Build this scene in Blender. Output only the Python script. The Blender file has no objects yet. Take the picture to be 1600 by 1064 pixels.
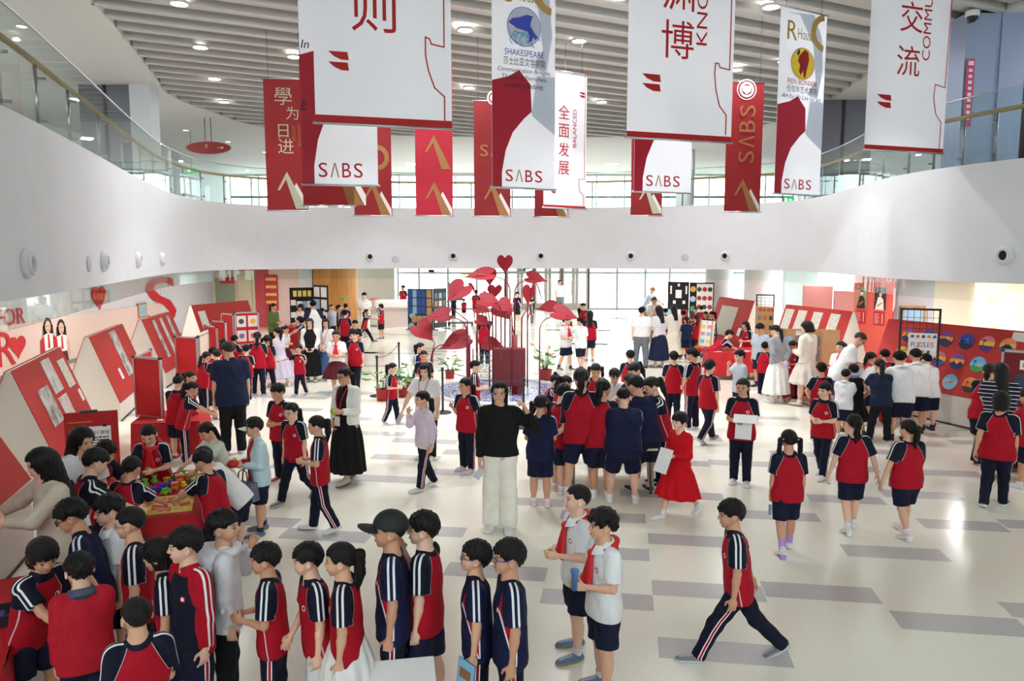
import bpy, math, random
import numpy as np
from mathutils import Vector, Matrix
random.seed(7); rng = np.random.default_rng(7)
sc = bpy.context.scene
COL = sc.collection
R = math.radians
# ------------------------------------------------------------------ camera
CAMZ, FPX, PITCH = 3.1, 1190.0, R(6.47)
cam = bpy.data.cameras.new('camera'); camo = bpy.data.objects.new('camera', cam); COL.objects.link(camo)
camo.location = (0, 0, CAMZ); camo.rotation_euler = (R(90) - PITCH, 0, 0)
cam.sensor_width = 36; cam.lens = FPX / 1600 * 36; cam.clip_end = 300
sc.camera = camo
# ------------------------------------------------------------------ daylight outside, exposure
w = bpy.data.worlds.new('world'); sc.world = w; w.use_nodes = True
wb = w.node_tree.nodes['Background']; wb.inputs[0].default_value = (0.90, 0.96, 1, 1); wb.inputs[1].default_value = 8.5
sc.view_settings.view_transform = 'Standard'; sc.view_settings.look = 'None'
sc.view_settings.exposure = 0.16; sc.view_settings.gamma = 1; sc.view_settings.use_curve_mapping = False
cy = sc.cycles
cy.max_bounces = 7; cy.diffuse_bounces = 4; cy.glossy_bounces = 3; cy.transparent_max_bounces = 12; cy.transmission_bounces = 4
cy.sample_clamp_indirect = 6; cy.use_denoising = True
def area_light(name, loc, size, energy, col=(1, .95, .88), rot=(0, 0, 0), size_y=None):
    l = bpy.data.lights.new(name, 'AREA'); l.energy = energy; l.color = col; l.size = size
    if size_y: l.shape = 'RECTANGLE'; l.size_y = size_y
    o = bpy.data.objects.new(name, l); o.location = loc; o.rotation_euler = rot; COL.objects.link(o); return o
LIGHT_E, SOFT_E, AISLE_E, UPPER_E = 330.0, 42.0, 48.0, 100.0  # recessed downlight: beam and soft glow / added fill panel under the balcony / added fill panel upstairs (built with their fittings below)
# ------------------------------------------------------------------ from a picture point to a place
_fw = np.array([0, math.cos(PITCH), -math.sin(PITCH)]); _up = np.array([0, math.sin(PITCH), math.cos(PITCH)])
def ray(px, py): return _fw + np.array([1., 0, 0]) * ((px - 800) / FPX) - _up * ((py - 532) / FPX)
def G(px, py, z=0.0):
    d = ray(px, py); t = (z - CAMZ) / d[2]; return Vector((d[0] * t, d[1] * t, z))
def AT(px, py, D):
    d = ray(px, py); t = D / d[1]; return Vector((d[0] * t, D, CAMZ + d[2] * t))
# ------------------------------------------------------------------ materials
class X:                                   # a socket with arithmetic
    def __init__(s, nt, k): s.nt, s.k = nt, k
    def op(s, o, b=None, c=None):
        n = s.nt.nodes.new('ShaderNodeMath'); n.operation = o
        for i, v in enumerate((s, b, c)):
            if v is None: continue
            if isinstance(v, X): s.nt.links.new(v.k, n.inputs[i])
            else: n.inputs[i].default_value = v
        return X(s.nt, n.outputs[0])
    def __add__(s, b): return s.op('ADD', b)
    def __sub__(s, b): return s.op('SUBTRACT', b)
    def __mul__(s, b): return s.op('MULTIPLY', b)
    def __gt__(s, b): return s.op('GREATER_THAN', b)
    def __lt__(s, b): return s.op('LESS_THAN', b)
    def abs(s): return s.op('ABSOLUTE')
    def max(s, b): return s.op('MAXIMUM', b)
    def mod(s, b): return s.op('FLOORED_MODULO', b)
class Mat:
    def __init__(s, name, base=(.8, .8, .8), rough=.6, metal=0, **kw):
        s.m = bpy.data.materials.new(name); s.m.use_nodes = True; s.nt = s.m.node_tree
        s.b = s.nt.nodes['Principled BSDF']
        s.b.inputs['Base Color'].default_value = (*base, 1); s.b.inputs['Roughness'].default_value = rough
        s.b.inputs['Metallic'].default_value = metal
        for k, v in kw.items(): s.b.inputs[k.replace('_', ' ')].default_value = v
        s.col = None
    def attr(s, name):
        n = s.nt.nodes.new('ShaderNodeAttribute'); n.attribute_name = name
        q = s.nt.nodes.new('ShaderNodeSeparateXYZ'); s.nt.links.new(n.outputs['Vector'], q.inputs[0])
        return [X(s.nt, o) for o in q.outputs]
    def coord(s, kind='Object'):
        n = s.nt.nodes.new('ShaderNodeTexCoord'); q = s.nt.nodes.new('ShaderNodeSeparateXYZ')
        s.nt.links.new(n.outputs[kind], q.inputs[0]); return [X(s.nt, o) for o in q.outputs]
    def over(s, fac, col):
        n = s.nt.nodes.new('ShaderNodeMix'); n.data_type = 'RGBA'; ins = n.inputs
        if isinstance(fac, X): s.nt.links.new(fac.k, ins[0])
        else: ins[0].default_value = fac
        if s.col is None: ins[6].default_value = s.b.inputs['Base Color'].default_value
        else: s.nt.links.new(s.col, ins[6])
        if isinstance(col, tuple): ins[7].default_value = (*col, 1)
        else: s.nt.links.new(col, ins[7])
        s.col = n.outputs[2]; s.nt.links.new(s.col, s.b.inputs['Base Color']); return s
    def noise(s, scale, detail=3, kind='Object', stretch=None):
        n = s.nt.nodes.new('ShaderNodeTexNoise'); n.inputs['Scale'].default_value = scale; n.inputs['Detail'].default_value = detail
        t = s.nt.nodes.new('ShaderNodeTexCoord'); k = t.outputs[kind]
        if stretch:
            mp = s.nt.nodes.new('ShaderNodeMapping'); mp.inputs['Scale'].default_value = stretch
            s.nt.links.new(k, mp.inputs[0]); k = mp.outputs[0]
        s.nt.links.new(k, n.inputs['Vector']); return n
    def bump(s, scale, strength=.3, dist=.01, detail=3, stretch=None):
        n = s.noise(scale, detail, stretch=stretch); b = s.nt.nodes.new('ShaderNodeBump')
        b.inputs['Strength'].default_value = strength; b.inputs['Distance'].default_value = dist
        s.nt.links.new(n.outputs[0], b.inputs['Height']); s.nt.links.new(b.outputs[0], s.b.inputs['Normal']); return s
    def mottle(s, scale, col, lo=.4, hi=.7, amt=1.0, stretch=None):
        n = s.noise(scale, 4, stretch=stretch); r = s.nt.nodes.new('ShaderNodeMapRange')
        r.inputs[1].default_value = lo; r.inputs[2].default_value = hi; r.inputs[4].default_value = amt
        s.nt.links.new(n.outputs[0], r.inputs[0]); return s.over(X(s.nt, r.outputs[0]), col)
_M = {}
def flat(name, col, rough=.6, metal=0, **kw):
    if name not in _M: _M[name] = Mat(name, col, rough, metal, **kw).m
    return _M[name]
def srgb(r, g, b):
    f = lambda c: (c / 255 / 12.92) if c <= 10 else ((c / 255 + .055) / 1.055) ** 2.4
    return (f(r), f(g), f(b))
def glow(name, col, strength):
    if name not in _M:
        q = Mat(name, col, .5); q.b.inputs['Emission Color'].default_value = (*col, 1); q.b.inputs['Emission Strength'].default_value = strength; _M[name] = q.m
    return _M[name]
def glassmat(name, tint, refl=.08):
    if name in _M: return _M[name]
    m = bpy.data.materials.new(name); m.use_nodes = True; nt = m.node_tree; nt.nodes.remove(nt.nodes['Principled BSDF'])
    t = nt.nodes.new('ShaderNodeBsdfTransparent'); t.inputs[0].default_value = (*tint, 1)
    g = nt.nodes.new('ShaderNodeBsdfGlossy'); g.inputs['Roughness'].default_value = .02
    f = nt.nodes.new('ShaderNodeFresnel'); f.inputs[0].default_value = 1.25
    mx = nt.nodes.new('ShaderNodeMixShader'); nt.links.new(f.outputs[0], mx.inputs[0])
    nt.links.new(t.outputs[0], mx.inputs[1]); nt.links.new(g.outputs[0], mx.inputs[2])
    nt.links.new(mx.outputs[0], nt.nodes['Material Output'].inputs[0]); _M[name] = m; return m
# ------------------------------------------------------------------ mesh helpers
def mesh_np(name, V, Q, mats, attrs=None, matidx=None, smooth=True, tri=None):
    me = bpy.data.meshes.new(name); n = len(V); k = Q.shape[1]
    me.vertices.add(n); me.vertices.foreach_set('co', np.ascontiguousarray(V, np.float32).ravel())
    me.loops.add(Q.size); me.loops.foreach_set('vertex_index', Q.astype(np.int32).ravel())
    me.polygons.add(len(Q)); me.polygons.foreach_set('loop_start', np.arange(0, Q.size, k, dtype=np.int32))
    me.polygons.foreach_set('use_smooth', np.full(len(Q), smooth))
    for m in mats: me.materials.append(m)
    if matidx is not None: me.polygons.foreach_set('material_index', np.asarray(matidx, np.int32))
    for a, arr in (attrs or {}).items():
        at = me.attributes.new(a, 'FLOAT_VECTOR', 'POINT'); at.data.foreach_set('vector', np.ascontiguousarray(arr, np.float32).ravel())
    me.update(calc_edges=True); me.validate(); return me
def link(name, me, parent=None, mat4=None):
    o = bpy.data.objects.new(name, me); COL.objects.link(o)
    if parent is not None: o.parent = parent
    if mat4 is not None: o.matrix_local = mat4
    return o
def tag(o, label, cat, group=None, kind=None):
    if label: o['label'] = label
    if cat: o['category'] = cat
    if group: o['group'] = group
    if kind: o['kind'] = kind
    return o
def empty(name, loc, rz=0, label=None, cat=None, group=None):
    o = bpy.data.objects.new(name, None); COL.objects.link(o); o.location = loc; o.rotation_euler = (0, 0, rz); o.empty_display_size = .2
    return tag(o, label, cat, group)
class MB:                                  # collects polygons into ONE mesh
    def __init__(s): s.v, s.f, s.mi, s.sm = [], [], [], []
    def poly(s, pts, mi=0, sm=False):
        k = len(s.v); s.v += [tuple(p) for p in pts]; s.f.append(tuple(range(k, k + len(pts)))); s.mi.append(mi); s.sm.append(sm); return s
    def box(s, x0, y0, z0, x1, y1, z1, mi=0, M=None):
        c = [(x, y, z) for x in (x0, x1) for y in (y0, y1) for z in (z0, z1)]
        if M is not None: c = [tuple(M @ Vector(p)) for p in c]
        k = len(s.v); s.v += c
        for f in ((0, 1, 3, 2), (4, 6, 7, 5), (0, 4, 5, 1), (2, 3, 7, 6), (0, 2, 6, 4), (1, 5, 7, 3)): s.f.append(tuple(k + i for i in f)); s.mi.append(mi); s.sm.append(False)
        return s
    def prism(s, pts, z0, z1, mi=0, M=None):          # closed outline in x,y from z0 to z1
        n = len(pts); a = sum(pts[i][0] * pts[(i + 1) % n][1] - pts[(i + 1) % n][0] * pts[i][1] for i in range(n))
        if a < 0: pts = pts[::-1]
        c = [(p[0], p[1], z0) for p in pts] + [(p[0], p[1], z1) for p in pts]
        if M is not None: c = [tuple(M @ Vector(p)) for p in c]
        k = len(s.v); s.v += c
        s.f.append(tuple(k + i for i in range(n))[::-1]); s.f.append(tuple(k + n + i for i in range(n)))
        for i in range(n): j = (i + 1) % n; s.f.append((k + i, k + j, k + n + j, k + n + i))
        s.mi += [mi] * (n + 2); s.sm += [False] * (n + 2); return s
    def tube(s, pts, r, n=10, mi=0, cap=True):         # r a number or one per point
        pts = [Vector(p) for p in pts]; rr = r if hasattr(r, '__len__') else [r] * len(pts); k = len(s.v); N = None
        for i, p in enumerate(pts):
            d = (pts[min(i + 1, len(pts) - 1)] - pts[max(i - 1, 0)]).normalized()
            if N is None: N = d.orthogonal().normalized()
            else: N = (N - d * N.dot(d)).normalized()
            B = d.cross(N)
            for j in range(n):
                a = 2 * math.pi * j / n; s.v.append(tuple(p + (N * math.cos(a) + B * math.sin(a)) * rr[i]))
        for i in range(len(pts) - 1):
            for j in range(n):
                a, b = k + i * n + j, k + i * n + (j + 1) % n; s.f.append((a, b, b + n, a + n)); s.mi.append(mi); s.sm.append(True)
        if cap:
            s.f.append(tuple(k + j for j in range(n))[::-1]); s.f.append(tuple(k + (len(pts) - 1) * n + j for j in range(n))); s.mi += [mi] * 2; s.sm += [False] * 2
        return s
    def lathe(s, prof, c=(0, 0, 0), n=24, mi=0, M=None):  # prof: (radius, z)
        k = len(s.v)
        for r, z in prof:
            for j in range(n):
                a = 2 * math.pi * j / n; p = Vector((c[0] + r * math.cos(a), c[1] + r * math.sin(a), c[2] + z)); s.v.append(tuple(M @ p if M is not None else p))
        for i in range(len(prof) - 1):
            for j in range(n):
                a, b = k + i * n + j, k + i * n + (j + 1) % n; s.f.append((a, b, b + n, a + n)); s.mi.append(mi); s.sm.append(True)
        return s
    def grid(s, fn, nu, nv, mi=0, sm=True):
        k = len(s.v); s.v += [tuple(fn(i / nu, j / nv)) for i in range(nu + 1) for j in range(nv + 1)]
        for i in range(nu):
            for j in range(nv): a = k + i * (nv + 1) + j; s.f.append((a, a + nv + 1, a + nv + 2, a + 1)); s.mi.append(mi); s.sm.append(sm)
        return s
    def build(s, name, mats, parent=None, loc=None, M=None):
        me = bpy.data.meshes.new(name); me.from_pydata(s.v, [], s.f)
        for m in (mats if isinstance(mats, (list, tuple)) else [mats]): me.materials.append(m)
        me.polygons.foreach_set('material_index', s.mi); me.polygons.foreach_set('use_smooth', s.sm); me.update()
        o = link(name, me, parent)
        if loc is not None: o.location = loc
        if M is not None: o.matrix_local = M
        return o
def bevel(o, w=.01, seg=2):
    m = o.modifiers.new('bevel', 'BEVEL'); m.width = w; m.segments = seg; m.limit_method = 'ANGLE'; return o
_GL = {}
def glyphs(txt):                           # built-in lettering as flat polygons, unit size
    if txt not in _GL:
        c = bpy.data.curves.new('lettering', 'FONT'); c.body = txt; c.resolution_u = 3
        o = bpy.data.objects.new('lettering', c); COL.objects.link(o); dg = bpy.context.evaluated_depsgraph_get(); dg.update()
        me = bpy.data.meshes.new_from_object(o.evaluated_get(dg))
        v = [tuple(p.co) for p in me.vertices]; f = [tuple(p.vertices) for p in me.polygons]
        bpy.data.objects.remove(o); bpy.data.meshes.remove(me); bpy.data.curves.remove(c)
        xs = [p[0] for p in v]; ys = [p[1] for p in v]; _GL[txt] = (v, f, min(xs), max(xs), min(ys), max(ys))
    return _GL[txt]
def text_on(mb, txt, put, cx, cz, height, mi, width=None, rot=0, italic=0):
    """lettering centred at cx,cz of a sheet; put(u,w) makes the 3-D point"""
    v, f, x0, x1, y0, y1 = glyphs(txt); s = height / (y1 - y0); sx = s if width is None else width / (x1 - x0); k = len(mb.v)
    ca, sa = math.cos(R(rot)), math.sin(R(rot))
    for p in v:
        a, b = (p[0] - (x0 + x1) / 2) * sx, (p[1] - (y0 + y1) / 2) * s; a += b * italic
        mb.v.append(tuple(put(cx + a * ca - b * sa, cz + a * sa + b * ca)))
    for q in f: mb.f.append(tuple(k + i for i in q)); mb.mi.append(mi); mb.sm.append(False)
# ------------------------------------------------------------------ smooth solids sampled on a grid
def snet(f, lo, hi, h):
    lo = np.array(lo, np.float32) - 2 * h; hi = np.array(hi, np.float32) + 2 * h; B = 4
    nb = np.ceil((hi - lo) / (h * B)).astype(int) + 1; n = nb * B
    ax = [lo[i] + (np.arange(nb[i]) * B + (B - 1) / 2) * h for i in range(3)]
    C = np.stack(np.meshgrid(*ax, indexing='ij'), -1).reshape(-1, 3).astype(np.float32)
    d = f(C); act = np.abs(d) < h * B * 1.3 + h
    V = np.repeat(np.repeat(np.repeat(np.sign(d).reshape(nb), B, 0), B, 1), B, 2).astype(np.float32)
    off = (np.stack(np.meshgrid(*[np.arange(B)] * 3, indexing='ij'), -1).reshape(-1, 3) - (B - 1) / 2) * h
    ia = np.nonzero(act)[0]
    pts = (C[ia][:, None, :] + off[None].astype(np.float32)).reshape(-1, 3)
    val = f(pts).astype(np.float32)
    bi = np.stack(np.unravel_index(ia, nb), -1)
    o3 = np.stack(np.meshgrid(*[np.arange(B)] * 3, indexing='ij'), -1).reshape(-1, 3)
    gi = (bi[:, None, :] * B + o3[None]).reshape(-1, 3); V[gi[:, 0], gi[:, 1], gi[:, 2]] = val
    S = V < 0
    cnt = np.zeros(n - 1, np.int8)
    for a in (0, 1):
        for b in (0, 1):
            for c in (0, 1): cnt += S[a:n[0] - 1 + a, b:n[1] - 1 + b, c:n[2] - 1 + c]
    ci = np.argwhere((cnt > 0) & (cnt < 8)); idx = np.full(n - 1, -1, np.int64); idx[tuple(ci.T)] = np.arange(len(ci))
    acc = np.zeros((len(ci), 3), np.float32); num = np.zeros(len(ci), np.float32)
    K = [(a, b, c) for a in (0, 1) for b in (0, 1) for c in (0, 1)]
    cv = {k: V[ci[:, 0] + k[0], ci[:, 1] + k[1], ci[:, 2] + k[2]] for k in K}
    for k in K:
        for axn in range(3):
            if k[axn]: continue
            k2 = list(k); k2[axn] = 1; a, b = cv[k], cv[tuple(k2)]; m = (a < 0) != (b < 0)
            t = np.where(m, a / np.where(m, a - b, 1), 0); p = np.tile(np.array(k, np.float32), (len(ci), 1)); p[:, axn] += t
            acc += p * m[:, None]; num += m
    verts = lo + (ci + acc / num[:, None]) * h
    quads = []
    for axn in range(3):
        u, v = (axn + 1) % 3, (axn + 2) % 3
        s0 = [slice(None)] * 3; s1 = [slice(None)] * 3; s0[axn] = slice(0, -1); s1[axn] = slice(1, None)
        A, Bq = S[tuple(s0)], S[tuple(s1)]; e = np.argwhere(A != Bq)
        e = e[(e[:, u] > 0) & (e[:, v] > 0) & (e[:, u] < n[u] - 1) & (e[:, v] < n[v] - 1)]
        if not len(e): continue
        fl = A[tuple(e.T)]; c = []
        for du, dv in ((-1, -1), (0, -1), (0, 0), (-1, 0)):
            q = e.copy(); q[:, u] += du; q[:, v] += dv; c.append(idx[tuple(q.T)])
        c = np.stack(c, -1); c[~fl] = c[~fl][:, ::-1]; quads.append(c)
    return verts, np.concatenate(quads)
def cap(p, a, b, ra, rb):
    a = np.asarray(a, np.float32); ba = np.asarray(b, np.float32) - a; pa = p - a
    t = np.clip(pa @ ba / max(float(ba @ ba), 1e-9), 0, 1)
    return np.sqrt(((pa - t[:, None] * ba) ** 2).sum(1)) - (ra + (rb - ra) * t)
def ell(p, c, r):
    q = (p - np.asarray(c, np.float32)); r = np.asarray(r, np.float32)
    k0 = np.sqrt(((q / r) ** 2).sum(1)); k1 = np.sqrt(((q / r ** 2) ** 2).sum(1)) + 1e-9; return k0 * (k0 - 1) / k1
def smin(a, b, k):
    h = np.maximum(k - np.abs(a - b), 0) / k; return np.minimum(a, b) - h * h * k * .25
def smax(a, b, k): return -smin(-a, -b, k)
# ================================================================== people
NAVY, RED, WHT = srgb(20, 23, 42), srgb(172, 14, 36), srgb(236, 236, 238)
def skin_mat(name, c):
    q = Mat(name, c, .55, Subsurface_Weight=.0); x, y, z = q.attr('hp')
    front = y < -.12; xa = x.abs()
    def disc(cx, cz, rx, rz): return (((xa - cx) * (1 / rx)).op('POWER', 2.) + ((z - cz) * (1 / rz)).op('POWER', 2.)) < 1.
    q.over(disc(0, .205, .10, .034) * front, tuple(a * b for a, b in zip(c, (.82, .5, .5))))
    q.over(disc(.155, .452, .070, .026) * front, (.75, .72, .7))
    q.over(disc(.155, .455, .040, .042) * disc(.155, .452, .078, .037) * front, (.012, .008, .006))
    q.over(disc(.158, .482, .092, .014) * front, (.03, .018, .014))
    q.over(disc(.165, .560, .10, .015) * front, (.03, .02, .016))
    q.over(disc(.045, .325, .02, .014) * (y < -.36), tuple(a * .4 for a in c))
    return q.m
SKIN = [skin_mat('skin', srgb(*c)) for c in ((222, 170, 140), (208, 152, 122), (232, 186, 160))]
def hair_mat(name, c):
    q = Mat(name, c, .45); q.b.inputs['Specular IOR Level'].default_value = .22
    q.bump(30, .5, .02, stretch=(1, 1, .15)); return q.m
HAIRM = {'black': hair_mat('black_hair', (.008, .0065, .0065)), 'brown': hair_mat('brown_hair', (.045, .022, .012)), 'blond': hair_mat('blond_hair', (.25, .15, .07))}
def fabric(name, body, sleeve=None, stripes=False, panel=None, collar=None, badge=None, piping=False, buttons=False, shine=.75, hoops=None, vest=None):
    if name in _M: return _M[name]
    q = Mat(name, body, shine); q.b.inputs['Specular IOR Level'].default_value = .2; sl, st, so = q.attr('pa'); xt, yt, zt = q.attr('pb'); xa = xt.abs()
    q.mottle(9, tuple(min(1, c * .86) for c in body), .35, .75, .6)
    if hoops: q.over(zt.mod(.034) < .006, hoops)
    if vest: q.over((xa < .06) * (sl < 0.) * (yt < -.02), vest)
    if panel:
        pn = ((yt + .012 + (zt - .1) * .12).abs() < (zt + .02) * .14) * (zt > -.02) * (sl < .0) * (xa > .06)
        q.over(((yt + .012 + (zt - .1) * .12).abs() < (zt + .02) * .14 + .007) * (zt > -.02) * (sl < 0.) * (xa > .06), WHT); q.over(pn, panel)
    if piping:
        q.over((((yt + .02 + (zt - .1) * .1).abs() - .002) < .0012) * (sl < -.004) * (xa > .06), (.6, .55, .58))
        q.over((sl.abs() < .0028), (.6, .55, .58))
    if sleeve: q.over(sl > 0., sleeve)
    if stripes: q.over((sl > -.004) * (so > 0.) * (((st.abs() - .0125).abs()) < .0052), WHT)
    if buttons: q.over((xa < .0035) * (yt < 0.), tuple(c * .8 for c in body))
    if collar: q.over(((xa * xa + (yt + .005) * (yt + .005)).op('SQRT') < .062) * (zt > .318), collar)
    if badge:
        q.over((((xt - .056) * (xt - .056) + (zt - .225) * (zt - .225)).op('SQRT') < .0150) * (yt < 0.), badge[0])
        q.over((((xt - .056) * (xt - .056) + (zt - .225) * (zt - .225)).op('SQRT') < .0095) * (yt < 0.), badge[1])
    q.bump(14, .55, .03, 3, stretch=(1, 1, .6)); _M[name] = q.m; return q.m
def legfab(name, col, stripe=None, edge=None):
    if name in _M: return _M[name]
    q = Mat(name, col, .8); q.b.inputs['Specular IOR Level'].default_value = .2; st, so, _ = q.attr('pa'); q.mottle(8, tuple(c * .8 for c in col), .35, .7, .5)
    if edge: q.over((so > 0.) * (st.abs() < .0125), edge)
    if stripe: q.over((so > 0.) * (st.abs() < .0065), stripe)
    q.bump(10, .5, .03, 3, stretch=(1, 1, .5)); _M[name] = q.m; return q.m
TOPS = {
    'red': lambda: fabric('red_sports_jersey', RED, NAVY, True, None, NAVY, (WHT, RED), True),
    'navy': lambda: fabric('navy_sports_jersey', srgb(22, 28, 62), None, True, RED, NAVY, (RED, WHT), False),
    'trackjacket': lambda: fabric('navy_track_jacket', NAVY, RED, True, None, RED, (RED, WHT), False),
    'redsweat': lambda: fabric('red_sweatshirt', srgb(178, 24, 42), None, False, None, srgb(60, 60, 80)),
    'white': lambda: fabric('white_uniform_shirt', srgb(234, 234, 236), badge=(srgb(190, 40, 50), WHT), buttons=True),
    'plainwhite': lambda: fabric('white_cotton_top', srgb(232, 231, 230)),
    'hoodie': lambda: fabric('white_hooded_jacket', srgb(226, 222, 228)),
    'lilac': lambda: fabric('lilac_jacket', srgb(222, 204, 220), buttons=True),
    'lightblue': lambda: fabric('pale_blue_jacket', srgb(196, 220, 228), vest=RED),
    'beige': lambda: fabric('beige_sweater', srgb(205, 192, 174)),
    'navytee': lambda: fabric('navy_tee', srgb(28, 38, 64)),
    'greytee': lambda: fabric('grey_tee', srgb(176, 186, 198)),
    'greyknit': lambda: fabric('grey_cardigan', srgb(150, 152, 156)),
    'green': lambda: fabric('green_cardigan', srgb(92, 112, 58)),
    'black': lambda: fabric('black_blouse', srgb(20, 20, 22)),
    'blacklace': lambda: fabric('black_dress', srgb(18, 18, 20)),
    'cream': lambda: fabric('cream_jacket', srgb(236, 226, 210)),
    'whitejacket': lambda: fabric('white_blazer', srgb(240, 238, 232), vest=srgb(30, 24, 26)),
    'vestdress': lambda: fabric('black_vest_over_white_sleeves', srgb(24, 24, 26), srgb(232, 228, 224)),
    'raglanwhite': lambda: fabric('white_tee_navy_sleeves', srgb(236, 236, 236), srgb(28, 34, 60)),
    'stripe': lambda: fabric('navy_striped_top', srgb(26, 30, 50), hoops=WHT),
    'palestripe': lambda: fabric('pale_striped_tee', srgb(214, 214, 216), hoops=srgb(180, 180, 190)),
    'floral': lambda: fabric('floral_dress', srgb(206, 198, 214)),
    'reddress': lambda: fabric('red_dance_dress', srgb(204, 14, 30)),
    'palegreen': lambda: fabric('pale_green_dress', srgb(206, 214, 196)),
    'redcardigan': lambda: fabric('red_cardigan_over_white', srgb(190, 24, 36), vest=WHT),
    'shoulderline': lambda: fabric('white_tee_black_shoulder', srgb(238, 238, 238), stripes=False),
}
BOTS = {
    'T': lambda: legfab('navy_track_trousers', srgb(22, 24, 44), RED, WHT),
    'S': lambda: legfab('navy_shorts', srgb(24, 28, 52)),
    'SS': lambda: legfab('navy_striped_shorts', srgb(24, 28, 56), RED, WHT),
    'black': lambda: legfab('black_trousers', srgb(24, 24, 28)),
    'jeans': lambda: legfab('blue_jeans', srgb(44, 62, 98)),
    'cream': lambda: legfab('cream_trousers', srgb(242, 236, 222)),
    'grey': lambda: legfab('grey_trousers', srgb(110, 114, 122)),
    'whiteS': lambda: legfab('white_shorts', srgb(226, 222, 222)),
    'navyK': lambda: legfab('navy_skirt', srgb(26, 32, 60)),
    'blackK': lambda: legfab('black_skirt', srgb(22, 22, 24)),
    'whiteK': lambda: legfab('white_skirt', srgb(236, 234, 230)),
    'jeanK': lambda: legfab('denim_skirt', srgb(66, 96, 140)),
    'tartanK': lambda: legfab('tartan_skirt', srgb(84, 24, 34)),
    'floralK': lambda: legfab('floral_skirt', srgb(214, 200, 190)),
    'lilacK': lambda: legfab('floral_skirt_lilac', srgb(200, 192, 212)),
    'redK': lambda: legfab('red_flared_skirt', srgb(208, 14, 30)),
    'greenK': lambda: legfab('pale_green_skirt', srgb(206, 214, 196)),
    'creamK': lambda: legfab('cream_skirt', srgb(236, 228, 206)),
}
# ------------------------------------------------------------------ head, hair, hand, shoe shapes
def head_sdf(p, kid):
    q = p.copy(); q[:, 0] = np.abs(q[:, 0]); W = .365 if kid else .335
    d = ell(q, (0, .05, .60), (W, .43, .40))
    d = smin(d, ell(q, (0, -.10, .36), (W - .075, .28, .33)), .12)
    d = smin(d, cap(q, (0, -.26, .085), (.05, -.25, .09), .085, .08), .10)
    d = smin(d, ell(q, (.15, -.20, .31), (.13, .14, .15)), .08)
    d = smin(d, cap(q, (.05, -.345, .545), (.2, -.28, .55), .05, .05), .05)
    d = smax(d, -ell(q, (.155, -.44, .455), (.09, .09, .055)), .06)
    d = smin(d, ell(q, (.150, -.292, .452), (.075, .075, .06)), .02)
    d = smin(d, cap(q, (0, -.355, .50), (0, -.425, .365), .035, .052), .045)
    d = smin(d, ell(q, (.05, -.375, .345), (.04, .05, .035)), .03)
    d = smin(d, ell(q, (0, -.365, .222), (.095, .045, .022)), .025); d = smin(d, ell(q, (0, -.36, .182), (.08, .045, .024)), .025)
    e = ell(q, (W + .02, .06, .43), (.045, .10, .13)); e = smax(e, -ell(q, (W + .05, .045, .44), (.03, .055, .08)), .02)
    d = smin(d, e, .03)
    return smin(d, cap(q, (0, .05, .22), (0, .07, -.12), .185, .18), .10)
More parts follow.
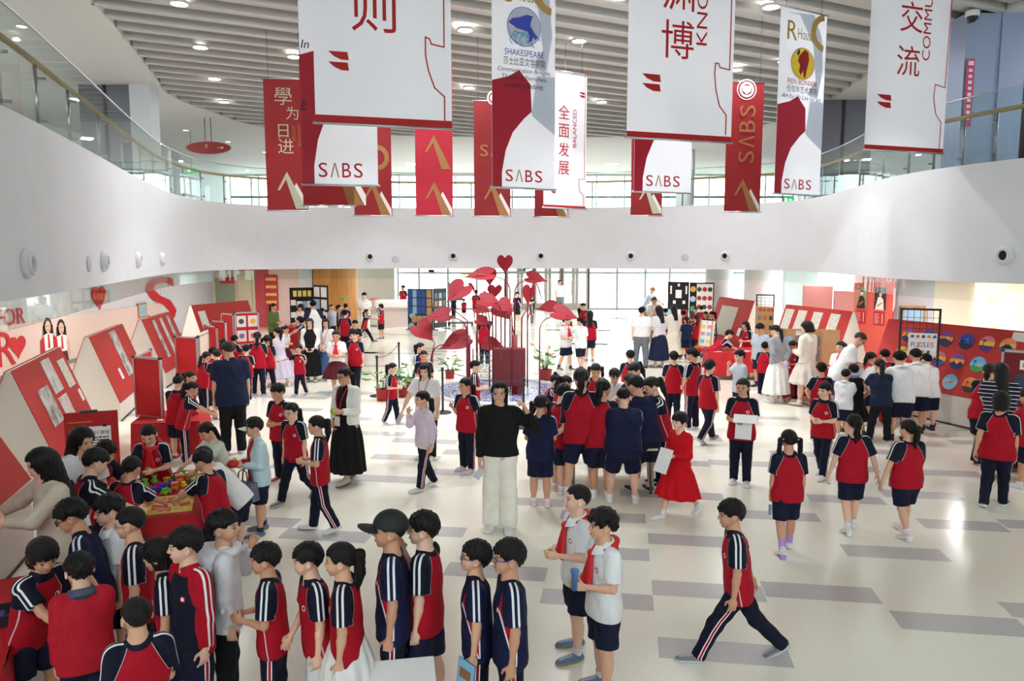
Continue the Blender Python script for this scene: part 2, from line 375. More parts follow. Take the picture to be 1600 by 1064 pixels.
def hair_sdf(style, p):
    q = p; x = np.abs(q[:, 0]); y, z = q[:, 1], q[:, 2]
    ang = np.arctan2(q[:, 0], q[:, 1]); tight = style in ('pony', 'pigtails', 'bun', 'buzz', 'lowpony')
    t = .02 if style == 'buzz' else .035 if tight else .055 if style == 'short' else .07 if style != 'curly' else .09
    shell = ell(q, (0, .055, .61), (.37 + t, .44 + t, .40 + t))
    strand = .012 * np.sin(ang * 23 + z * 9) * np.clip(1.1 - z, 0, 1) + .010 * np.sin(q[:, 0] * 37 + q[:, 1] * 23) * np.sin(z * 31)
    if style == 'short': strand = strand + .022 * np.sin(q[:, 0] * 29 + 2 * np.sin(y * 17)) * np.sin(y * 25 + z * 8)
    if style == 'curly': strand = strand + .05 * np.sin(q[:, 0] * 17 + y * 6) * np.sin(y * 15) * np.sin(z * 15 + q[:, 0] * 5)
    fore = .72 if style in ('pony', 'bun', 'pigtails', 'lowpony') else .68 if style == 'buzz' else .64 if style in ('short', 'curly') else .60
    if style in ('long', 'longback'): fore = .74
    fore = fore + .03 * np.sin(q[:, 0] * 31)
    # hairline height running from forehead over the ear to the nape
    if style in ('bob',): zl = np.interp(y, [-.45, -.24, -.16, .1, .5], [0, 0, -.34, -.42, -.45])
    elif style in ('long', 'longback'): zl = np.interp(y, [-.45, -.22, -.12, .1, .5], [0, 0, -.36, -.5, -.6])
    elif style in ('short', 'buzz', 'curly'): zl = np.interp(y, [-.45, -.22, -.15, -.06, .1, .2, .32, .5], [0, -.02, -.13, -.11, -.05, -.14, -.38, -.48])
    else: zl = np.interp(y, [-.45, -.20, -.13, -.02, .08, .16, .3, .5], [0, -.06, -.20, -.24, -.12, -.22, -.40, -.46])
    if style == 'buzz': zl = zl + .01
    line = fore + zl
    if style in ('bob', 'long', 'longback'):
        L = {'bob': .06, 'long': -.85, 'longback': -1.05}[style]
        side = cap(q * np.array([1, .8, 1], np.float32), (0, .14 * .8, .55), (0, .24 * .8, L), .40, .36 if style != 'bob' else .37)
        side = smax(side, L - z + .03 * np.sin(q[:, 0] * 19), .05)
        if style != 'bob': side = np.maximum(side, -ell(q, (0, -.05, -.25), (.27, .26, .70)))
        shell = smin(shell, side, .10)
        if style == 'long':
            for s in (-1, 1): shell = smin(shell, cap(q, (s * .36, -.06, .4), (s * .34, -.22, -.75), .085, .06), .06)
        face = np.maximum(np.maximum(y + .10, z - fore), x - (.30 if style == 'bob' else .29))   # opening in front
        d = np.maximum(shell, -np.maximum(face, -z - .2 if style == 'bob' else -3 - z))
    else: d = smax(shell, (line - z) * .75, .05)
    d = d - strand * (1 if not tight else .5)
    if style in ('pony', 'lowpony'):
        b = (0, .47, .72) if style == 'pony' else (0, .47, .42)
        d = smin(d, cap(q, b, (0, b[1] + .14, b[2] - .08), .07, .16), .04)
        d = smin(d, cap(q, (0, b[1] + .14, b[2] - .08), (.05, b[1] + .12, b[2] - .65), .175, .165) - strand, .06); d = smin(d, cap(q, (.05, b[1] + .12, b[2] - .65), (.06, b[1] + .05, b[2] - 1.25), .165, .03) - strand, .05)
    if style == 'pigtails':
        m = q.copy(); m[:, 0] = x
        d = smin(d, cap(m, (.30, .26, .62), (.48, .28, .55), .06, .12), .04); d = smin(d, cap(m, (.48, .28, .55), (.52, .24, .0), .135, .12) - strand, .05); d = smin(d, cap(m, (.52, .24, .0), (.47, .2, -.62), .12, .03) - strand, .05)
    if style == 'bun': d = smin(d, ell(q, (0, .28, 1.03), (.16, .16, .14)) - strand * 2, .03)
    if style == 'lowbun': d = smin(d, ell(q, (0, .52, .5), (.15, .14, .15)) - strand * 2, .03)
    return d
HB = {'long': (-.55, -.5, -.95, .55, .75, 1.15), 'longback': (-.55, -.5, -1.15, .55, .75, 1.15), 'bob': (-.5, -.5, -.05, .5, .6, 1.15), 'pony': (-.5, -.5, -.65, .5, .75, 1.2), 'lowpony': (-.5, -.5, -.95, .5, .75, 1.2), 'pigtails': (-.7, -.5, -.75, .7, .6, 1.2), 'bun': (-.5, -.5, .05, .5, .6, 1.3)}
_T = {}
def head_t(kid, h):
    k = ('head', kid, h)
    if k not in _T: _T[k] = snet(lambda p: head_sdf(p, kid), (-.45, -.5, -.12), (.45, .5, 1.03), h)
    return _T[k]
def hair_t(style, h, col):
    k = ('hair', style, h, col)
    if k not in _T:
        b = HB.get(style, (-.52, -.54, .05, .52, .62, 1.2)); V, Q = snet(lambda p: hair_sdf(style, p), b[:3], b[3:], h)
        _T[k] = mesh_np('hair', V, Q, [HAIRM[col]])
    return _T[k]
HANDS = {'relax': ((20, 30), (28, 38), (34, 44), (40, 50)), 'open': ((4, 6), (6, 8), (8, 8), (12, 10)), 'grip': ((62, 70), (66, 74), (70, 76), (74, 78))}
def hand_t(pose, h):
    k = ('hand', pose, h)
    if k in _T: return _T[k]
    segs = []
    for i, (yo, L, r) in enumerate(((-.165, .43, .052), (-.055, .48, .055), (.055, .45, .053), (.16, .36, .046))):
        a1, a2 = (R(v) for v in HANDS[pose][i]); b = np.array([0, yo, -.52]); sp = (yo) * .35
        d1 = np.array([-math.sin(a1), sp, -math.cos(a1)]); d2 = np.array([-math.sin(a1 + a2), sp, -math.cos(a1 + a2)])
        m = b + d1 * L * .48; e = m + d2 * L * .52; segs += [(b, m, r * 1.05, r), (m, e, r, r * .78)]
    tb = np.array([-.03, -.13, -.16]); tm = tb + np.array([-.10, -.19, -.17]); te = tm + (np.array([-.08, -.02, -.19]) if pose != 'open' else np.array([-.02, -.13, -.15]))
    segs += [(tb, tm, .075, .062), (tm, te, .060, .046)]
    def f(p):
        d = ell(p, (0, 0, -.30), (.105, .235, .31)); d = smin(d, cap(p, (0, -.02, .06), (0, 0, -.18), .125, .12), .08)
        for i, s in enumerate(segs): d = smin(d, cap(p, *s), .03 if i % 2 == 0 else .012)
        return d
    _T[k] = snet(f, (-.5, -.5, -1.1), (.3, .35, .12), h); return _T[k]
def shoe_t(colname):
    k = ('shoe', colname)
    if k in _T: return _T[k]
    up, so = SHOES[colname]
    def f(p):
        d = ell(p, (0, .10, .10), (.19, .36, .19)); d = smin(d, ell(p, (0, -.30, .06), (.20, .36, .17)), .12)
        d = smin(d, cap(p, (0, .22, .12), (0, .22, .34), .15, .155), .08)
        d = smin(d, ell(p, (0, -.08, .0), (.21, .58, .09)), .02)
        return np.maximum(d, -p[:, 2])
    V, Q = snet(f, (-.24, -.7, -.02), (.24, .5, .5), .05); z = V[Q].mean(1)[:, 2]; y = V[Q].mean(1)[:, 1]; x = np.abs(V[Q].mean(1)[:, 0])
    mi = np.where(z < .09, 1, np.where((z > .19) & (y < .02) & (x < .1), 2, 0))
    _T[k] = mesh_np('shoe', V, Q, [flat(colname + '_shoe', up, .6), flat(colname + '_sole', so, .7), flat(colname + '_laces', tuple(.5 * c + .3 for c in up), .8)], matidx=mi); return _T[k]
SHOES = {'white': (srgb(222, 220, 222), srgb(236, 234, 230)), 'black': (srgb(30, 30, 34), srgb(40, 40, 44)), 'grey': (srgb(120, 122, 130), srgb(206, 206, 208)), 'blue': (srgb(92, 116, 146), srgb(150, 130, 110)), 'red': (srgb(170, 36, 44), srgb(226, 224, 222)), 'pink': (srgb(226, 196, 200), srgb(238, 232, 230)), 'blackw': (srgb(34, 34, 38), srgb(220, 220, 220)), 'beige': (srgb(200, 184, 160), srgb(120, 100, 84))}
def sock_t(col):
    k = ('sock', col)
    if k not in _T:
        b = MB().lathe([(.0, -1.0), (.33, -1.0), (.34, -.6), (.37, 0), (.40, .45), (.41, .5), (.36, .5)], n=14); o = b.build('sock', flat('sock_' + col, {'w': srgb(232, 232, 232), 'k': srgb(30, 30, 36), 'n': srgb(40, 46, 70), 'v': srgb(186, 142, 214), 'g': srgb(20, 150, 130)}[col], .85)); _T[k] = o.data; bpy.data.objects.remove(o)
    return _T[k]
def glasses_t(col):
    k = ('glasses', col)
    if k not in _T:
        b = MB()
        for s in (-1, 1):
            b.tube([(s * .165 + .115 * math.cos(a), -.405 + .02 * math.cos(a) * s, .445 + .085 * math.sin(a)) for a in [i * math.pi / 8 for i in range(17)]], .013, 6)
            b.tube([(s * .28, -.385, .47), (s * .37, -.2, .49), (s * .395, .06, .5), (s * .39, .13, .44)], .013, 6)
        b.tube([(-.05, -.41, .47), (0, -.425, .485), (.05, -.41, .47)], .012, 6)
        o = b.build('glasses', flat('glasses_' + col, {'k': (.02, .02, .025), 'b': (.05, .08, .4), 'm': (.45, .42, .4)}[col], .3)); _T[k] = o.data; bpy.data.objects.remove(o)
    return _T[k]
def tie_t(style, col):
    k = ('tie', style, col)
    if k not in _T:
        b = MB(); c = {'pony': [(0, .52, .70)], 'lowpony': [(0, .52, .40)], 'pigtails': [(-.40, .27, .59), (.40, .27, .59)], 'bun': [(0, .27, .95)]}[style]
        for p in c: b.lathe([(.03, -.04), (.10, -.035), (.13, 0), (.10, .035), (.03, .04)], c=p, n=12)
        o = b.build('hair_tie', flat('hairtie_' + col, {'r': (.5, .03, .05), 'k': (.03, .03, .03), 'g': (.35, .62, .55), 'y': (.8, .7, .4), 'p': (.6, .3, .6)}[col], .6)); _T[k] = o.data; bpy.data.objects.remove(o)
    return _T[k]
def hat_t(kind):
    k = ('hat', kind)
    if k in _T: return _T[k]
    if kind == 'cap':
        def f(p):
            d = ell(p, (0, .055, .64), (.45, .52, .47)); d = np.maximum(d, .60 - p[:, 2] - .12 * p[:, 1])
            t = np.abs(p[:, 2] - .60 + .10 * (p[:, 0] / .4) ** 2 + .08 * (p[:, 1] + .4)) - .025
            br = np.maximum(np.maximum(np.sqrt((p[:, 0] / .36) ** 2 + ((p[:, 1] + .42) / .48) ** 2) - 1, t * 1.2), p[:, 1] + .30)
            return smin(d, br * .6, .02)
        V, Q = snet(f, (-.5, -.95, .4), (.5, .62, 1.2), .03); _T[k] = mesh_np('cap', V, Q, [flat('black_cap', (.012, .012, .014), .7)])
    elif kind in ('visor', 'headband'):
        b = MB(); b.lathe([(.40, -.05), (.405, -.05), (.41, 0), (.40, .05)], c=(0, 0, 0), n=28, M=Matrix.Translation((0, .05, .66)) @ Matrix.Rotation(-.16, 4, 'X') @ Matrix.Diagonal((.98, 1.15, 1, 1)))
        if kind == 'visor': b.grid(lambda u, v: ((u - .5) * .76, -.36 - v * .42 * math.sin(math.pi * (u * .8 + .1)), .60 - .10 * ((u - .5) * 2) ** 2 - v * .06), 12, 5)
        o = b.build(kind, flat('white_band', srgb(230, 222, 214), .7)); _T[k] = o.data; bpy.data.objects.remove(o)
    return _T[k]
def scarf_t(h):
    if 'scarf' not in _T:
        def f(p):
            a = np.sqrt((p[:, 0] / 1.05) ** 2 + ((p[:, 1] - .006) / 1.0) ** 2 + 1e-9); d = np.sqrt((a - .060) ** 2 + (p[:, 2] - .338 - p[:, 1] * .35) ** 2) - .017
            for s in (-1, 1): d = smin(d, cap(p * np.array([1, 1.4, 1], np.float32), (s * .005, -.078 * 1.4, .305), (s * .032, -.108 * 1.4, .13), .014, .024), .012)
            d = smin(d, ell(p, (0, -.082, .305), (.02, .018, .018)), .01)
            return smin(d, cap(p * np.array([1, 1.6, 1], np.float32), (0, .062 * 1.6, .335), (0, .080 * 1.6, .27), .03, .010), .02)
        V, Q = snet(f, (-.12, -.15, .06), (.12, .15, .42), .009); _T['scarf'] = mesh_np('neckerchief', V, Q, [Mat('red_neckerchief', srgb(206, 22, 28), .6).bump(20, .3, .02).m])
    return _T['scarf']
ARMS = {'down': ((.12, .02, -1), (.05, -.12, -1)), 'swf': ((.10, -.45, -.9), (0, -.65, -.75)), 'swb': ((.14, .5, -.9), (.12, .30, -.95)), 'hold': ((.14, -.06, -1), (-.5, -.85, .02)),
        'holdlow': ((.12, -.1, -1), (-.42, -.6, -.65)), 'mouth': ((.12, -.62, -.75), (-.34, -.22, .92)), 'reach': ((.08, -.75, -.65), (-.1, -.85, -.5)), 'fwd': ((.08, -.95, -.25), (-.08, -1, -.05)),
        'up': ((.3, -.5, .8), (-.1, -.3, .95)), 'out': ((.75, -.1, -.65), (.5, -.3, -.8)), 'back': ((.16, .4, -.9), (-.55, .3, -.6)), 'wave': ((.35, -.35, -.75), (.15, -.45, .9)), 'hip': ((.5, .25, -.8), (-.4, -.3, -.7)), 'side': ((.9, -.3, -.3), (.7, -.6, -.2)), 'hands': ((.1, -.2, -1), (-.55, -.5, -.55))}
LEGS = {'st': ((2, 2, 2), (-2, 2, 2)), 'st2': ((6, 6, 5), (-4, 4, 5)), 'wide': ((2, 2, 9), (2, 2, 9)), 'wkL': ((24, 6, 1), (-14, 30, 1)), 'wkR': ((-14, 30, 1), (24, 6, 1)), 'strL': ((32, 10, 0), (-30, 18, 0)), 'strR': ((-30, 18, 0), (32, 10, 0)), 'smL': ((12, 4, 1), (-8, 18, 1)), 'smR': ((-8, 18, 1), (12, 4, 1))}
PEOPLE = 0
def rotX(a): c, s = math.cos(a), math.sin(a); return np.array([[1, 0, 0], [0, c, -s], [0, s, c]])
def rotZ(a): c, s = math.cos(a), math.sin(a); return np.array([[c, -s, 0], [s, c, 0], [0, 0, 1]])
def unit(v): v = np.asarray(v, float); return v / np.linalg.norm(v)
def person(label, pos, h, face, top='red', bot='T', hair='short', legs='st', arms='down', lean=0, head=(0, 0), adult=False, b=1.0, sleeve=None, shoes='white', hat=None, glass=None, scarf=False, hc='black', sock='w', hands='relax', tie=None, grp=None, lanyard=None, hood=False, skin=None, roll=0):
    """one figure, origin on the floor between the feet; face 0 looks at the camera, 90 to picture right, 180 away. Returns (object, hand places)"""
    global PEOPLE; PEOPLE += 1
    dist = max(4.5, math.hypot(pos[0], pos[1])); vox = min(.030, max(.0085, dist * .00125)) * (1.12 if adult else 1)
    Hd = h / 7.3 if adult else h / (6.2 if h > 1.15 else 5.8)
    S = 1.0 if adult else .98
    hip, shz = .49 * h, .325 * h
    if isinstance(arms, str): arms = (arms, arms)
    if isinstance(hands, str): hands = (hands, hands)
    lg = LEGS[legs] if isinstance(legs, str) else legs
    T = rotX(R(lean)) @ np.array([[math.cos(R(roll)), 0, math.sin(R(roll))], [0, 1, 0], [-math.sin(R(roll)), 0, math.cos(R(roll))]])
    # legs
    J = {}; low = []
    for s, (th, kn, ab) in ((1, lg[0]), (-1, lg[1])):
        H = np.array([s * .05 * h * (b * .5 + .5), 0, 0]); a, k, o = R(th), R(kn), R(ab)
        K = H + .235 * h * np.array([s * math.sin(o), -math.sin(a), -math.cos(a)]); A = K + .215 * h * np.array([s * math.sin(o) * .5, -math.sin(a - k), -math.cos(a - k)])
        fp = min(0.0, (a - k)) * .75 if kn > 12 else 0.0
        J[s] = [H, K, A, fp]; low.append(A[2] + math.sin(fp) * .045 * h * 1.6 - .042 * h)
    zr = -min(low); P = np.array([0, .42 * h * math.sin(R(max(lean, 0))) * .35, zr])
    for s in (1, -1):
        for i in range(3): J[s][i] = J[s][i] + np.array([0, P[1] * (1, .5, 0)[i], zr])
    N = P + T @ np.array([0, 0, shz]); sw = (.108 if adult else .100) * h * (b * .6 + .4)
    nd = T @ np.array([0, -.12, 1.0]); nd = unit(nd * .6 + np.array([0, -.1, .5]))
    HR = rotZ(R(head[0])) @ rotX(R(lean * .55 + head[1])); HP = N + nd * .045 * h + HR @ np.array([0, -.06 * Hd, 0]); HP = HP + HR @ np.array([0, 0, .02 * Hd])
    A = {}
    for s, key in ((1, arms[0]), (-1, arms[1])):
        u, f = (ARMS[key] if isinstance(key, str) else key); u = unit((u[0] * s, u[1], u[2])); f = unit((f[0] * s, f[1], f[2]))
        if abs(lean) > 18 and key in ('down', 'hold'): pass
        Sh = P + T @ np.array([s * sw, 0, shz - .02 * h]); E = Sh + u * .168 * h; Wr = E + f * .145 * h; A[s] = (Sh, E, Wr, u, f)
    f32 = lambda v: np.asarray(v, np.float32)
    Ti = f32(T.T); SC = np.array([1, 1 / .66, 1], np.float32)
    def tq(p): return (p - f32(P)) @ Ti.T
    def torso(p, off=0.0, hem=False):
        q = tq(p) * SC; bb = b
        d = cap(q, (-.035 * h * bb, 0, .0), (.035 * h * bb, 0, .0), .074 * h * bb + off, .074 * h * bb + off)
        d = smin(d, cap(q, (0, 0, .03 * h), (0, 0, .2 * h), .088 * h * bb + off, .088 * h * bb + off), .05 * h)
        d = smin(d, cap(q, (-.042 * h * bb, 0, .235 * h), (.042 * h * bb, 0, .235 * h), .075 * h * bb + off, .075 * h * bb + off), .05 * h)
        d = smin(d, cap(q, (-sw * .8, 0, .298 * h), (sw * .8, 0, .298 * h), .040 * h + off, .040 * h + off), .05 * h)
        if hem: d = smin(d, cap(q, (0, 0, .18 * h), (0, 0, -.10 * h), .098 * h * bb + off, (.105 + hem) * h * bb + off), .05 * h)
        return d * .8
    def body(p):
        d = torso(p)
        d = smin(d, cap(p, P + T @ np.array([0, 0, .30 * h]), HP + HR @ np.array([0, .06 * Hd, .22 * Hd]), .046 * h, .036 * h), .04 * h)
        for s in (1, -1):
            Sh, E, Wr, u, f = A[s]; th = .9 if not adult else 1.0
            d = smin(d, cap(p, Sh, E, .034 * h * th * (b * .5 + .5), .025 * h * th), .025 * h); d = smin(d, cap(p, E, Wr, .0255 * h * th, .0165 * h * th), .01 * h)
            d = smin(d, cap(p, E * .72 + Wr * .28, E * .6 + Wr * .4, .0258 * h * th, .0225 * h * th), .012 * h)
            Hh, K, An, fp = J[s]
            d = smin(d, cap(p, Hh, K, .058 * h * b, .036 * h), .03 * h); d = smin(d, cap(p, K, An, .034 * h, .021 * h), .012 * h)
            d = smin(d, cap(p, K * .75 + An * .25 + f32((0, .008 * h, 0)), K * .5 + An * .5 + f32((0, .006 * h, 0)), .034 * h, .03 * h), .02 * h)
        return d
    pts = np.array([J[s][i] for s in (1, -1) for i in range(3)] + [A[s][i] for s in (1, -1) for i in range(3)] + [N, HP, P])
    phs = PEOPLE * 1.7
    lo, hi = pts.min(0) - .11 * h, pts.max(0) + .11 * h
    V, Q = snet(body, lo, hi, vox); hp = np.zeros_like(V); hp[:, 1] = 9
    # the head
    hh = .024 if dist < 7.5 else .034 if dist < 13 else .055 if dist < 20 else .075
    hv, hq = head_t(not adult, hh); parts = [(V, Q, hp)]
    parts.append(((hv * Hd) @ f32(HR).T + f32(HP), hq, hv))
    hp_out = {}
    for s, hn in ((1, hands[0]), (-1, hands[1])):
        Sh, E, Wr, u, f = A[s]; v, q = hand_t(hn, .034 if dist < 8 else .05 if dist < 14 else .08)
        zc = -f; pref = np.array([0, -1., 0]) * max(0., -f[2]) + np.array([-.3 * s, 0, 1.]) * (1 - abs(f[2])) + np.array([0, 1., .0]) * max(0., f[2]); pref = pref - zc * pref.dot(zc); tc = unit(pref)
        ya = -tc; xa = np.cross(ya, zc)               # thumb lies on -y; palm faces -x for the left hand
        Mx = np.stack([xa, ya, zc], 1); L = (.108 if not adult else .105) * h
        vv = v.copy(); qq = q
        if s < 0: vv[:, 0] *= -1; qq = q[:, ::-1]
        if np.dot(Mx[:, 0] * (-s), np.array([-s, 0, 0])) < -.2 and False: pass
        parts.append(((vv * L) @ f32(Mx).T + f32(Wr), qq, np.tile(f32((0, 9, 0)), (len(v), 1))))
        hp_out[s] = Wr + f * L * .55
    n = 0; VV, QQ, AA = [], [], []
    for v, q, a in parts: VV.append(v); QQ.append(q + n); AA.append(a); n += len(v)
    me = mesh_np('person', np.concatenate(VV), np.concatenate(QQ), [SKIN[skin if skin is not None else PEOPLE % 3]], {'hp': np.concatenate(AA)})
    o = bpy.data.objects.new('person', me); COL.objects.link(o); o.location = (pos[0], pos[1], 0); o.rotation_euler = (0, 0, R(face))
    tag(o, label, 'person', grp)
    # ---- top
    if top:
        sl = sleeve if sleeve is not None else (1.0 if top in ('redsweat', 'hoodie', 'lilac', 'lightblue', 'beige', 'green', 'black', 'cream', 'trackjacket', 'whitejacket', 'vestdress', 'greyknit', 'redcardigan') else .55)
        off = .012 * h if sl < .9 else .015 * h; hemz = -.055 * h if sl < .9 else -.045 * h
        if bot in ('cream', 'blackK', 'navyK', 'jeanK', 'tartanK', 'redK', 'lilacK', 'greenK', 'floralK', 'grey', 'whiteK') : hemz = .02 * h if top not in ('red', 'navy') else hemz
        fl = .012 if hemz < 0 else -.006
        def shirt(p):
            q = tq(p); d = smin(torso(p, off, hem=fl), cap(q * np.array([1, 1.15, 1], np.float32), (0, .004 * h, .28 * h), (0, -.004 * h, .338 * h), .075 * h, .047 * h), .03 * h); d = d - .0032 * h * np.sin(q[:, 2] * 46 / h + 2.5 * np.sin(q[:, 0] * 17 / h + phs) + phs) * np.sin(q[:, 0] * 26 / h + q[:, 1] * 20 / h + phs * 2)
            d = smax(d, hemz - q[:, 2], .006)
            for s in (1, -1):
                Sh, E, Wr, u, f = A[s]
                if sl >= .9:
                    a = cap(p, Sh, E, .042 * h, .036 * h); a = smin(a, smax(cap(p, E, Wr, .037 * h, .027 * h), (p - f32(Wr)) @ f32(f) + .01 * h, .006), .015 * h)
                elif sl > .1:
                    e2 = Sh + u * .168 * h * (sl + .35); a = cap(p, Sh, e2, .043 * h, .050 * h); a = smax(a, (p - f32(Sh)) @ f32(u) - .168 * h * (sl + .22), .006)
                else: continue
                d = smin(d, a, .022 * h)
            return d
        V, Q = snet(shirt, lo, hi, vox); q = tq(V); dT = torso(V, off); best = None
        dAs = {s: cap(V, A[s][0] + A[s][3] * .05 * h, A[s][0] + A[s][3] * .3 * h, .04 * h, .045 * h) for s in (1, -1)}
        sd = np.where(q[:, 0] > 0, 1, -1); dA = np.where(sd > 0, dAs[1], dAs[-1]); st = np.zeros(len(V)); so = np.zeros(len(V))
        for s in (1, -1):
            m = sd == s; Sh, E, Wr, u, f = A[s]; out = T @ np.array([s, 0, .0]); upv = T @ np.array([0, 0, 1.])
            wv = out - u * out.dot(u); wv = wv + upv * .35; wv = wv - u * wv.dot(u); wv = unit(wv); fv = np.cross(u, wv); r = V - f32(Sh)
            st_a = r @ f32(fv); fr = unit(T @ np.array([0, -1., 0])); st_t = r @ f32(fr) * (1 if fv.dot(fr) > 0 else -1)
            along = r @ f32(u); k = np.clip((along + .02 * h) / (.05 * h), 0, 1); st[m] = (st_a * k + st_t * (1 - k))[m]; so[m] = np.where(along > .03 * h, r @ f32(wv), .01)[m]
        arm = dT - dA - .006 * h; rag = np.where(q[:, 2] > .20 * h, (np.abs(q[:, 0]) - .045 * h) - (.345 * h - q[:, 2]) * .46, -.02 * h)
        slv = np.maximum(arm, rag)
        if sl < .9:
            al = np.where(sd > 0, (V - f32(A[1][0])) @ f32(A[1][3]), (V - f32(A[-1][0])) @ f32(A[-1][3])); slv = np.minimum(slv, .168 * h * (sl + .22) + .004 * h - al)
        me = mesh_np('shirt', V, Q, [TOPS[top]()], {'pa': np.stack([slv, st, so], 1) / h, 'pb': q / h})
        nm = 'jacket' if top in ('trackjacket', 'hoodie', 'lilac', 'lightblue', 'whitejacket', 'cream') else 'sweater' if top in ('beige', 'redsweat', 'greyknit', 'green', 'redcardigan') else 'blouse' if top == 'black' else 'dress_top' if top in ('vestdress', 'reddress', 'floral', 'palegreen', 'blacklace') else 'shirt'
        link(nm, me, o)
        if hood:
            def hd(p):
                q = tq(p); d = ell(q, (0, .075 * h, .30 * h), (.095 * h, .055 * h, .075 * h)); a = np.sqrt(q[:, 0] ** 2 + (q[:, 1] - .0) ** 2 + 1e-9)
                return smin(d, np.sqrt((a - .068 * h) ** 2 + (q[:, 2] - .335 * h) ** 2) - .026 * h, .03 * h)
            V, Q = snet(hd, P + T @ np.array([-.14, -.14, .2]) * h, P + T @ np.array([.14, .2, .4]) * h, vox); q = tq(V)
            link('hood', mesh_np('hood', V, Q, [TOPS[top]()], {'pa': np.zeros_like(V) - .1, 'pb': q / h}), o)
        if top == 'white' or top == 'redsweat':
            def clr(p):
                q = tq(p); a = np.sqrt(q[:, 0] ** 2 + (q[:, 1]) ** 2 + 1e-9); d = np.abs(a - .052 * h - (.36 * h - q[:, 2]) * .55) - .006 * h; d = smax(d, np.abs(q[:, 2] - .342 * h - q[:, 1] * .25) - .020 * h, .004); return smax(d, .012 * h - np.abs(q[:, 0]) - (q[:, 1] > 0) * .1, .004)
            V, Q = snet(clr, P + T @ np.array([-.1, 0, .34]) * h - .1 * h, P + T @ np.array([.1, 0, .34]) * h + .1 * h, vox * .6); link('collar', mesh_np('collar', V, Q, [TOPS['white']() if top == 'white' else flat('striped_collar', srgb(74, 74, 96), .8)], {'pa': np.zeros_like(V) - .1, 'pb': np.zeros_like(V) + 3}), o)
    # ---- bottom
    if bot:
        if bot.endswith('K'):
            L = {'blackK': .40, 'whiteK': .37, 'navyK': .37, 'jeanK': .38, 'tartanK': .22, 'redK': .26, 'lilacK': .34, 'greenK': .25, 'floralK': .22, 'creamK': .40}[bot]; fl2 = {'redK': .36, 'whiteK': .16, 'lilacK': .42, 'blackK': .10, 'navyK': .13, 'jeanK': .14, 'tartanK': .38, 'floralK': .34}.get(bot, .25); fr = 0 if bot == 'jeanK' else .012
            mid = (J[1][1] + J[-1][1]) / 2
            def bt(p):
                q = p - f32(P); zz = .06 * h - q[:, 2]; c = np.clip(zz / (.3 * h), 0, 1.5)[:, None] * f32((mid - P)[:2] * (.3 / .25) * .8)[None]; xy = q[:, :2] - c
                a = np.arctan2(xy[:, 0], xy[:, 1]); rr = .099 * h * b + np.clip(zz, 0, .12 * h) * .22 + np.clip(zz, 0, 9) * fl2 + fr * h * np.sin(a * 11 + zz * 4) * np.clip(zz / (.2 * h), 0, 1)
                d = (np.sqrt(xy[:, 0] ** 2 + (xy[:, 1] * 1.2) ** 2) - rr) * .8; return smax(smax(d, -zz, .01), zz - (L + .06) * h, .008)
            lo2 = P + np.array([-.35 * h, -.35 * h, -(L + .04) * h]); hi2 = P + np.array([.35 * h, .35 * h, .08 * h]); nm = 'skirt'
        else:
            short = bot in ('S', 'SS', 'whiteS'); wide = 1.25 if bot == 'cream' else 1.0; nm = 'shorts' if short else 'trousers'
            def bt(p):
                q = tq(p) * SC; d = cap(q, (-.04 * h * b, 0, .005 * h), (.04 * h * b, 0, .005 * h), .083 * h * b, .083 * h * b) * .8
                d = smin(d, cap(q, (0, 0, 0), (0, 0, .06 * h), .09 * h * b, .092 * h * b) * .8, .03 * h); d = smax(d, q[:, 2] - .075 * h, .006)
                for s in (1, -1):
                    Hh, K, An, fp = J[s]
                    if short: e = Hh + (K - Hh) * 1.02; a = cap(p, Hh, e, .068 * h * b, .062 * h); a = smax(a, (p - f32(Hh)) @ f32(unit(K - Hh)) - .235 * h * .90, .006)
                    else:
                        a = cap(p, Hh, K, .066 * h * b, .047 * h * wide); a = smin(a, smax(cap(p, K, An + (An - K) * .1, .047 * h * wide, .040 * h * wide * wide), (p - f32(An)) @ f32(unit(An - K)) - .018 * h, .006), .02 * h)
                    d = smin(d, a, .018 * h)
                return d - .003 * h * np.sin(p[:, 2] * 52 / h + 2 * np.sin(p[:, 0] * 30 / h + phs)) * np.sin(p[:, 1] * 40 / h + p[:, 0] * 30 / h)
            jj = np.array([J[s][i] for s in (1, -1) for i in range(3)] + [P + T @ np.array([0, 0, .07 * h])]); lo2, hi2 = jj.min(0) - .12 * h * b, jj.max(0) + .12 * h * b
        V, Q = snet(bt, lo2, hi2, vox); st = np.zeros(len(V)); so = np.zeros(len(V))
        for s in (1, -1):
            m = (V[:, 0] * s) > 0; Hh, K, An, fp = J[s]
            kz = np.clip((V[:, 2] - An[2]) / max(K[2] - An[2], .02), 0, 1); kz2 = np.clip((V[:, 2] - K[2]) / max(Hh[2] - K[2], .02), 0, 1.4)
            ax = An + (K - An) * kz[:, None]; ax = np.where((V[:, 2] > K[2])[:, None], K + (Hh - K) * kz2[:, None], ax)
            st[m] = (V - ax)[m, 1]; so[m] = ((V - ax)[m, 0] * s)
        link(nm, mesh_np(nm, V, Q, [BOTS[bot]()], {'pa': np.stack([st / h, so / h, 0 * st], 1)}), o)
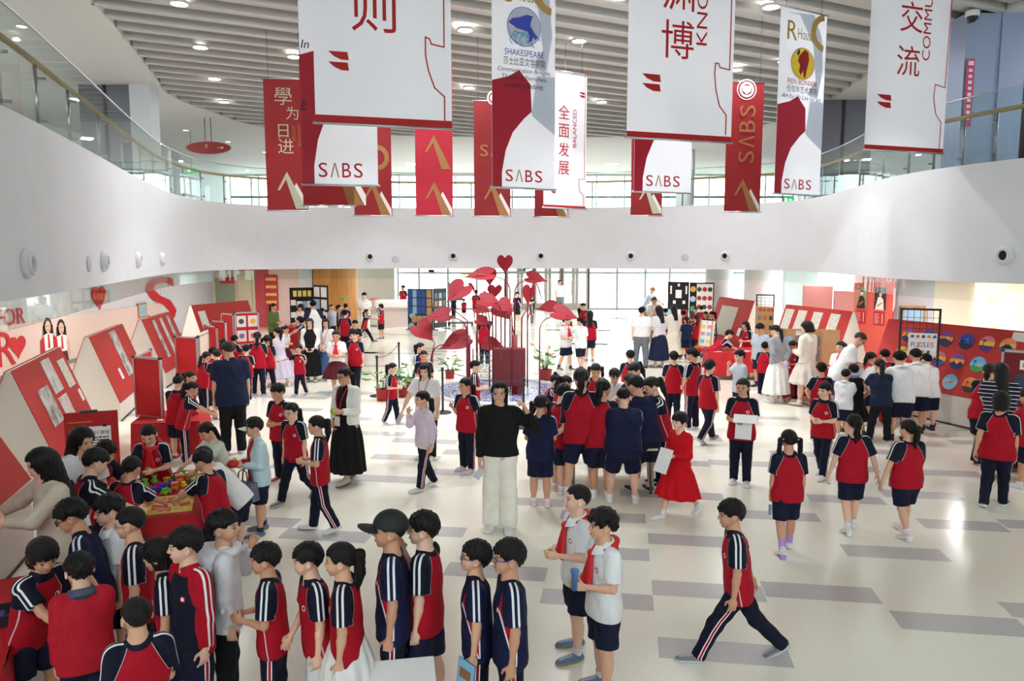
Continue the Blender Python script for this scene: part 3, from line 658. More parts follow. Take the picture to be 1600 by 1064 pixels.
    # ---- feet
    for s in (1, -1):
        Hh, K, An, fp = J[s]; L = .168 * h
        M = Matrix.Translation(Vector(An) + Vector((0, 0, 0))) @ Matrix.Rotation(-fp, 4, 'X') @ Matrix.Rotation(R(6 * s), 4, 'Z') @ Matrix.Translation((0, -.20 * L, -.042 * h)) @ Matrix.Diagonal((L, L, L, 1))
        link('shoe', shoe_t(shoes), o, M)
        if (bot in ('S', 'SS', 'whiteS') or (bot or '').endswith('K')) and sock and dist < 24:
            d = Vector(K - An).normalized(); M = Matrix.Translation(Vector(An)) @ d.to_track_quat('Z', 'Y').to_matrix().to_4x4() @ Matrix.Diagonal((.075 * h, .075 * h, (.075 if sock != 'v' else .25) * h, 1)); link('sock', sock_t(sock), o, M)
    # ---- head wear
    HM = Matrix.Translation(Vector(HP)) @ Matrix(HR.tolist()).to_4x4() @ Matrix.Diagonal((Hd, Hd, Hd, 1))
    if hair: link('hair', hair_t(hair, hh * 1.1 if dist < 13 else .065, hc), o, HM)
    if tie and hair in ('pony', 'lowpony', 'pigtails', 'bun'): link('hair_tie', tie_t(hair, tie), o, HM)
    if hat: link(hat, hat_t(hat), o, HM)
    if glass: link('glasses', glasses_t(glass), o, HM)
    TM = Matrix.Translation(Vector(P)) @ Matrix(T.tolist()).to_4x4() @ Matrix.Diagonal((h, h, h, 1))
    if scarf: link('neckerchief', scarf_t(h), o, TM)
    if lanyard:
        k = ('lan', lanyard)
        if k not in _T:
            m = MB()
            for s in (-1, 1): m.tube([(s * .05, .03, .345), (s * .052, -.05, .335), (s * .035, -.096, .25), (0, -.112, .10)], .004, 5)
            m.box(-.028, -.124, .02, .028, -.116, .10, 1); q = m.build('lanyard', [flat('lanyard_' + lanyard, srgb(200, 24, 40), .6), flat('badge_card', srgb(220, 214, 210), .5)]); _T[k] = q.data; bpy.data.objects.remove(q)
        link('lanyard', _T[k], o, TM)
    bpy.context.view_layer.update() if False else None
    Wm = Matrix.Translation((pos[0], pos[1], 0)) @ Matrix.Rotation(R(face), 4, 'Z')
    return o, {'L': Wm @ Vector(hp_out[1]), 'R': Wm @ Vector(hp_out[-1]), 'head': Wm @ Vector(HP), 'M': Wm, 'HM': Wm @ HM}
# ================================================================== the hall
def catmull(P, n=8):
    out = []
    for i in range(len(P) - 1):
        a, b, c, d = P[max(i - 1, 0)], P[i], P[i + 1], P[min(i + 2, len(P) - 1)]
        for k in range(n):
            t = k / n; out.append(tuple(.5 * (2 * b[j] + (c[j] - a[j]) * t + (2 * a[j] - 5 * b[j] + 4 * c[j] - d[j]) * t * t + (3 * b[j] - a[j] - 3 * c[j] + d[j]) * t ** 3) for j in range(2)))
    return out + [P[-1]]
WALLW = Mat('white_plaster', srgb(214, 215, 219), .75).mottle(3, srgb(206, 207, 211), .4, .8, .5).m
CEILW = Mat('white_ceiling_paint', srgb(214, 213, 210), .7).m
SLATM = Mat('aluminium_slats', srgb(198, 196, 192), .5).m
DARKC = flat('ceiling_void', srgb(140, 138, 134), .9)
STEEL = flat('brushed_steel', srgb(180, 182, 186), .3, .9)
ALU = flat('aluminium_frame', srgb(196, 198, 200), .35, .8)
BLK = flat('black_metal', srgb(26, 26, 28), .5)
GLASS = glassmat('railing_glass', (.90, .955, .94)); PANE = glassmat('window_glass', (.95, .985, .98))
REDP = Mat('red_felt_panel', srgb(196, 34, 36), .85).bump(160, .2, .003).m
REDA = Mat('red_display_face', srgb(192, 52, 48), .7).mottle(5, srgb(184, 46, 44), .4, .7, .6).m
IVORY = Mat('ivory_board', srgb(232, 224, 214), .7).m
PAPER = flat('white_paper', srgb(238, 237, 236), .7)
WOOD = Mat('warm_wood', srgb(196, 136, 62), .45).mottle(4, srgb(168, 108, 44), .35, .7, .8, stretch=(3, 3, .25)).m
RAILW = flat('handrail_wood', srgb(200, 166, 116), .45)
GREYB = srgb(178, 174, 172)
# floor: cream terrazzo with grey inlaid bars
fm = Mat('cream_terrazzo', srgb(240, 235, 220), .17); fm.mottle(60, srgb(222, 217, 202), .45, .75, .7); fm.b.inputs['Specular IOR Level'].default_value = .65
fb = Mat('grey_terrazzo', srgb(194, 189, 187), .19); fb.mottle(60, srgb(176, 171, 169), .45, .75, .7)
f = MB(); f.box(-17, -5, -.2, 17, 60, 0)
TH = R(-8.5); ux, uy = Vector((math.cos(TH), math.sin(TH), 0)), Vector((-math.sin(TH), math.cos(TH), 0))
BARS = [(478, 670, 631, 680), (618, 684, 711, 694), (587, 709, 683, 721), (430, 723, 562, 736), (553, 741, 652, 755), (680, 732, 762, 745), (697, 702, 765, 712), (760, 773, 801, 786), (385, 806, 455, 825), (452, 825, 570, 849), (640, 820, 722, 840), (703, 878, 851, 909), (878, 797, 1009, 818), (806, 777, 880, 791), (864, 850, 1015, 877), (1012, 833, 1164, 858), (849, 919, 1022, 955), (1018, 906, 1199, 941), (1187, 908, 1380, 944), (1027, 995, 1242, 1044), (1388, 954, 1620, 997), (1557, 940, 1740, 972), (1311, 850, 1488, 878), (1430, 810, 1581, 832), (1555, 811, 1680, 830), (969, 764, 1130, 776), (1143, 796, 1284, 816), (1258, 772, 1387, 789), (1371, 765, 1509, 782), (1430, 733, 1538, 745), (1297, 700, 1394, 709), (1440, 677, 1472, 683), (1479, 687, 1560, 695), (1440, 665, 1522, 671), (1201, 704, 1310, 715), (1106, 718, 1210, 730), (1035, 718, 1110, 729), (1150, 649, 1250, 656), (1300, 727, 1376, 737), (430, 636, 502, 641), (545, 651, 578, 657), (30, 985, 120, 1020), (0, 855, 60, 880), (200, 645, 260, 652), (1040, 680, 1130, 690), (1000, 655, 1060, 662)]
for x0, y0, x1, y1 in BARS:
    a, b = G(x0, y0), G(x1, y1); d = b - a; L, Wd = d.dot(ux), abs(d.dot(uy)); Wd = min(max(Wd, .30), .36); c = [a, a + ux * L, a + ux * L - uy * Wd, a - uy * Wd]
    f.poly([(p.x, p.y, .0012) for p in c[::-1]], 1)
rr = random.Random(3)
for k in range(70):
    p = ux * rr.uniform(-13, 13) + uy * (round(rr.uniform(15.5, 42) / .68) * .68)
    if 0: pass
    L = rr.choice((1.3, 1.9, 2.6)); c = [p, p + ux * L, p + ux * L - uy * .33, p - uy * .33]; f.poly([(q.x, q.y, .0012) for q in c[::-1]], 1)
fo = f.build('floor', [fm.m, fb.m]); fo['kind'] = 'structure'
# curved balcony edge
CURB = catmull([(-4.0, 2.0), (-4.25, 4.6), (-4.8, 7.3), (-5.7, 10.4), (-7.05, 14.8), (-7.95, 18.3), (-8.0, 21), (-6.6, 22.7), (-3.2, 23.5), (0, 23.6), (3, 23.2), (6, 21.9), (7.35, 20.5), (7.5, 18.2), (6.95, 14.4), (7.1, 12.5), (7.65, 11), (8.5, 8.6), (9.2, 5.5), (9.4, 2)], 10)
def offs(poly, d):
    out = []
    for i, p in enumerate(poly):
        a, b = Vector(poly[max(i - 1, 0)]), Vector(poly[min(i + 1, len(poly) - 1)]); t = (b - a).normalized(); out.append((p[0] - t.y * d, p[1] + t.x * d))
    return out
ZB, ZT = 2.66, 4.5
def strip(name, poly, z0, z1, mat, thick=.12, parent=None, sm=True):
    b = MB(); o = offs(poly, thick); n = len(poly)
    for (A, B, fl) in ((poly, poly, 0), (o, o, 1)):
        b.grid(lambda u, v: (A[round(u * (n - 1))][0], A[round(u * (n - 1))][1], z0 + (z1 - z0) * v), n - 1, 1, 0, sm)
    for z in (z0, z1): b.grid(lambda u, v: ((poly, o)[round(v)][round(u * (n - 1))][0], (poly, o)[round(v)][round(u * (n - 1))][1], z), n - 1, 1, 0, False)
    return b.build(name, mat, parent)
bal = strip('wall_balcony', CURB, ZB, ZT, WALLW, .16); bal['kind'] = 'structure'
# slab between the two storeys, ring-shaped
outer = []
for x, y in CURB:
    if y < 19 : outer.append((-17 if x < 0 else 17, y))
    else: outer.append((max(-17, min(17, x * 2.15)), 44))
b = MB(); n = len(CURB)
for z, nm in ((ZB + .01, 0), (ZT - .02, 1)):
    b.grid(lambda u, v: ((CURB, outer)[round(v)][round(u * (n - 1))][0], (CURB, outer)[round(v)][round(u * (n - 1))][1], z), n - 1, 1, nm, False)
fs = b.build('floor_upper', [CEILW, flat('upper_floor', srgb(200, 196, 188), .4)]); fs['kind'] = 'structure'
# ceiling: slats in the middle, a smooth soffit round them
SB = catmull([(-6.6, 6), (-6.9, 11), (-7.6, 14.5), (-8.3, 17.2), (-9.1, 20.0), (-9.75, 22.3), (-9.6, 24.6), (-8.6, 28.2), (-3.6, 29.9), (4.9, 30.0), (9.0, 27), (9.4, 23.7), (9.0, 19.7), (9.1, 16.4), (9.6, 11), (10, 6)], 6)
so = []
for x, y in SB:
    so.append((-18 if x < 0 else 18, y) if y < 23 else (max(-18, min(18, x * 2.2)), 46))
b = MB(); n = len(SB); pin = (lambda u, v: ((SB, so)[round(v)][round(u * (n - 1))][0], (SB, so)[round(v)][round(u * (n - 1))][1], 7.6))
b.grid(pin, n - 1, 1, 0, False); b.grid(lambda u, v: (SB[round(u * (n - 1))][0], SB[round(u * (n - 1))][1], 7.6 + .5 * v), n - 1, 1, 0, True)
b.box(-18, -5, 7.62, 18, 6, 7.9, 0)
b.box(-18, 6, 8.1, 18, 46, 8.2, 1)
ce = b.build('ceiling', [CEILW, DARKC]); ce['kind'] = 'structure'
SA = R(27); sd, sn = Vector((math.cos(SA), math.sin(SA), 0)), Vector((-math.sin(SA), math.cos(SA), 0))
def inside(p):
    c = False; j = len(SB) - 1
    for i in range(len(SB)):
        (xi, yi), (xj, yj) = SB[i], SB[j]
        if (yi > p[1]) != (yj > p[1]) and p[0] < (xj - xi) * (p[1] - yi) / (yj - yi) + xi: c = not c
        j = i
    return c
b = MB(); k = 0; q = -2.0
while q < 32:
    run = None
    for t in range(-300, 301):
        p = sn * q + sd * (t * .1); ins = inside(p)
        if ins and run is None: run = t
        if run is not None and (not ins or t == 300):
            a, e = sn * q + sd * (run * .1), sn * q + sd * ((t - 1) * .1); wd = (.21, .12, .12)[k % 3]; z = (7.70, 7.60, 7.66)[k % 3]
            m = Matrix.Translation(((a + e) / 2).to_3d()) @ Matrix.Rotation(SA, 4, 'Z'); L = (e - a).length / 2 + .05; b.box(-L, -wd / 2, z, L, wd / 2, z + .16, 0, m); run = None
    q += (.28, .21, .23)[k % 3]; k += 1
sl = b.build('slats', SLATM, ce)
# far glass walls, ground floor and upper floor
def curtain(name, xs, y, z0, z1, mat, w=.07, hz=()):
    f = MB()
    for x in xs: f.box(x - w / 2, y - .06, z0, x + w / 2, y + .06, z1)
    for z in (z0 + .03, z1 - .05) + tuple(hz): f.box(xs[0], y - .05, z - .05, xs[-1], y + .05, z + .05)
    o = f.build(name, mat); o['kind'] = 'structure'; p = MB().box(xs[0], y - .008, z0, xs[-1], y + .008, z1).build('pane', PANE, o); return o
FR = flat('window_frame', srgb(150, 150, 154), .5, .3)
# side walls and far walls
def structbox(name, x0, y0, z0, x1, y1, z1, mat): o = MB().box(x0, y0, z0, x1, y1, z1).build(name, mat); o['kind'] = 'structure'; return o
PINKW = flat('beige_pink_wall', srgb(226, 204, 192), .7)
lw = MB().box(-13.0, 2, 0, -12.7, 33, 2.66, 0).box(-12.7, 2, 0, -12.66, 27.5, 1.35, 1).box(-12.7, 27.5, 0, -12.685, 33, 2.66, 0).build('wall_left', [WALLW, PINKW]); lw['kind'] = 'structure'
structbox('wall_right_end', 9.42, 17.2, 0, 14.0, 17.4, 2.66, flat('cream_wall', srgb(232, 220, 200), .7))
structbox('wall_right', 14.0, 2, 0, 14.3, 17.4, 2.66, flat('cream_wall', srgb(232, 220, 200), .7))
structbox('wall_left_upper', -16.4, 2, 4.5, -16.2, 44, 7.7, WALLW); structbox('wall_right_upper', 16.2, 2, 4.5, 16.4, 44, 7.7, WALLW)
structbox('wall_behind', -17, -5.2, 0, 17, -5, 5.4, flat('grey_wall', srgb(150, 148, 145), .8)); curtain('window_fill', [-17 + i * 3.4 for i in range(11)], -5.1, 5.4, 7.6, FR, .08, (6.6,))  # unseen window band behind the camera, added and sized for front fill light
structbox('wall_left_near', -17, -5, 0, -16.8, 2, 8, WALLW); structbox('wall_right_near', 16.8, -5, 0, 17, 2, 8, WALLW)
structbox('baseboard_left', -12.66, 2, 0, -12.62, 33, .1, flat('grey_skirting', srgb(130, 130, 130), .6))
wx = lambda px, D: AT(px, 450, D).x
gx = [wx(p, 43) for p in (622, 655, 700, 745, 790)]; curtain('window_1', gx, 43, 0, 2.66, FR, .10, (2.05,))
gx = [wx(p, 43) for p in (920, 964, 1008, 1046, 1111, 1141, 1180, 1215)]; curtain('window_2', gx, 43, 0, 2.66, FR, .10, (2.05,))
for i, (a, c) in enumerate(((792, 833), (836, 876), (879, 918))):
    xa, xc = wx(a, 43), wx(c, 43); f = MB(); xm = (xa + xc) / 2
    for x in (xa, xm - .1, xm + .1, xc): f.box(x - .09, 42.94, 0, x + .09, 43.06, 2.6)
    f.box(xa, 42.95, 0, xc, 43.05, .35).box(xa, 42.95, 2.0, xc, 43.05, 2.15).box(xa, 42.95, 2.5, xc, 43.05, 2.66)
    d = f.build('door_%d' % (i + 1), flat('bronze_door_frame', srgb(176, 166, 160), .4, .4)); d['kind'] = 'structure'
    MB().box(xa, 42.99, .35, xc, 43.01, 2.5).build('pane', PANE, d)
    for s in (-1, 1): MB().tube([(xm + s * .22, 42.85, .8), (xm + s * .22, 42.85, 1.6)], .02, 8).build('door_handle', STEEL, d)
curtain('window_3', [-16 + i * 1.6 for i in range(21)], 44, 4.5, 7.6, flat('white_window_frame', srgb(226, 228, 230), .5), .08, (5.3, 6.3, 6.35))
structbox('wall_far_left', -17, 38.0, 0, -8.2, 38.2, 2.66, flat('grey_beige_wall', srgb(206, 200, 190), .7)); structbox('wall_far_right', 15.2, 38, 0, 17, 44, 2.66, WALLW)
structbox('wall_desk', -8.3, 40.2, 0, -6.2, 40.4, 2.66, flat('grey_beige_wall', srgb(206, 200, 190), .7))
# ground outside
g = MB().box(-60, 60.02, -.25, 60, 130, -.05).box(-60, 43.2, -.24, 60, 60.02, -.21).build('exterior_ground', flat('pale_paving', srgb(206, 204, 198), .8)); g['kind'] = 'structure'
cols = [srgb(*c) for c in ((228, 150, 160), (150, 205, 210), (240, 220, 160), (160, 190, 150), (226, 226, 226), (236, 176, 120))]
b = MB(); r2 = random.Random(5)
for i in range(60):
    x = r2.uniform(-22, 26); z = r2.uniform(1.2, 3.0); b.box(x, 62, z, x + r2.uniform(.4, 1.6), 62.3, z + r2.uniform(.3, .9), i % 6)
b.box(-40, 62.3, -.1, 40, 62.6, 4.2, 4)
e = b.build('exterior_wall', [flat('painted_panel_%s' % 'abcdef'[i], c, .8) for i, c in enumerate(cols)]); e['kind'] = 'structure'
# columns
def column(name, x, y, r, z0, z1, mat, n=32): o = MB().lathe([(r, z0), (r, z1)], (x, y, 0), n).build(name, mat); o['kind'] = 'structure'; return o
column('column_wood', -7.45, 32.2, .92, 0, 2.66, WOOD)
structbox('column_pink', -10.2, 32.0, 0, -8.9, 33, 2.66, flat('pink_beige_panel', srgb(224, 192, 180), .6)); structbox('column_grey', -8.9, 31.9, 0, -8.35, 32.6, 2.66, flat('pale_grey_column', srgb(206, 212, 216), .6))
column('column_white', 8.85, 27.0, .62, 0, 2.66, flat('white_column', srgb(232, 232, 236), .55)); column('column_white', 7.75, 28.6, .5, 0, 2.66, flat('white_column', srgb(232, 232, 236), .55))
structbox('column_right', 8.62, 17.0, 0, 9.42, 17.12, 2.66, flat('grey_column', srgb(186, 184, 190), .6))
structbox('wall_far_left_red', -11.6, 32.4, 0, -10.2, 32.6, 2.66, flat('pink_red_panel', srgb(212, 84, 92), .6))
structbox('wall_corner', -12.8, 32.6, 0, -11.6, 32.8, 2.66, WALLW)
o = MB().box(-12.7, 32.3, 0, -10.9, 32.5, 2.4, 0).box(-12.55, 32.25, 0, -11.75, 32.31, 2.1, 1).box(-11.6, 32.2, 0, -11.0, 32.3, 2.2, 2)
o = o.build('door_4', [flat('door_surround', srgb(226, 214, 190), .6), flat('sage_door', srgb(150, 160, 138), .6), flat('cream_door', srgb(216, 206, 172), .6)]); o['kind'] = 'structure'
# upper floor rooms: lift doors, columns, shelves
def lift(x0, x1, y, nm):
    o = MB().box(x0, y, 4.5, x1, y + .3, 7.6, 0).box((x0 + x1) / 2 - .04, y - .03, 4.5, (x0 + x1) / 2 + .04, y, 7.6, 1).build(nm, [flat('dark_grey_panel', srgb(104, 106, 116), .45, .3), BLK]); o['kind'] = 'structure'
lift(-11.6, -10.2, 21.0, 'door_5'); lift(8.9, 10.6, 23, 'door_6')
structbox('column_upper_left', -10.2, 20.9, 4.5, -9.65, 21.4, 7.6, flat('pale_column', srgb(200, 204, 206), .6))
o = MB().box(8.55, 14.9, 4.5, 9.7, 15.5, 7.6, 0).box(9.7, 14.95, 4.5, 9.86, 15.5, 7.6, 1).box(9.86, 14.9, 4.5, 10.9, 15.5, 7.6, 0).box(9.2, 14.86, 4.5, 9.26, 14.9, 7.6, 0).build('column_upper_right', [flat('blue_grey_panel', srgb(146, 158, 186), .4, .2), BLK]); o['kind'] = 'structure'
for nm, x, y in (('column_upper_back', -6.5, 33), ('column_upper_far', 7.6, 34), ('column_upper_mid', 12.2, 30), ('column_upper_side', -14, 15)): column(nm, x, y, .4, 4.5, 7.6, flat('pale_column', srgb(200, 204, 206), .6))
# ------------------------------------------------------------------ glass railing on the balcony
rail = empty('glass_railing', (0, 23.5, 4.5), 0, 'curved glass railing with wooden handrail along the white balcony edge', 'railing')
INV = Matrix.Translation((0, -23.5, -4.5))
gl = offs(CURB, .06); step = 4; i = 0
while i < len(gl) - 1:
    seg = gl[i:i + step + 1]
    if len(seg) < 2: break
    n = len(seg); b = MB(); o2 = offs(seg, .012)
    for A in (seg, o2): b.grid(lambda u, v: (A[round(u * (n - 1))][0], A[round(u * (n - 1))][1], 4.42 + 1.13 * v), n - 1, 1, 0, False)
    for z in (4.42, 5.55): b.grid(lambda u, v: ((seg, o2)[round(v)][round(u * (n - 1))][0], (seg, o2)[round(v)][round(u * (n - 1))][1], z), n - 1, 1, 0, False)
    b.build('glass_panel', GLASS, rail, M=INV); i += step
hr = offs(CURB, .17)
MB().tube([(x, y, 5.28) for x, y in hr], .035, 8).build('handrail', RAILW, rail, M=INV)
MB().tube([(x, y, 5.555) for x, y in offs(CURB, .066)], .012, 6).build('edge_trim', STEEL, rail, M=INV)
for i in range(2, len(hr), 4):
    p, q2 = hr[i], gl[i]; b = MB().tube([(p[0], p[1], 4.48), (p[0], p[1], 5.26)], .022, 8)
    for z in (4.62, 5.1): b.tube([(p[0], p[1], z), (q2[0], q2[1], z)], .014, 6)
    b.build('post', STEEL, rail, M=INV)
# hanging glass smoke barrier under the balcony
sbm = strip('smoke_barrier', offs(CURB, .08), 2.36, 2.66, GLASS, .012, sm=True); tag(sbm, 'clear glass smoke barrier strip hanging under the balcony edge', 'glass barrier')
# ------------------------------------------------------------------ air nozzles
def nearest_on_curb(p):
    best = min(range(1, len(CURB) - 1), key=lambda i: (CURB[i][0] - p.x) ** 2 + (CURB[i][1] - p.y) ** 2); a, c = Vector(CURB[best - 1]), Vector(CURB[best + 1]); t = (c - a).normalized(); return Vector(CURB[best]), Vector((t.y, -t.x))
def curb_hit(px, py):
    d = ray(px, py); az = d[0] / d[1]; best = None
    for i in range(len(CURB) - 1):
        (x0, y0), (x1, y1) = CURB[i], CURB[i + 1]; f0, f1 = x0 - az * y0, x1 - az * y1
        if f0 * f1 <= 0 and f0 != f1: t = f0 / (f0 - f1); best = (x0 + (x1 - x0) * t, y0 + (y1 - y0) * t, Vector((x1 - x0, y1 - y0)).normalized()); break
    x, y, t = best; return Vector((x, y, CAMZ + d[2] * y / d[1])), Vector((t.y, -t.x, 0))
NZ = [(40, 412, 'largest round air nozzle at the left end of the balcony wall'), (160, 408, 'round air nozzle second from the left end of the balcony'), (214, 406, 'round air nozzle third from the left end of the balcony'), (252, 405, 'round air nozzle fourth from the left, where the balcony curves'), (578, 401, 'air nozzle on the balcony above the wooden column'), (708, 400, 'air nozzle on the balcony just left of the tall red heart leaf'), (845, 400, 'air nozzle on the balcony just right of the tall red heart leaf'), (986, 400, 'air nozzle on the balcony above the glass entrance windows'), (1133, 400, 'air nozzle on the balcony above the black notice board'), (1570, 399, 'large air nozzle at the right end of the balcony wall')]
for px, py, lab in NZ:
    p, nrm = curb_hit(px, py); rt = nrm.to_track_quat('Z', 'Y').to_matrix().to_4x4(); e = empty('air_nozzle', p, 0, lab, 'air vent', 'air nozzles along the balcony'); rr_ = .145
    MB().lathe([(0, -.02), (rr_, -.02), (rr_ * 1.03, .02), (rr_ * .92, .05), (rr_ * .8, .055)], n=28, M=rt).build('flange', WALLW, e)
    MB().lathe([(rr_ * .8, .03), (rr_ * .78, .06), (rr_ * .64, .085), (rr_ * .55, .08), (rr_ * .5, .03)], n=28, M=rt).build('nozzle', WALLW, e)
    MB().lathe([(rr_ * .51, .035), (0, .03)], n=28, M=rt).build('opening', flat('nozzle_dark', (.01, .01, .012), .8), e)
for px, py, lab in ((138, 412, 'flat round cover plate on the left balcony wall'), (618, 405, 'flat grey round cover plate beside the wooden column nozzle'), (1070, 402, 'flat grey round cover plate between two right nozzles')):
    p, nrm = curb_hit(px, py); rt = nrm.to_track_quat('Z', 'Y').to_matrix().to_4x4(); o = MB().lathe([(.0, .018), (.10, .018), (.11, .012), (.11, -.01)], n=28).build('cover_plate', flat('plate_grey', srgb(188, 188, 192), .5), M=Matrix.Translation(p) @ rt); tag(o, lab, 'cover plate', 'cover plates on the balcony')
# ------------------------------------------------------------------ ceiling lights
LITM = glow('lamp_glow', (1, .96, .9), 26)
LP = [(280, 7), (313, 75), (335, 124), (350, 160), (560, 20), (727, 48), (733, 138), (905, 65), (940, 160), (1205, 12), (1090, 40), (600, 110), (1010, 130), (1150, 110), (830, 10), (460, 90)]
LW = [G(x, y, 7.58) for x, y in LP] + [Vector((-5.0, 13.2, 7.58)), Vector((-1.6, 13.4, 7.58)), Vector((1.9, 14.0, 7.58)), Vector((6.4, 18.5, 7.58)), Vector((-3.8, 19.5, 7.58)), Vector((7.0, 24.5, 7.58)), Vector((-.5, 26.0, 7.58))]
LLAB = ['ceiling light nearest the top left corner of the slats', 'ceiling light below the top left one, above the left balcony', 'ceiling light left of the red calligraphy banner, upper of two', 'ceiling light left of the red calligraphy banner, lower of two']
for i, p in enumerate(LW):
    e = empty('ceiling_light', p, SA, LLAB[i] if i < 4 else 'recessed ceiling light glowing among the slats over the hall', 'ceiling light', 'recessed ceiling lights among the slats')
    MB().lathe([(.15, .0), (.17, .0), (.17, .05), (.15, .05)], n=20).build('rim', SLATM, e); MB().lathe([(0, .02), (.15, .02)], n=20).build('diffuser', LITM, e)
    l = bpy.data.lights.new('downlight', 'SPOT'); l.energy = LIGHT_E * ((.8 if p.y < 14.1 else .45 if p.y > 18.4 else .9) * (.45 if p.x < -4.9 else 1)); l.color = (.96, .985, 1); l.spot_size = R(95); l.spot_blend = .12; l.shadow_soft_size = .14
    lo = bpy.data.objects.new('downlight', l); COL.objects.link(lo); lo.parent = e; lo.location = (0, 0, -.03)
    l = bpy.data.lights.new('downlight_glow', 'AREA'); l.shape = 'DISK'; l.size = .28; l.energy = SOFT_E * (.3 if p.y > 18.4 or p.x < -4.9 else 1); l.color = (.96, .985, 1); lo = bpy.data.objects.new('downlight_glow', l); COL.objects.link(lo); lo.parent = e; lo.location = (0, 0, -.02)
# round downlights in the soffit upstairs
for i, (px, py, lab) in enumerate(((290, 204, 'small round downlight left of the red oval hanging sign'), (356, 222, 'small round downlight just above the red oval hanging sign'), (414, 238, 'small round downlight left of the calligraphy banner edge'), (34, 42, 'bright square lamp behind the left glass railing'), (1595, 92, 'round downlight in the upper right room'))):
    p = G(px, py, 7.57); e = empty('downlight_fitting', p, 0, lab, 'ceiling light'); MB().lathe([(.09, 0), (.11, 0), (.11, .04)], n=18).build('rim', CEILW, e); MB().lathe([(0, .01), (.09, .01)], n=18).build('diffuser', LITM, e)
# ------------------------------------------------------------------ signs up there
p = AT(326, 231, 26); e = empty('hanging_sign', p, 0, 'red oval hanging sign with arrow below the upper ceiling', 'sign')
MB().prism([(.74 * math.cos(a), .20 * math.sin(a)) for a in [i * math.pi / 16 for i in range(32)]], -.04, .04, 0, Matrix.Rotation(R(90), 4, 'X')).build('board', flat('sign_red', srgb(140, 24, 26), .5), e)
b = MB(); text_on(b, '2\u2032', lambda u, v: (u, -.045, v), -.05, .05, .12, 0); text_on(b, '\u2192', lambda u, v: (u, -.045, v), .42, 0, .1, 0, .22); b.build('lettering', flat('sign_white', srgb(220, 200, 200), .5), e)
for s in (-.1, .1): MB().tube([(s, 0, .18), (s, 0, 7.6 - p.z)], .012, 6).build('rod', BLK, e)
EXM = glow('exit_green', srgb(20, 170, 90), 1.2)
for px, py, D, lab in ((300, 266, 29, 'green exit sign upstairs left of the calligraphy banner'), (520, 326, 30, 'green exit sign upstairs low between two red banners'), (1232, 312, 27, 'green exit sign upstairs at the right, above the balcony'), (281, 507, 30, 'green exit sign on the ground floor beside the slanted display boards')):
    p = AT(px, py, D); e = empty('exit_sign', p, 0, lab, 'exit sign', 'green exit signs'); MB().box(-.2, -.03, -.09, .2, .03, .09).build('case', EXM, e)
    b = MB(); b.box(-.14, -.035, -.05, -.06, -.031, .05); b.prism([(.02, -.03), (.12, 0), (.02, .03)], .031, .035, 0, Matrix.Rotation(R(90), 4, 'X')); b.build('pictogram', glow('exit_white', (.8, 1, .85), 1.5), e)
    MB().tube([(0, 0, .08), (0, 0, max(.2, (7.6 if p.z > 4 else 2.66) - p.z))], .012, 6).build('rod', STEEL, e)
for px, py, D, lab in ((1518, 45, 14.8, 'black dome camera under the right soffit'), (1349, 128, 18, 'dome camera left of the right white banner')):
    p = AT(px, py, D); p.z = 7.5 if D < 16 else 7.52; p.x += 0 if D < 16 else .6; e = empty('dome_camera', p, 0, lab, 'camera'); MB().lathe([(.12, .1), (.12, 0), (.10, 0)], n=20).build('base', WALLW, e); MB().lathe([(.10, 0), (.09, -.05), (.05, -.09), (0, -.10)], n=20).build('dome', BLK, e)
# pink notice on the right column
p = AT(1514, 145, 14.84); b = MB().box(-.07, -.01, -.62, .07, .01, .62, 0); text_on(b, 'BOOKS', lambda u, v: (u, -.012, v), 0, 0, .08, 1, .9, 90); 
b = MB().box(-.07, -.01, -.62, .07, .01, .62, 0).box(-.05, -.013, .5, .05, -.011, .58, 1)
for i in range(9): b.box(-.035, -.013, -.5 + i * .11, .035, -.011, -.44 + i * .11, 1)
o = b.build('notice_strip', [flat('notice_pink', srgb(196, 60, 110), .5), flat('notice_white', srgb(236, 220, 226), .5)], loc=p); tag(o, 'tall pink notice strip on the blue grey upper column', 'notice')
# bookshelf and books upstairs at the right
bs = empty('bookshelf', (12.0, 16.2, 4.5), 0, 'white open bookshelf behind the right glass railing', 'bookshelf')
MB().box(-1.3, -.15, .0, -1.24, .25, 1.5).build('side_panel', PAPER, bs); MB().box(1.24, -.15, 0, 1.3, .25, 1.5).build('side_panel', PAPER, bs); MB().box(-1.24, .2, 0, 1.24, .25, 1.5).build('back_panel', PAPER, bs)
for z in (.42, .85, 1.47): MB().box(-1.24, -.15, z, 1.24, .2, z + .03).build('shelf', PAPER, bs)
r3 = random.Random(9); x = -1.2; proto = None
bc = [(40, 70, 140), (200, 180, 60), (60, 130, 80), (220, 220, 220), (170, 60, 50), (70, 150, 190), (90, 60, 120)]
bms = [MB().box(0, -.1, 0, .05, .1, .24).build('book', flat('book_cover_%s' % 'abcdefg'[i], srgb(*c), .6)) for i, c in enumerate(bc)]
for zz in (.88, .45):
    x = -1.2
    while x < 1.1:
        o = bms[r3.randrange(7)].copy(); COL.objects.link(o); o.location = (12.0 + x, 16.2, 4.5 + zz); s = r3.uniform(.7, 1.2); o.scale = (s * r3.uniform(.8, 1.6), 1, s); x += .05 * o.scale.x + .004; tag(o, 'book standing on the white upstairs bookshelf', 'book', 'books on the upstairs shelf')
        if r3.random() < .12: x += .15
for o in bms: bpy.data.objects.remove(o)

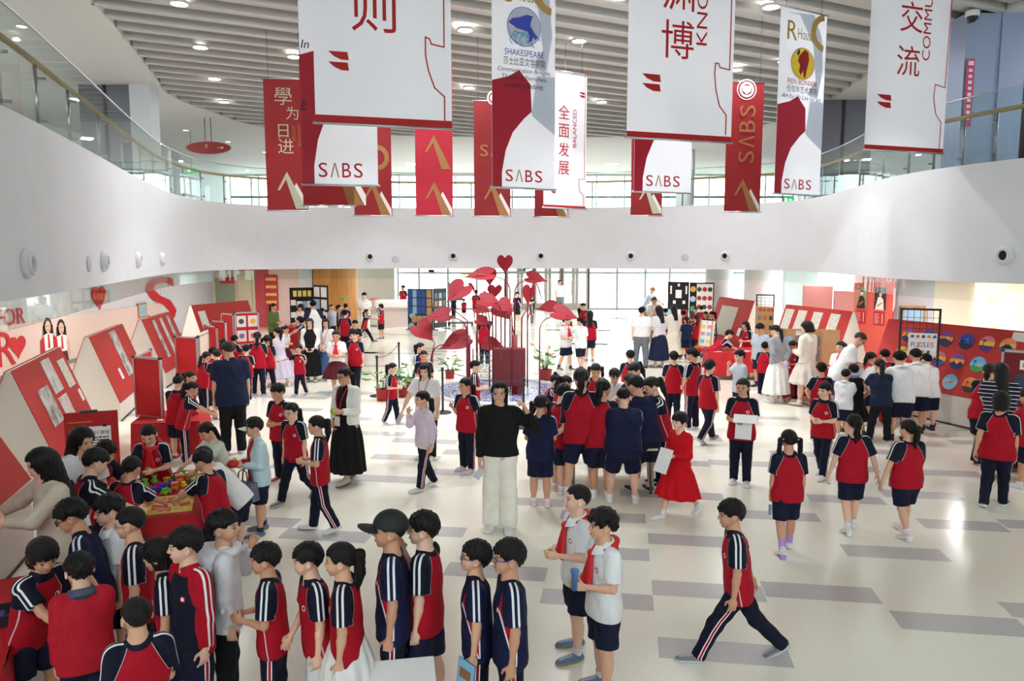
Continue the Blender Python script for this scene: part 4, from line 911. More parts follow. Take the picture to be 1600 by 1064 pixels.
# fill panels, added to brighten aisles and back hall under the balcony and upstairs
UPL = [(-12, 12), (-13, 17), (-12.5, 23), (-8, 33), (-3, 34), (2, 34), (7, 33), (-5, 39), (0, 39), (5, 39), (12, 27), (13, 18), (12.5, 13)]
ULM = glow('fill_panel_glow', (1, .97, .92), 8)
for i, (x, y) in enumerate([(-8.6, 9), (-9.6, 13), (-10.4, 17), (-10.6, 21), (-10, 25), (-9.5, 29), (-4.5, 27), (0, 27), (4.5, 27), (-4.5, 32), (0.5, 32), (5, 32), (9.5, 31), (-3, 37), (3, 37), (9, 37), (10, 25), (10.2, 21), (9.6, 15.5), (10.2, 12.4), (10.4, 9)] + UPL):
    e = empty('fill_panel', (x, y, (ZB if i < 21 else 7.6) - .005), 0, 'added square fill light under the balcony floor' if i < 21 else 'added square fill light in the white upstairs soffit', 'ceiling light', 'added fill lights under the balcony' if i < 21 else 'added fill lights upstairs'); MB().box(-.3, -.3, -.012, .3, .3, 0).build('diffuser', ULM, e); MB().box(-.33, -.33, -.008, .33, .33, .004).build('rim', ALU, e)
    l = bpy.data.lights.new('fill_lamp', 'AREA'); l.energy = AISLE_E if i < 21 else UPPER_E; l.size = .56; l.color = (.97, .99, 1); lo = bpy.data.objects.new('fill_lamp', l); COL.objects.link(lo); lo.parent = e; lo.location = (0, 0, -.03)
# ================================================================== hanging banners
BW, BR_, GOLD, BDARK = flat('banner_white', srgb(226, 228, 234), .7), Mat('banner_red', srgb(128, 22, 26), .6).m, flat('banner_gold', srgb(164, 120, 72), .5), flat('banner_dark_text', srgb(40, 42, 60), .7)
BRED = flat('banner_bright_red', srgb(178, 24, 26), .6); BCRIM = flat('banner_crimson', srgb(166, 28, 48), .6); BGREY = flat('banner_pale_grey', srgb(196, 202, 212), .7)
BGOLD2 = flat('banner_gold_light', srgb(176, 140, 70), .45, .3); BGREEN = flat('banner_sage', srgb(190, 196, 166), .6); BWHT = flat('banner_print_white', srgb(236, 232, 232), .6); BBLUE = flat('banner_blue', srgb(48, 62, 168), .6); BTEAL = flat('banner_teal', srgb(92, 160, 190), .6); BYEL = flat('banner_yellow', srgb(228, 190, 40), .6); BDK = flat('banner_maroon', srgb(110, 20, 22), .6)
for m_ in (BW, BR_, GOLD, BRED, BCRIM, BGREY, BGREEN, BWHT):       # thin cloth lets some light through
    nt = m_.node_tree; tr = nt.nodes.new('ShaderNodeBsdfTranslucent'); mx = nt.nodes.new('ShaderNodeMixShader'); mx.inputs[0].default_value = .42; c_ = nt.nodes['Principled BSDF'].inputs['Base Color']; tr.inputs[0].default_value = c_.default_value
    nt.links.new(nt.nodes['Principled BSDF'].outputs[0], mx.inputs[1]); nt.links.new(tr.outputs[0], mx.inputs[2]); nt.links.new(mx.outputs[0], nt.nodes['Material Output'].inputs[0])
BM = [BW, BR_, GOLD, BDARK, BRED, BCRIM, BGREY, BGOLD2, BGREEN, BWHT, BBLUE, BTEAL, BYEL, BDK]
class Banner:
    """a hanging cloth; u runs 0..w across, v up from the bottom edge"""
    def __init__(s, label, xl, xr, ybl, ybr, D, base, H=None, ytop=None, group=None, thick=.008, yaw=None):
        a = AT(xl, ybl, D); k = (ybr - 397.0) / (ybl - 397.0); D2 = D / k if yaw is None else D + yaw; c = AT(xr, ybr, D2); c.z = a.z
        s.a, d = a, c - a; s.w = d.length; s.vw = (xr - xl) / FPX * D * 1.02; s.ang = math.atan2(d.y, d.x); s.D = D
        s.h = H if H else AT(xl, ytop, D).z - a.z; s.b = MB(); s.label, s.group = label, group; s.n = 0; s.base = base; s.thick = thick
        s.b.poly([(0, 0, 0), (s.w, 0, 0), (s.w, 0, s.h), (0, 0, s.h)], base); s.M = Matrix.Translation(a) @ Matrix.Rotation(s.ang, 4, 'Z')
    def P(s, u, v): return (u, -.003 - s.n * .0012, v)
    def poly(s, pts, mi): s.n += 1; s.b.poly([s.P(u * s.w, v * s.vw) for u, v in pts], mi); return s
    def text(s, t, u, v, h, mi, w=None, rot=0, it=0):
        s.n += 1; text_on(s.b, t, lambda x, y: s.P(x, y), u * s.w, v * s.vw, h * s.vw, mi, None if w is None else w * (s.w if rot == 0 else s.vw), rot, it); return s
    def disc(s, u, v, r, mi, n=28, a0=0, a1=360, r2=None):
        A = [R(a0 + (a1 - a0) * i / n) for i in range(n + 1)]
        if r2 is None: s.poly([(u + r * math.cos(a), v + r * math.sin(a)) for a in A[:-1]] if a1 - a0 == 360 else [(u, v)] + [(u + r * math.cos(a), v + r * math.sin(a)) for a in A], mi)
        else:
            s.n += 1
            for i in range(n): s.b.poly([s.P((u + q * math.cos(A[j])) * s.w, (v + q * math.sin(A[j])) * s.vw) for q, j in ((r2, i), (r, i), (r, i + 1), (r2, i + 1))], mi)
        return s
    def line(s, pts, t, mi):
        s.n += 1
        for p, q in zip(pts, pts[1:]):
            p, q = Vector(p), Vector(q); d = (q - p).normalized(); n = Vector((-d.y, d.x)) * t / 2; e = d * t / 2
            s.b.poly([s.P(z.x * s.w, z.y * s.vw) for z in (p - e - n, q + e - n, q + e + n, p - e + n)], mi)
        return s
    def chev(s, v=0, white=True, gold=2, sc=1.0, u=0.0):
        f = lambda L: [(u + a * sc, v + b_ * sc) for a, b_ in L]
        if white: s.poly(f([(.72, .61), (.98, .16), (.98, 0), (.93, 0), (.67, .50)]), 9)
        s.poly(f([(.50, .865), (.955, 0), (.70, 0), (.475, .68)]), gold).poly(f([(.50, .865), (.475, .68), (.32, .43), (.26, .43)]), gold); return s
    def sabs(s, u, v, h, mi, mg):
        for i, (c, col) in enumerate(zip('S\u039bBS', (mi, mg, mi, mi))): s.text(c, u + (i - 1.5) * h * .95, v, h * (1.0), col, h * .72)
        return s
    def flags(s, u, v, h, mi=4):
        for dv in (0, h * .55): s.poly([(u, v + dv + h * .42), (u + h * 1.05, v + dv + h * .42), (u + h * 1.12, v + dv), (u + h * .7, v + dv), (u + h * .3, v + dv + h * .16)], mi)
        return s
    def done(s, ends=True):
        o = s.b.build('banner', BM, M=s.M); tag(o, s.label, 'banner', s.group)
        MB().tube([(-.03, s.thick / 2, -.012), (s.w + .03, s.thick / 2, -.012)], .016, 8).build('bottom_rod', STEEL, o); MB().tube([(-.03, s.thick / 2, s.h), (s.w + .03, s.thick / 2, s.h)], .014, 8).build('top_rod', STEEL, o)
        zt = 7.62 - s.a.z
        if zt > s.h:
            for u in (.12, .88): MB().tube([(u * s.w, s.thick / 2, s.h), (u * s.w, s.thick / 2, zt)], .004, 5).build('cord', BLK, o)
        return o
def whitebanner(label, xl, xr, ybl, ybr, D, chars, eng, mirror=False, H=None, ytop=None, outline=True, yaw=None):
    B = Banner(label, xl, xr, ybl, ybr, D, 0, H, ytop, 'white motto banners', yaw=yaw); B.poly([(0, 0), (1, 0), (1, .05), (0, .05)], 4); return B
# three large white motto banners in front
B = whitebanner('large white banner with red character cut off at the top, front left', 493, 706, 190, 200, 9.5, '', '', H=2.8)
B.text('\u5219', .43, .80, .33, 4).flags(.10, .36, .13); B.line([(.945, 1.7), (.945, .57), (.85, .585), (.835, .62), (.805, .63), (.805, .50), (.825, .40), (.87, .28), (.945, .22), (.945, .05)], .010, 4); B.done()
B = whitebanner('large white banner with two red characters and KNOW lettering', 979, 1142, 213, 222, 11, '', '', H=2.6)
B.text('\u535a', .455, .90, .34, 4).text('\u6e0a', .455, 1.33, .34, 4).text('KNOWLEDGE', .68, 1.58, .115, 4, 1.42, 90).flags(.13, .42, .155); B.line([(.96, 1.9), (.96, .67), (.865, .685), (.85, .72), (.82, .72), (.815, .62), (.83, .48), (.87, .33), (.94, .25), (.94, .07)], .011, 4); B.done()
B = whitebanner('large white banner with two red characters and COMMUNI lettering, at right', 1350, 1473, 232, 239, 12, '', '', H=2.75)
B.text('\u4ea4', .50, 1.60, .36, 4).text('\u6d41', .485, 1.08, .36, 4).text('COMMUNICATION', .70, 1.98, .125, 4, 1.75, 90).flags(.12, .50, .16); B.line([(1.0, 2.6), (.97, .80), (.84, .83), (.83, .66), (.87, .47), (.945, .37), (.94, .05)], .011, 4); B.done()
B = whitebanner('narrow white banner with four red characters and BALANCED, behind the blue emblem banner', 849, 915, 323, 326, 16, '', '', ytop=106)
for i, c in enumerate('\u5168\u9762\u53d1\u5c55'): B.text(c, .46, 2.17 - i * .42, .31, 4)
B.text('BALANCED', .71, 1.83, .11, 4, .86, 90).flags(.80, 2.55, .13).flags(.16, .32, .1); B.line([(.95, 3.2), (.95, .68), (.82, .68), (.82, .55), (.85, .38), (.94, .30), (.94, .05)], .012, 4); B.done()
# house banners
def house(label, xl, xr, ybl, ybr, D, H=None, ytop=None, letter=None, yaw=None, extra=None, cut=1.12):
    B = Banner(label, xl, xr, ybl, ybr, D, 0, H, ytop, 'white and crimson house banners', yaw=yaw); B.vw *= cut
    B.poly([(.62, 1.0), (1, .75), (1, 1.55), (.7, 1.55)], 6); B.poly([(.10, 2.9), (.4, 2.9), (.72, 2.45), (.8, 1.9), (.62, 1.65), (.85, 1.6), (.95, 2.1), (.9, 2.6), (.7, 2.95)], 6)
    B.poly([(0, 0), (.15, 0), (.15, .2), (.21, .5), (.32, .75), (.5, .95), (.62, 1.05), (.60, 1.42), (.42, 1.60), (.25, 1.5), (0, 1.43)], 5)
    B.sabs(.50, .16, .165, 4, 2)
    if letter:
        L, e1, cn, mot, emb, dc = letter
        B.text(L, .25, 2.63, .30, 7).text('House', .54, 2.60, .17, 7, .34); B.disc(.95, 2.68, .30, 7, 20, 95, 265, .20)
        B.text(e1, .5, 1.83, .085, 10 if dc == 'b' else 4, .62).text(cn, .5, 1.71, .11, 3, .66)
        for i, t in enumerate(mot): B.text(t, .5, 1.585 - i * .095, .075, 3, .84 - i * .11, 0, .25)
        emb(B)
    return B
def emb_dolphin(B):
    B.disc(.49, 2.18, .265, 10).disc(.49, 2.18, .257, 0)
    for k in range(5): B.disc(.33 + k * .085, 1.99 + .03 * (k % 2), .07 + .01 * (k % 3), 11, 14, 20, 250, .055 + .01 * (k % 3))
    for k in range(3): B.disc(.36 + k * .13, 2.06, .05, 11, 12, 0, 200, .036)
    B.poly([(.24, 2.21), (.30, 2.27), (.40, 2.29), (.53, 2.34), (.62, 2.33), (.59, 2.26), (.58, 2.20), (.64, 2.12), (.70, 2.06), (.66, 2.02), (.63, 2.06), (.60, 2.0), (.55, 1.97), (.57, 2.06), (.54, 2.12), (.44, 2.14), (.36, 2.15)], 10); B.poly([(.24, 2.21), (.36, 2.15), (.33, 2.13), (.26, 2.17)], 9)
def emb_bird(B):
    B.disc(.49, 2.13, .255, 3).disc(.49, 2.13, .247, 12); B.poly([(.42, 2.26), (.52, 2.36), (.60, 2.32), (.62, 2.2), (.58, 2.05), (.55, 1.9), (.51, 1.93), (.5, 2.02), (.45, 1.94), (.41, 2.0), (.43, 2.1), (.38, 2.16), (.40, 2.24)], 4); B.poly([(.38, 2.24), (.42, 2.30), (.40, 2.36), (.35, 2.28)], 3); B.poly([(.47, 2.12), (.54, 2.12), (.53, 2.04), (.48, 2.04)], 13)
house('white and crimson banner with blue dolphin emblem and script motto lines', 769, 866, 291, 295, 11, H=3.3, letter=('S', 'SHAKESPEARE', '\u838e\u58eb\u6bd4\u4e9a\u6587\u5b66\u5b66\u9662', ('Communication Bridges,', 'Thinking Enriches,', 'Literature Endures.'), emb_dolphin, 'b')).done()
house('white and crimson banner with round yellow bird emblem near the top', 1209, 1280, 301, 305, 12.5, ytop=8, cut=1.28, letter=('R', 'REN BONIAN', '\u4efb\u4f2f\u5e74\u827a\u672f\u5b66\u9662', ('Art for life Live for art',), emb_bird, 'r')).done()
B = house('white and crimson banner partly hidden behind the front left white banner', 474, 591, 287, 289, 11.5, H=3.0); B.text('In', .08, 1.55, .09, 3, .1, 0, .2).text('E.', .05, .88, .12, 3, .08, 0, .2); B.done()
house('white and crimson banner hidden above by the KNOW lettering banner', 990, 1079, 298, 301, 13, H=2.6).done()
# red banners
def redb(label, xl, xr, ybl, ybr, D, H=None, ytop=None, gold=2, white=True, base=1): return Banner(label, xl, xr, ybl, ybr, D, base, H, ytop, 'red mountain emblem banners', yaw=.1)
B = redb('red banner with four brush-written characters, leftmost', 418, 482, 328, 330, 16, ytop=122); B.chev(.03, True, 8)
for c, (u, v, h) in zip('\u5b78\u4e3a\u65e5\u8fdb', ((.47, 2.62, .40), (.68, 2.24, .30), (.45, 1.83, .30), (.50, 1.48, .34))): B.text(c, u, v, h, 8)
B.text('LEARN FOR', .83, 1.73, .06, 2, .5, -90).text('BETTER', .70, 1.76, .06, 2, .34, -90); B.done()
B = redb('red banner edge behind the left house banner', 474, 554, 320, 320, 13.5, ytop=75); B.chev(0, True, 2, 1.2, .05); B.done()
B = redb('red banner with gold letter curve behind the left house banner', 554, 613, 336, 336, 16.5, H=3.6); B.chev(); B.disc(.62, 1.45, .32, 2, 20, -80, 100, .20); B.done()
B = redb('glossy crimson banner with two gold peaks under the front left white banner', 650, 708, 336, 336, 16.5, H=3.4, base=5); B.chev().chev(1.18, False); B.done()
B = redb('red banner with round crest left of the dolphin emblem banner', 741, 798, 337, 337, 16.5, ytop=157); B.chev(); B.disc(.55, 3.05, .19, 9).disc(.55, 3.05, .15, 1).disc(.55, 3.05, .11, 9); B.sabs(.7, 1.7, .3, 2, 2); B.done()
B = redb('red banner mostly hidden under the four character white banner', 835, 888, 338, 338, 17, H=2.4); B.chev(); B.done()
B = redb('red banner with pale green peak under the right house banner', 985, 1034, 336, 336, 16.5, H=2.4); B.chev(.05, True, 8); B.done()
B = redb('red banner with sideways gold letters and a white crest', 1131, 1187, 330, 331, 15, ytop=127); B.chev(); B.disc(.52, 3.2, .27, 9).disc(.52, 3.2, .24, 1).disc(.52, 3.2, .20, 9).disc(.52, 3.2, .14, 1); B.poly([(.40, 3.3), (.64, 3.3), (.64, 3.17), (.52, 3.07), (.40, 3.17)], 9)
for i, c in enumerate('S\u039bBS'): B.text(c, .56, 1.45 + i * .40, .44, 2, .30, 90)
B.done()
# ================================================================== exhibits
def inkmat(name, base, ink, scale=6, lo=.5, hi=.62):
    if name not in _M: q = Mat(name, base, .7); q.mottle(scale, ink, lo, hi, .9); _M[name] = q.m
    return _M[name]
INK = inkmat('ink_wash_grey', srgb(216, 212, 202), srgb(110, 108, 108), 5, .45, .75); INKR = inkmat('ink_wash_red', srgb(222, 216, 206), srgb(196, 110, 96), 6, .5, .7); INKD = inkmat('ink_wash_dark', srgb(210, 208, 202), srgb(64, 66, 70), 4.5, .45, .68); PENCIL = inkmat('pencil_sketch', srgb(220, 216, 200), srgb(190, 186, 172), 18, .5, .65); INKB = inkmat('ink_wash_teal', srgb(220, 218, 210), srgb(130, 158, 158), 5, .48, .7)
class AFrame:
    def __init__(s, label, p0, p1, h, hw, base, group='red sloping display boards'):
        p0, p1 = Vector(p0), Vector(p1); s.L = (p1 - p0).length; d = (p1 - p0).normalized(); n = Vector((d.y, -d.x))      # n: outward, towards the hall
        if n.dot(-p0) < 0: p0, p1 = p1, p0; d = -d; n = -n
        s.M = Matrix(((d.x, -n.x, 0, p0.x), (d.y, -n.y, 0, p0.y), (0, 0, 1, 0), (0, 0, 0, 1))); s.h, s.hw, s.base = h, hw, base
        e = empty('display_board', (0, 0, 0), 0, label, 'display board', group); e.matrix_basis = s.M; s.e = e
        prof = [(.012, 0), (.012, base), (hw - .035, h - .01), (hw + .035, h - .01), (2 * hw - .012, base), (2 * hw - .012, 0)]
        m = Matrix(((0, 0, 1, 0), (1, 0, 0, 0), (0, 1, 0, 0), (0, 0, 0, 1))); MB().prism(prof, 0, s.L, 0, m).build('body', IVORY, e)
        for sd, nm in ((0, 'front_panel'), (1, 'back_panel')):
            f = lambda y: y if not sd else 2 * hw - y
            MB().prism([(f(0), base), (f(hw - .04), h), (f(hw - .03), h), (f(.014), base)], -.004, s.L + .004, 0, m).build(nm, REDA, e)
        MB().box(0, -.004, 0, s.L, .012, .03).build('kick_strip', flat('dark_kick', srgb(60, 56, 54), .7), e)
        v = Vector((0, hw - .04, h - base)); s.sl = v.length; v.normalize(); out = Vector((0, -v.z, v.y))
        s.F = s.M @ Matrix(((1, 0, 0, 0), (0, -out.y, v.y, 0), (0, -out.z, v.z, base), (0, 0, 0, 1)))
    def art(s, u, v, w, h, mat, label, cat='painting', name='ink_painting', rot=0, group=None, fn=None):
        """sheet hung on the slope; u, v are fractions of the face for its centre"""
        b = MB().box(-w / 2, -.012, -h / 2, w / 2, -.003, h / 2); mats = [mat] if not isinstance(mat, list) else mat
        if fn: fn(b)
        o = b.build(name, mats, M=s.F @ Matrix.Translation((u * s.L, 0, v * s.sl)) @ Matrix.Rotation(R(rot), 4, 'Y')); tag(o, label, cat, group); return o
A0 = AFrame('sloping red display board nearest the camera at the left edge', (-4.3, 5.2), (-5.06, 7.8), 1.6, .5, .75)
A1 = AFrame('sloping red display board with four ink landscapes, at left', (-6.02, 9.86), (-6.92, 12.46), 1.6, .5, .35)
A2 = AFrame('sloping red display board with one tall ink painting', (-7.27, 13.93), (-8.02, 16.6), 1.6, .5, .35)
A3 = AFrame('sloping red display board with three narrow ink scrolls', (-8.04, 17.5), (-8.57, 20.15), 1.6, .5, .35)
A4 = AFrame('sloping red display board behind the framed panels, far left', (-9.0, 22.25), (-8.2, 24.75), 1.6, .5, .35)
# near end is u = L because the slope faces the hall; keep u measured from the near end
def near(A): return (A.M @ Vector((0, 0, 0))).y < (A.M @ Vector((A.L, 0, 0))).y
def U(A, u): return u if near(A) else 1 - u
A1.art(U(A1, .30), .50, .55, .55, INKD, 'grey ink landscape, nearest of four on the left red board', group=None)
A1.art(U(A1, .56), .76, .50, .52, INKB, 'upper of two stacked ink paintings with teal trees'); A1.art(U(A1, .56), .32, .50, .52, INKR, 'lower of two stacked ink paintings with red leaves'); A1.art(U(A1, .85), .70, .44, .46, PENCIL, 'pale ink painting, farthest of four on the left red board')
for i, (u, v) in enumerate(((.42, .10), (.74, .13), (.93, .38))): A1.art(U(A1, u), v, .16, .20, PAPER, 'small white caption card below the left ink landscapes', 'caption card', 'caption_card', group='caption cards on the left red board')
A2.art(U(A2, .58), .60, .50, .95, INKD, 'tall ink painting alone on a sloping red board'); A2.art(U(A2, .32), .34, .16, .22, PAPER, 'white caption card beside the tall ink painting', 'caption card', 'caption_card')
for i, (u, lab, mt) in enumerate(((.30, 'narrow dark ink scroll, nearest of three on a red board', INKD), (.55, 'narrow pale teal ink scroll between two dark ones', INKB), (.80, 'narrow dark ink scroll, farthest of three on a red board', INKD))): A3.art(U(A3, u), .58, .26, .95, mt, lab)
A4.art(U(A4, .12), .66, .30, .50, PAPER, 'white sheet on the far left sloping red board', 'paper', 'paper_sheet'); A4.art(U(A4, .55), .2, 1.4, .40, PENCIL, 'long pale scroll low on the far left sloping red board')
B1 = AFrame('sloping red display board with a square map drawing, far right', (6.4, 25.1), (6.8, 22.7), 1.7, .5, .3)
B2 = AFrame('sloping red display board with four pencil drawings, behind the cardboard display', (6.95, 20.4), (7.6, 17.85), 1.75, .5, .45)
B3 = AFrame('long sloping red display board with round landscape paintings, at right', (7.3, 15.4), (8.95, 11.3), 1.78, .5, .55)
def UF(A, u): return (1 - u) if near(A) else u          # u from the far end
B1.art(UF(B1, .42), .50, 1.15, .95, PENCIL, 'square pencil map drawing on the far right red board'); B1.art(UF(B1, .88), .32, .2, .25, PAPER, 'white caption card beside the square map drawing', 'caption card', 'caption_card')
for i, u in enumerate((.10, .31, .55, .80)): B2.art(UF(B2, u), .58 if i == 3 else .72, .36, .95 if i == 3 else .55, PENCIL, ('pencil drawing farthest left on the four drawing board', 'second pencil drawing on the four drawing board', 'third pencil drawing on the four drawing board', 'tall pencil drawing at the right of the four drawing board')[i], name='pencil_drawing')
B2.art(UF(B2, .88), .13, .30, .24, PAPER, 'white caption card under the tall pencil drawing', 'caption card', 'caption_card')
# round landscape paintings: (sky top, sky low, ground, extra)
DISC = [('ob', (150, 80, 150), (240, 150, 40), (40, 40, 110), 'sun'), ('n', (40, 80, 180), (30, 60, 150), (20, 30, 90), 'line'), ('s', (110, 70, 160), (240, 140, 50), (30, 40, 90), 'hill'), ('n2', (30, 70, 170), (40, 90, 190), (20, 40, 60), 'tree'), ('p', (220, 110, 150), (240, 190, 60), (90, 40, 130), 'palm'), ('f', (250, 150, 60), (240, 180, 120), (60, 90, 150), 'peak'),
        ('y', (210, 180, 70), (220, 200, 110), (110, 180, 220), 'line'), ('g', (40, 150, 90), (30, 120, 80), (40, 130, 90), 'fall'), ('o', (190, 110, 120), (240, 160, 50), (40, 80, 180), 'hill'), ('v', (130, 80, 160), (240, 160, 60), (40, 50, 120), 'sun'), ('b', (90, 180, 230), (110, 190, 230), (70, 160, 70), 'palm'),
        ('y2', (220, 190, 80), (230, 180, 90), (60, 80, 120), 'line'), ('c', (190, 60, 40), (245, 150, 40), (30, 24, 24), 'cactus'), ('w', (130, 190, 230), (170, 210, 235), (150, 200, 230), 'bird'), ('d', (240, 140, 50), (230, 120, 40), (60, 40, 30), 'palm')]
DL = ['round sunset painting with a sun, top row left end', 'round blue night sea painting behind the mesh stand', 'round painting of purple dusk over dark pines', 'round blue night lake painting with dark trees', 'round pink sunset painting with palm and purple sea', 'round painting of a snowy peak under orange sky', 'round golden shore painting behind the mesh stand', 'round green painting with a white waterfall', 'round painting of orange dusk over a blue sea', 'round violet sunset painting with two dark shores', 'round blue sky painting with palm on red ground', 'round golden painting mostly hidden by a white shirt', 'round desert sunset painting with a black cactus', 'round pale blue painting with red branches', 'round orange painting with a dark palm, lowest right']
def painted_disc(A, u, v, r, spec, label):
    key, c1, c2, c3, ex = spec; b = MB(); n = 36
    def seg(z0, z1, mi, y):
        pts = []
        for i in range(n + 1): a = math.asin(max(-1, min(1, z0 / r))) + (math.asin(max(-1, min(1, z1 / r))) - math.asin(max(-1, min(1, z0 / r)))) * i / n; pts.append((r * math.cos(a), y, r * math.sin(a)))
        b.poly(pts + [(-p[0], p[1], p[2]) for p in pts[::-1]], mi)
    b.prism([(r * math.cos(2 * math.pi * i / n), r * math.sin(2 * math.pi * i / n)) for i in range(n)], .003, .014, 0, Matrix.Rotation(R(90), 4, 'X'))
    seg(-r * .999, -r * .25, 2, -.0155); seg(-r * .25, r * .35, 1, -.0152); seg(r * .35, r * .999, 0, -.0150)
    P2 = lambda L, mi: b.poly([(x * r, -.0165, z * r) for x, z in L], mi)
    cir = lambda x, z, q, mi: P2([(x + q * math.cos(a), z + q * math.sin(a)) for a in [i * math.pi / 9 for i in range(18)]], mi)
    if ex == 'sun': cir(0, -.05, .24, 3); P2([(-.8, -.25), (-.3, .0), (-.1, -.25)], 4); P2([(.2, -.25), (.5, .05), (.85, -.25)], 4)
    if ex == 'hill': cir(.2, .15, .22, 3); P2([(-.9, -.25), (-.6, .1), (-.3, -.05), (0, .2), (.4, -.1), (.9, -.25)], 4)
    if ex == 'tree': P2([(-.85, -.2), (-.6, .5), (-.4, -.2)], 4); P2([(-.5, -.2), (-.3, .25), (-.1, -.2)], 4); P2([(.4, -.2), (.65, .45), (.85, -.2)], 4); cir(.1, .3, .06, 5)
    if ex == 'palm': P2([(-.5, -.3), (-.45, .3), (-.38, .3), (-.4, -.3)], 4); P2([(-.8, .15), (-.42, .42), (-.05, .2), (-.42, .3)], 4); P2([(-.7, .5), (-.42, .3), (-.1, .5), (-.42, .44)], 4); cir(.3, -.1, .18, 3)
    if ex == 'peak': P2([(-.85, -.3), (-.1, .35), (0, .35), (.8, -.3)], 4); P2([(-.28, .2), (-.1, .35), (0, .35), (.22, .2), (.05, .1)], 5)
    if ex == 'fall': P2([(-.15, .9), (.2, .9), (.25, -.9), (-.2, -.9)], 5)
    if ex == 'cactus': P2([(.2, -.3), (.2, .35), (.32, .35), (.32, -.3)], 4); P2([(.0, -.05), (.0, .2), (.1, .2), (.1, .05), (.45, .05), (.45, .25), (.55, .25), (.55, -.05)], 4); P2([(-.9, -.25), (-.5, .1), (0, -.25)], 4)
    if ex == 'bird': P2([(-.7, -.2), (.6, .15), (.65, .08), (-.65, -.28)], 6); P2([(-.1, -.05), (.3, .35), (.35, .3), (.05, -.05)], 6); P2([(0, -.1), (.4, -.3), (.42, -.24), (.1, -.05)], 6)
    if ex == 'line': P2([(-.9, -.25), (.9, -.25), (.9, -.3), (-.9, -.3)], 4)
    ms = [flat('paint_%s_%d' % (key, i), srgb(*c), .6) for i, c in enumerate((c1, c2, c3))] + [flat('paint_sun', srgb(250, 190, 60), .6), flat('paint_dark', srgb(36, 30, 40), .6), flat('paint_white', srgb(230, 236, 240), .6), flat('paint_red', srgb(190, 50, 50), .6)]
    o = b.build('round_painting', ms, M=A.F @ Matrix.Translation((u * A.L, 0, v * A.sl))); tag(o, label, 'painting', 'round landscape paintings')
uu = [.135, .232, .321, .414, .504, .590]
pos = [(u, .78) for u in uu] + [(u, .48) for u in (.129, .2226, .317, .402, .494)] + [(.215, .19), (.313, .18), (.400, .18), (.489, .18)]
for i, (u, v) in enumerate(pos): painted_disc(B3, UF(B3, u), v, .145, DISC[i], DL[i])
B3.art(UF(B3, .64), .92, .4, .16, PAPER, 'white label sheet at the top right of the round painting board', 'label', 'paper_label')
# ------------------------------------------------------------------ tables with cloths
CLOTH = Mat('red_tablecloth', srgb(186, 16, 30), .75).mottle(4, srgb(170, 10, 24), .35, .7, .8).bump(7, .5, .03).m
LEGM = flat('grey_table_leg', srgb(120, 122, 126), .4, .6)
def table(label, c, W, L, h, rot, clabel=None, drop=.42, top=None, gr='red covered tables'):
    e = empty('table', (c[0], c[1], 0), R(rot), label, 'table', 'display tables'); bevel(MB().box(-W / 2, -L / 2, h - .03, W / 2, L / 2, h).build('tabletop', top or flat('pale_tabletop', srgb(214, 204, 186), .5), e), .006)
    for sx in (-1, 1):
        for sy in (-1, 1): MB().tube([(sx * (W / 2 - .07), sy * (L / 2 - .07), 0), (sx * (W / 2 - .07), sy * (L / 2 - .07), h - .03)], .022, 10).build('leg', LEGM, e)
    for sx in (-1, 1): MB().box(sx * (W / 2 - .08) - .01, -L / 2 + .07, h - .09, sx * (W / 2 - .08) + .01, L / 2 - .07, h - .03).build('apron', LEGM, e)
    if clabel:
        b = MB(); per = 2 * (W + L); N = 96
        def edge(t, o=0):
            t = (t % 1) * per; w, l = W / 2 + .012, L / 2 + .012
            if t < W: return (-w + t * 2 * w / W, -l, 0, -1)
            t -= W
            if t < L: return (w, -l + t * 2 * l / L, 1, 0)
            t -= L
            if t < W: return (w - t * 2 * w / W, l, 0, 1)
            t -= W; return (-w, l - t * 2 * l / L, -1, 0)
        def side(u, v):
            x, y, nx, ny = edge(u); k = .012 + .022 * v * (math.sin(u * per * 13) + .6 * math.sin(u * per * 23 + 1)) + .03 * v; dz = drop * (1 + .16 * math.sin(u * per * 2.3 + 1)); cx, cy = math.copysign(1, x), math.copysign(1, y)
            crn = max(0, 1 - min(abs(abs(x) - W / 2 - .012) + abs(abs(y) - L / 2 - .012), .22) / .22); dz += .12 * crn
            return (x + nx * k + cx * .02 * crn * v, y + ny * k + cy * .02 * crn * v, h + .006 - dz * v)
        b.grid(side, N, 8); b.poly([(-W / 2 - .013, -L / 2 - .013, h + .006), (W / 2 + .013, -L / 2 - .013, h + .006), (W / 2 + .013, L / 2 + .013, h + .006), (-W / 2 - .013, L / 2 + .013, h + .006)])
        o = b.build('tablecloth', CLOTH); o.location = (c[0], c[1], 0); o.rotation_euler = (0, 0, R(rot)); tag(o, clabel, 'tablecloth', gr)
    return e, Matrix.Translation((c[0], c[1], h + .007)) @ Matrix.Rotation(R(rot), 4, 'Z')
_, GT = table('game table under red cloth, covered with plastic toys', (-3.70, 7.62), 1.05, 1.4, .62, 20, 'red tablecloth under the yellow game board and toys', .55)
_, FT = table('table under red cloth at the bottom left corner', (-3.85, 4.75), 1.0, 1.5, .62, 27, 'red tablecloth at the bottom left corner of the picture', .55)
_, T2 = table('small table below the nearest aluminium framed red panel', (-5.45, 12.0), .95, .95, .515, 12, 'red tablecloth below the nearest framed red panel', .5)
_, T3 = table('table beside the man in navy, under a framed red panel', (-6.75, 17.6), .6, .9, .60, 12, 'red tablecloth hidden behind the crowd at the second framed panel', .5)
_, T4 = table('table under the panels with four artworks', (-7.0, 20.4), 1.3, 1.2, .62, 12, 'red tablecloth in front of the four artwork panel', .5)
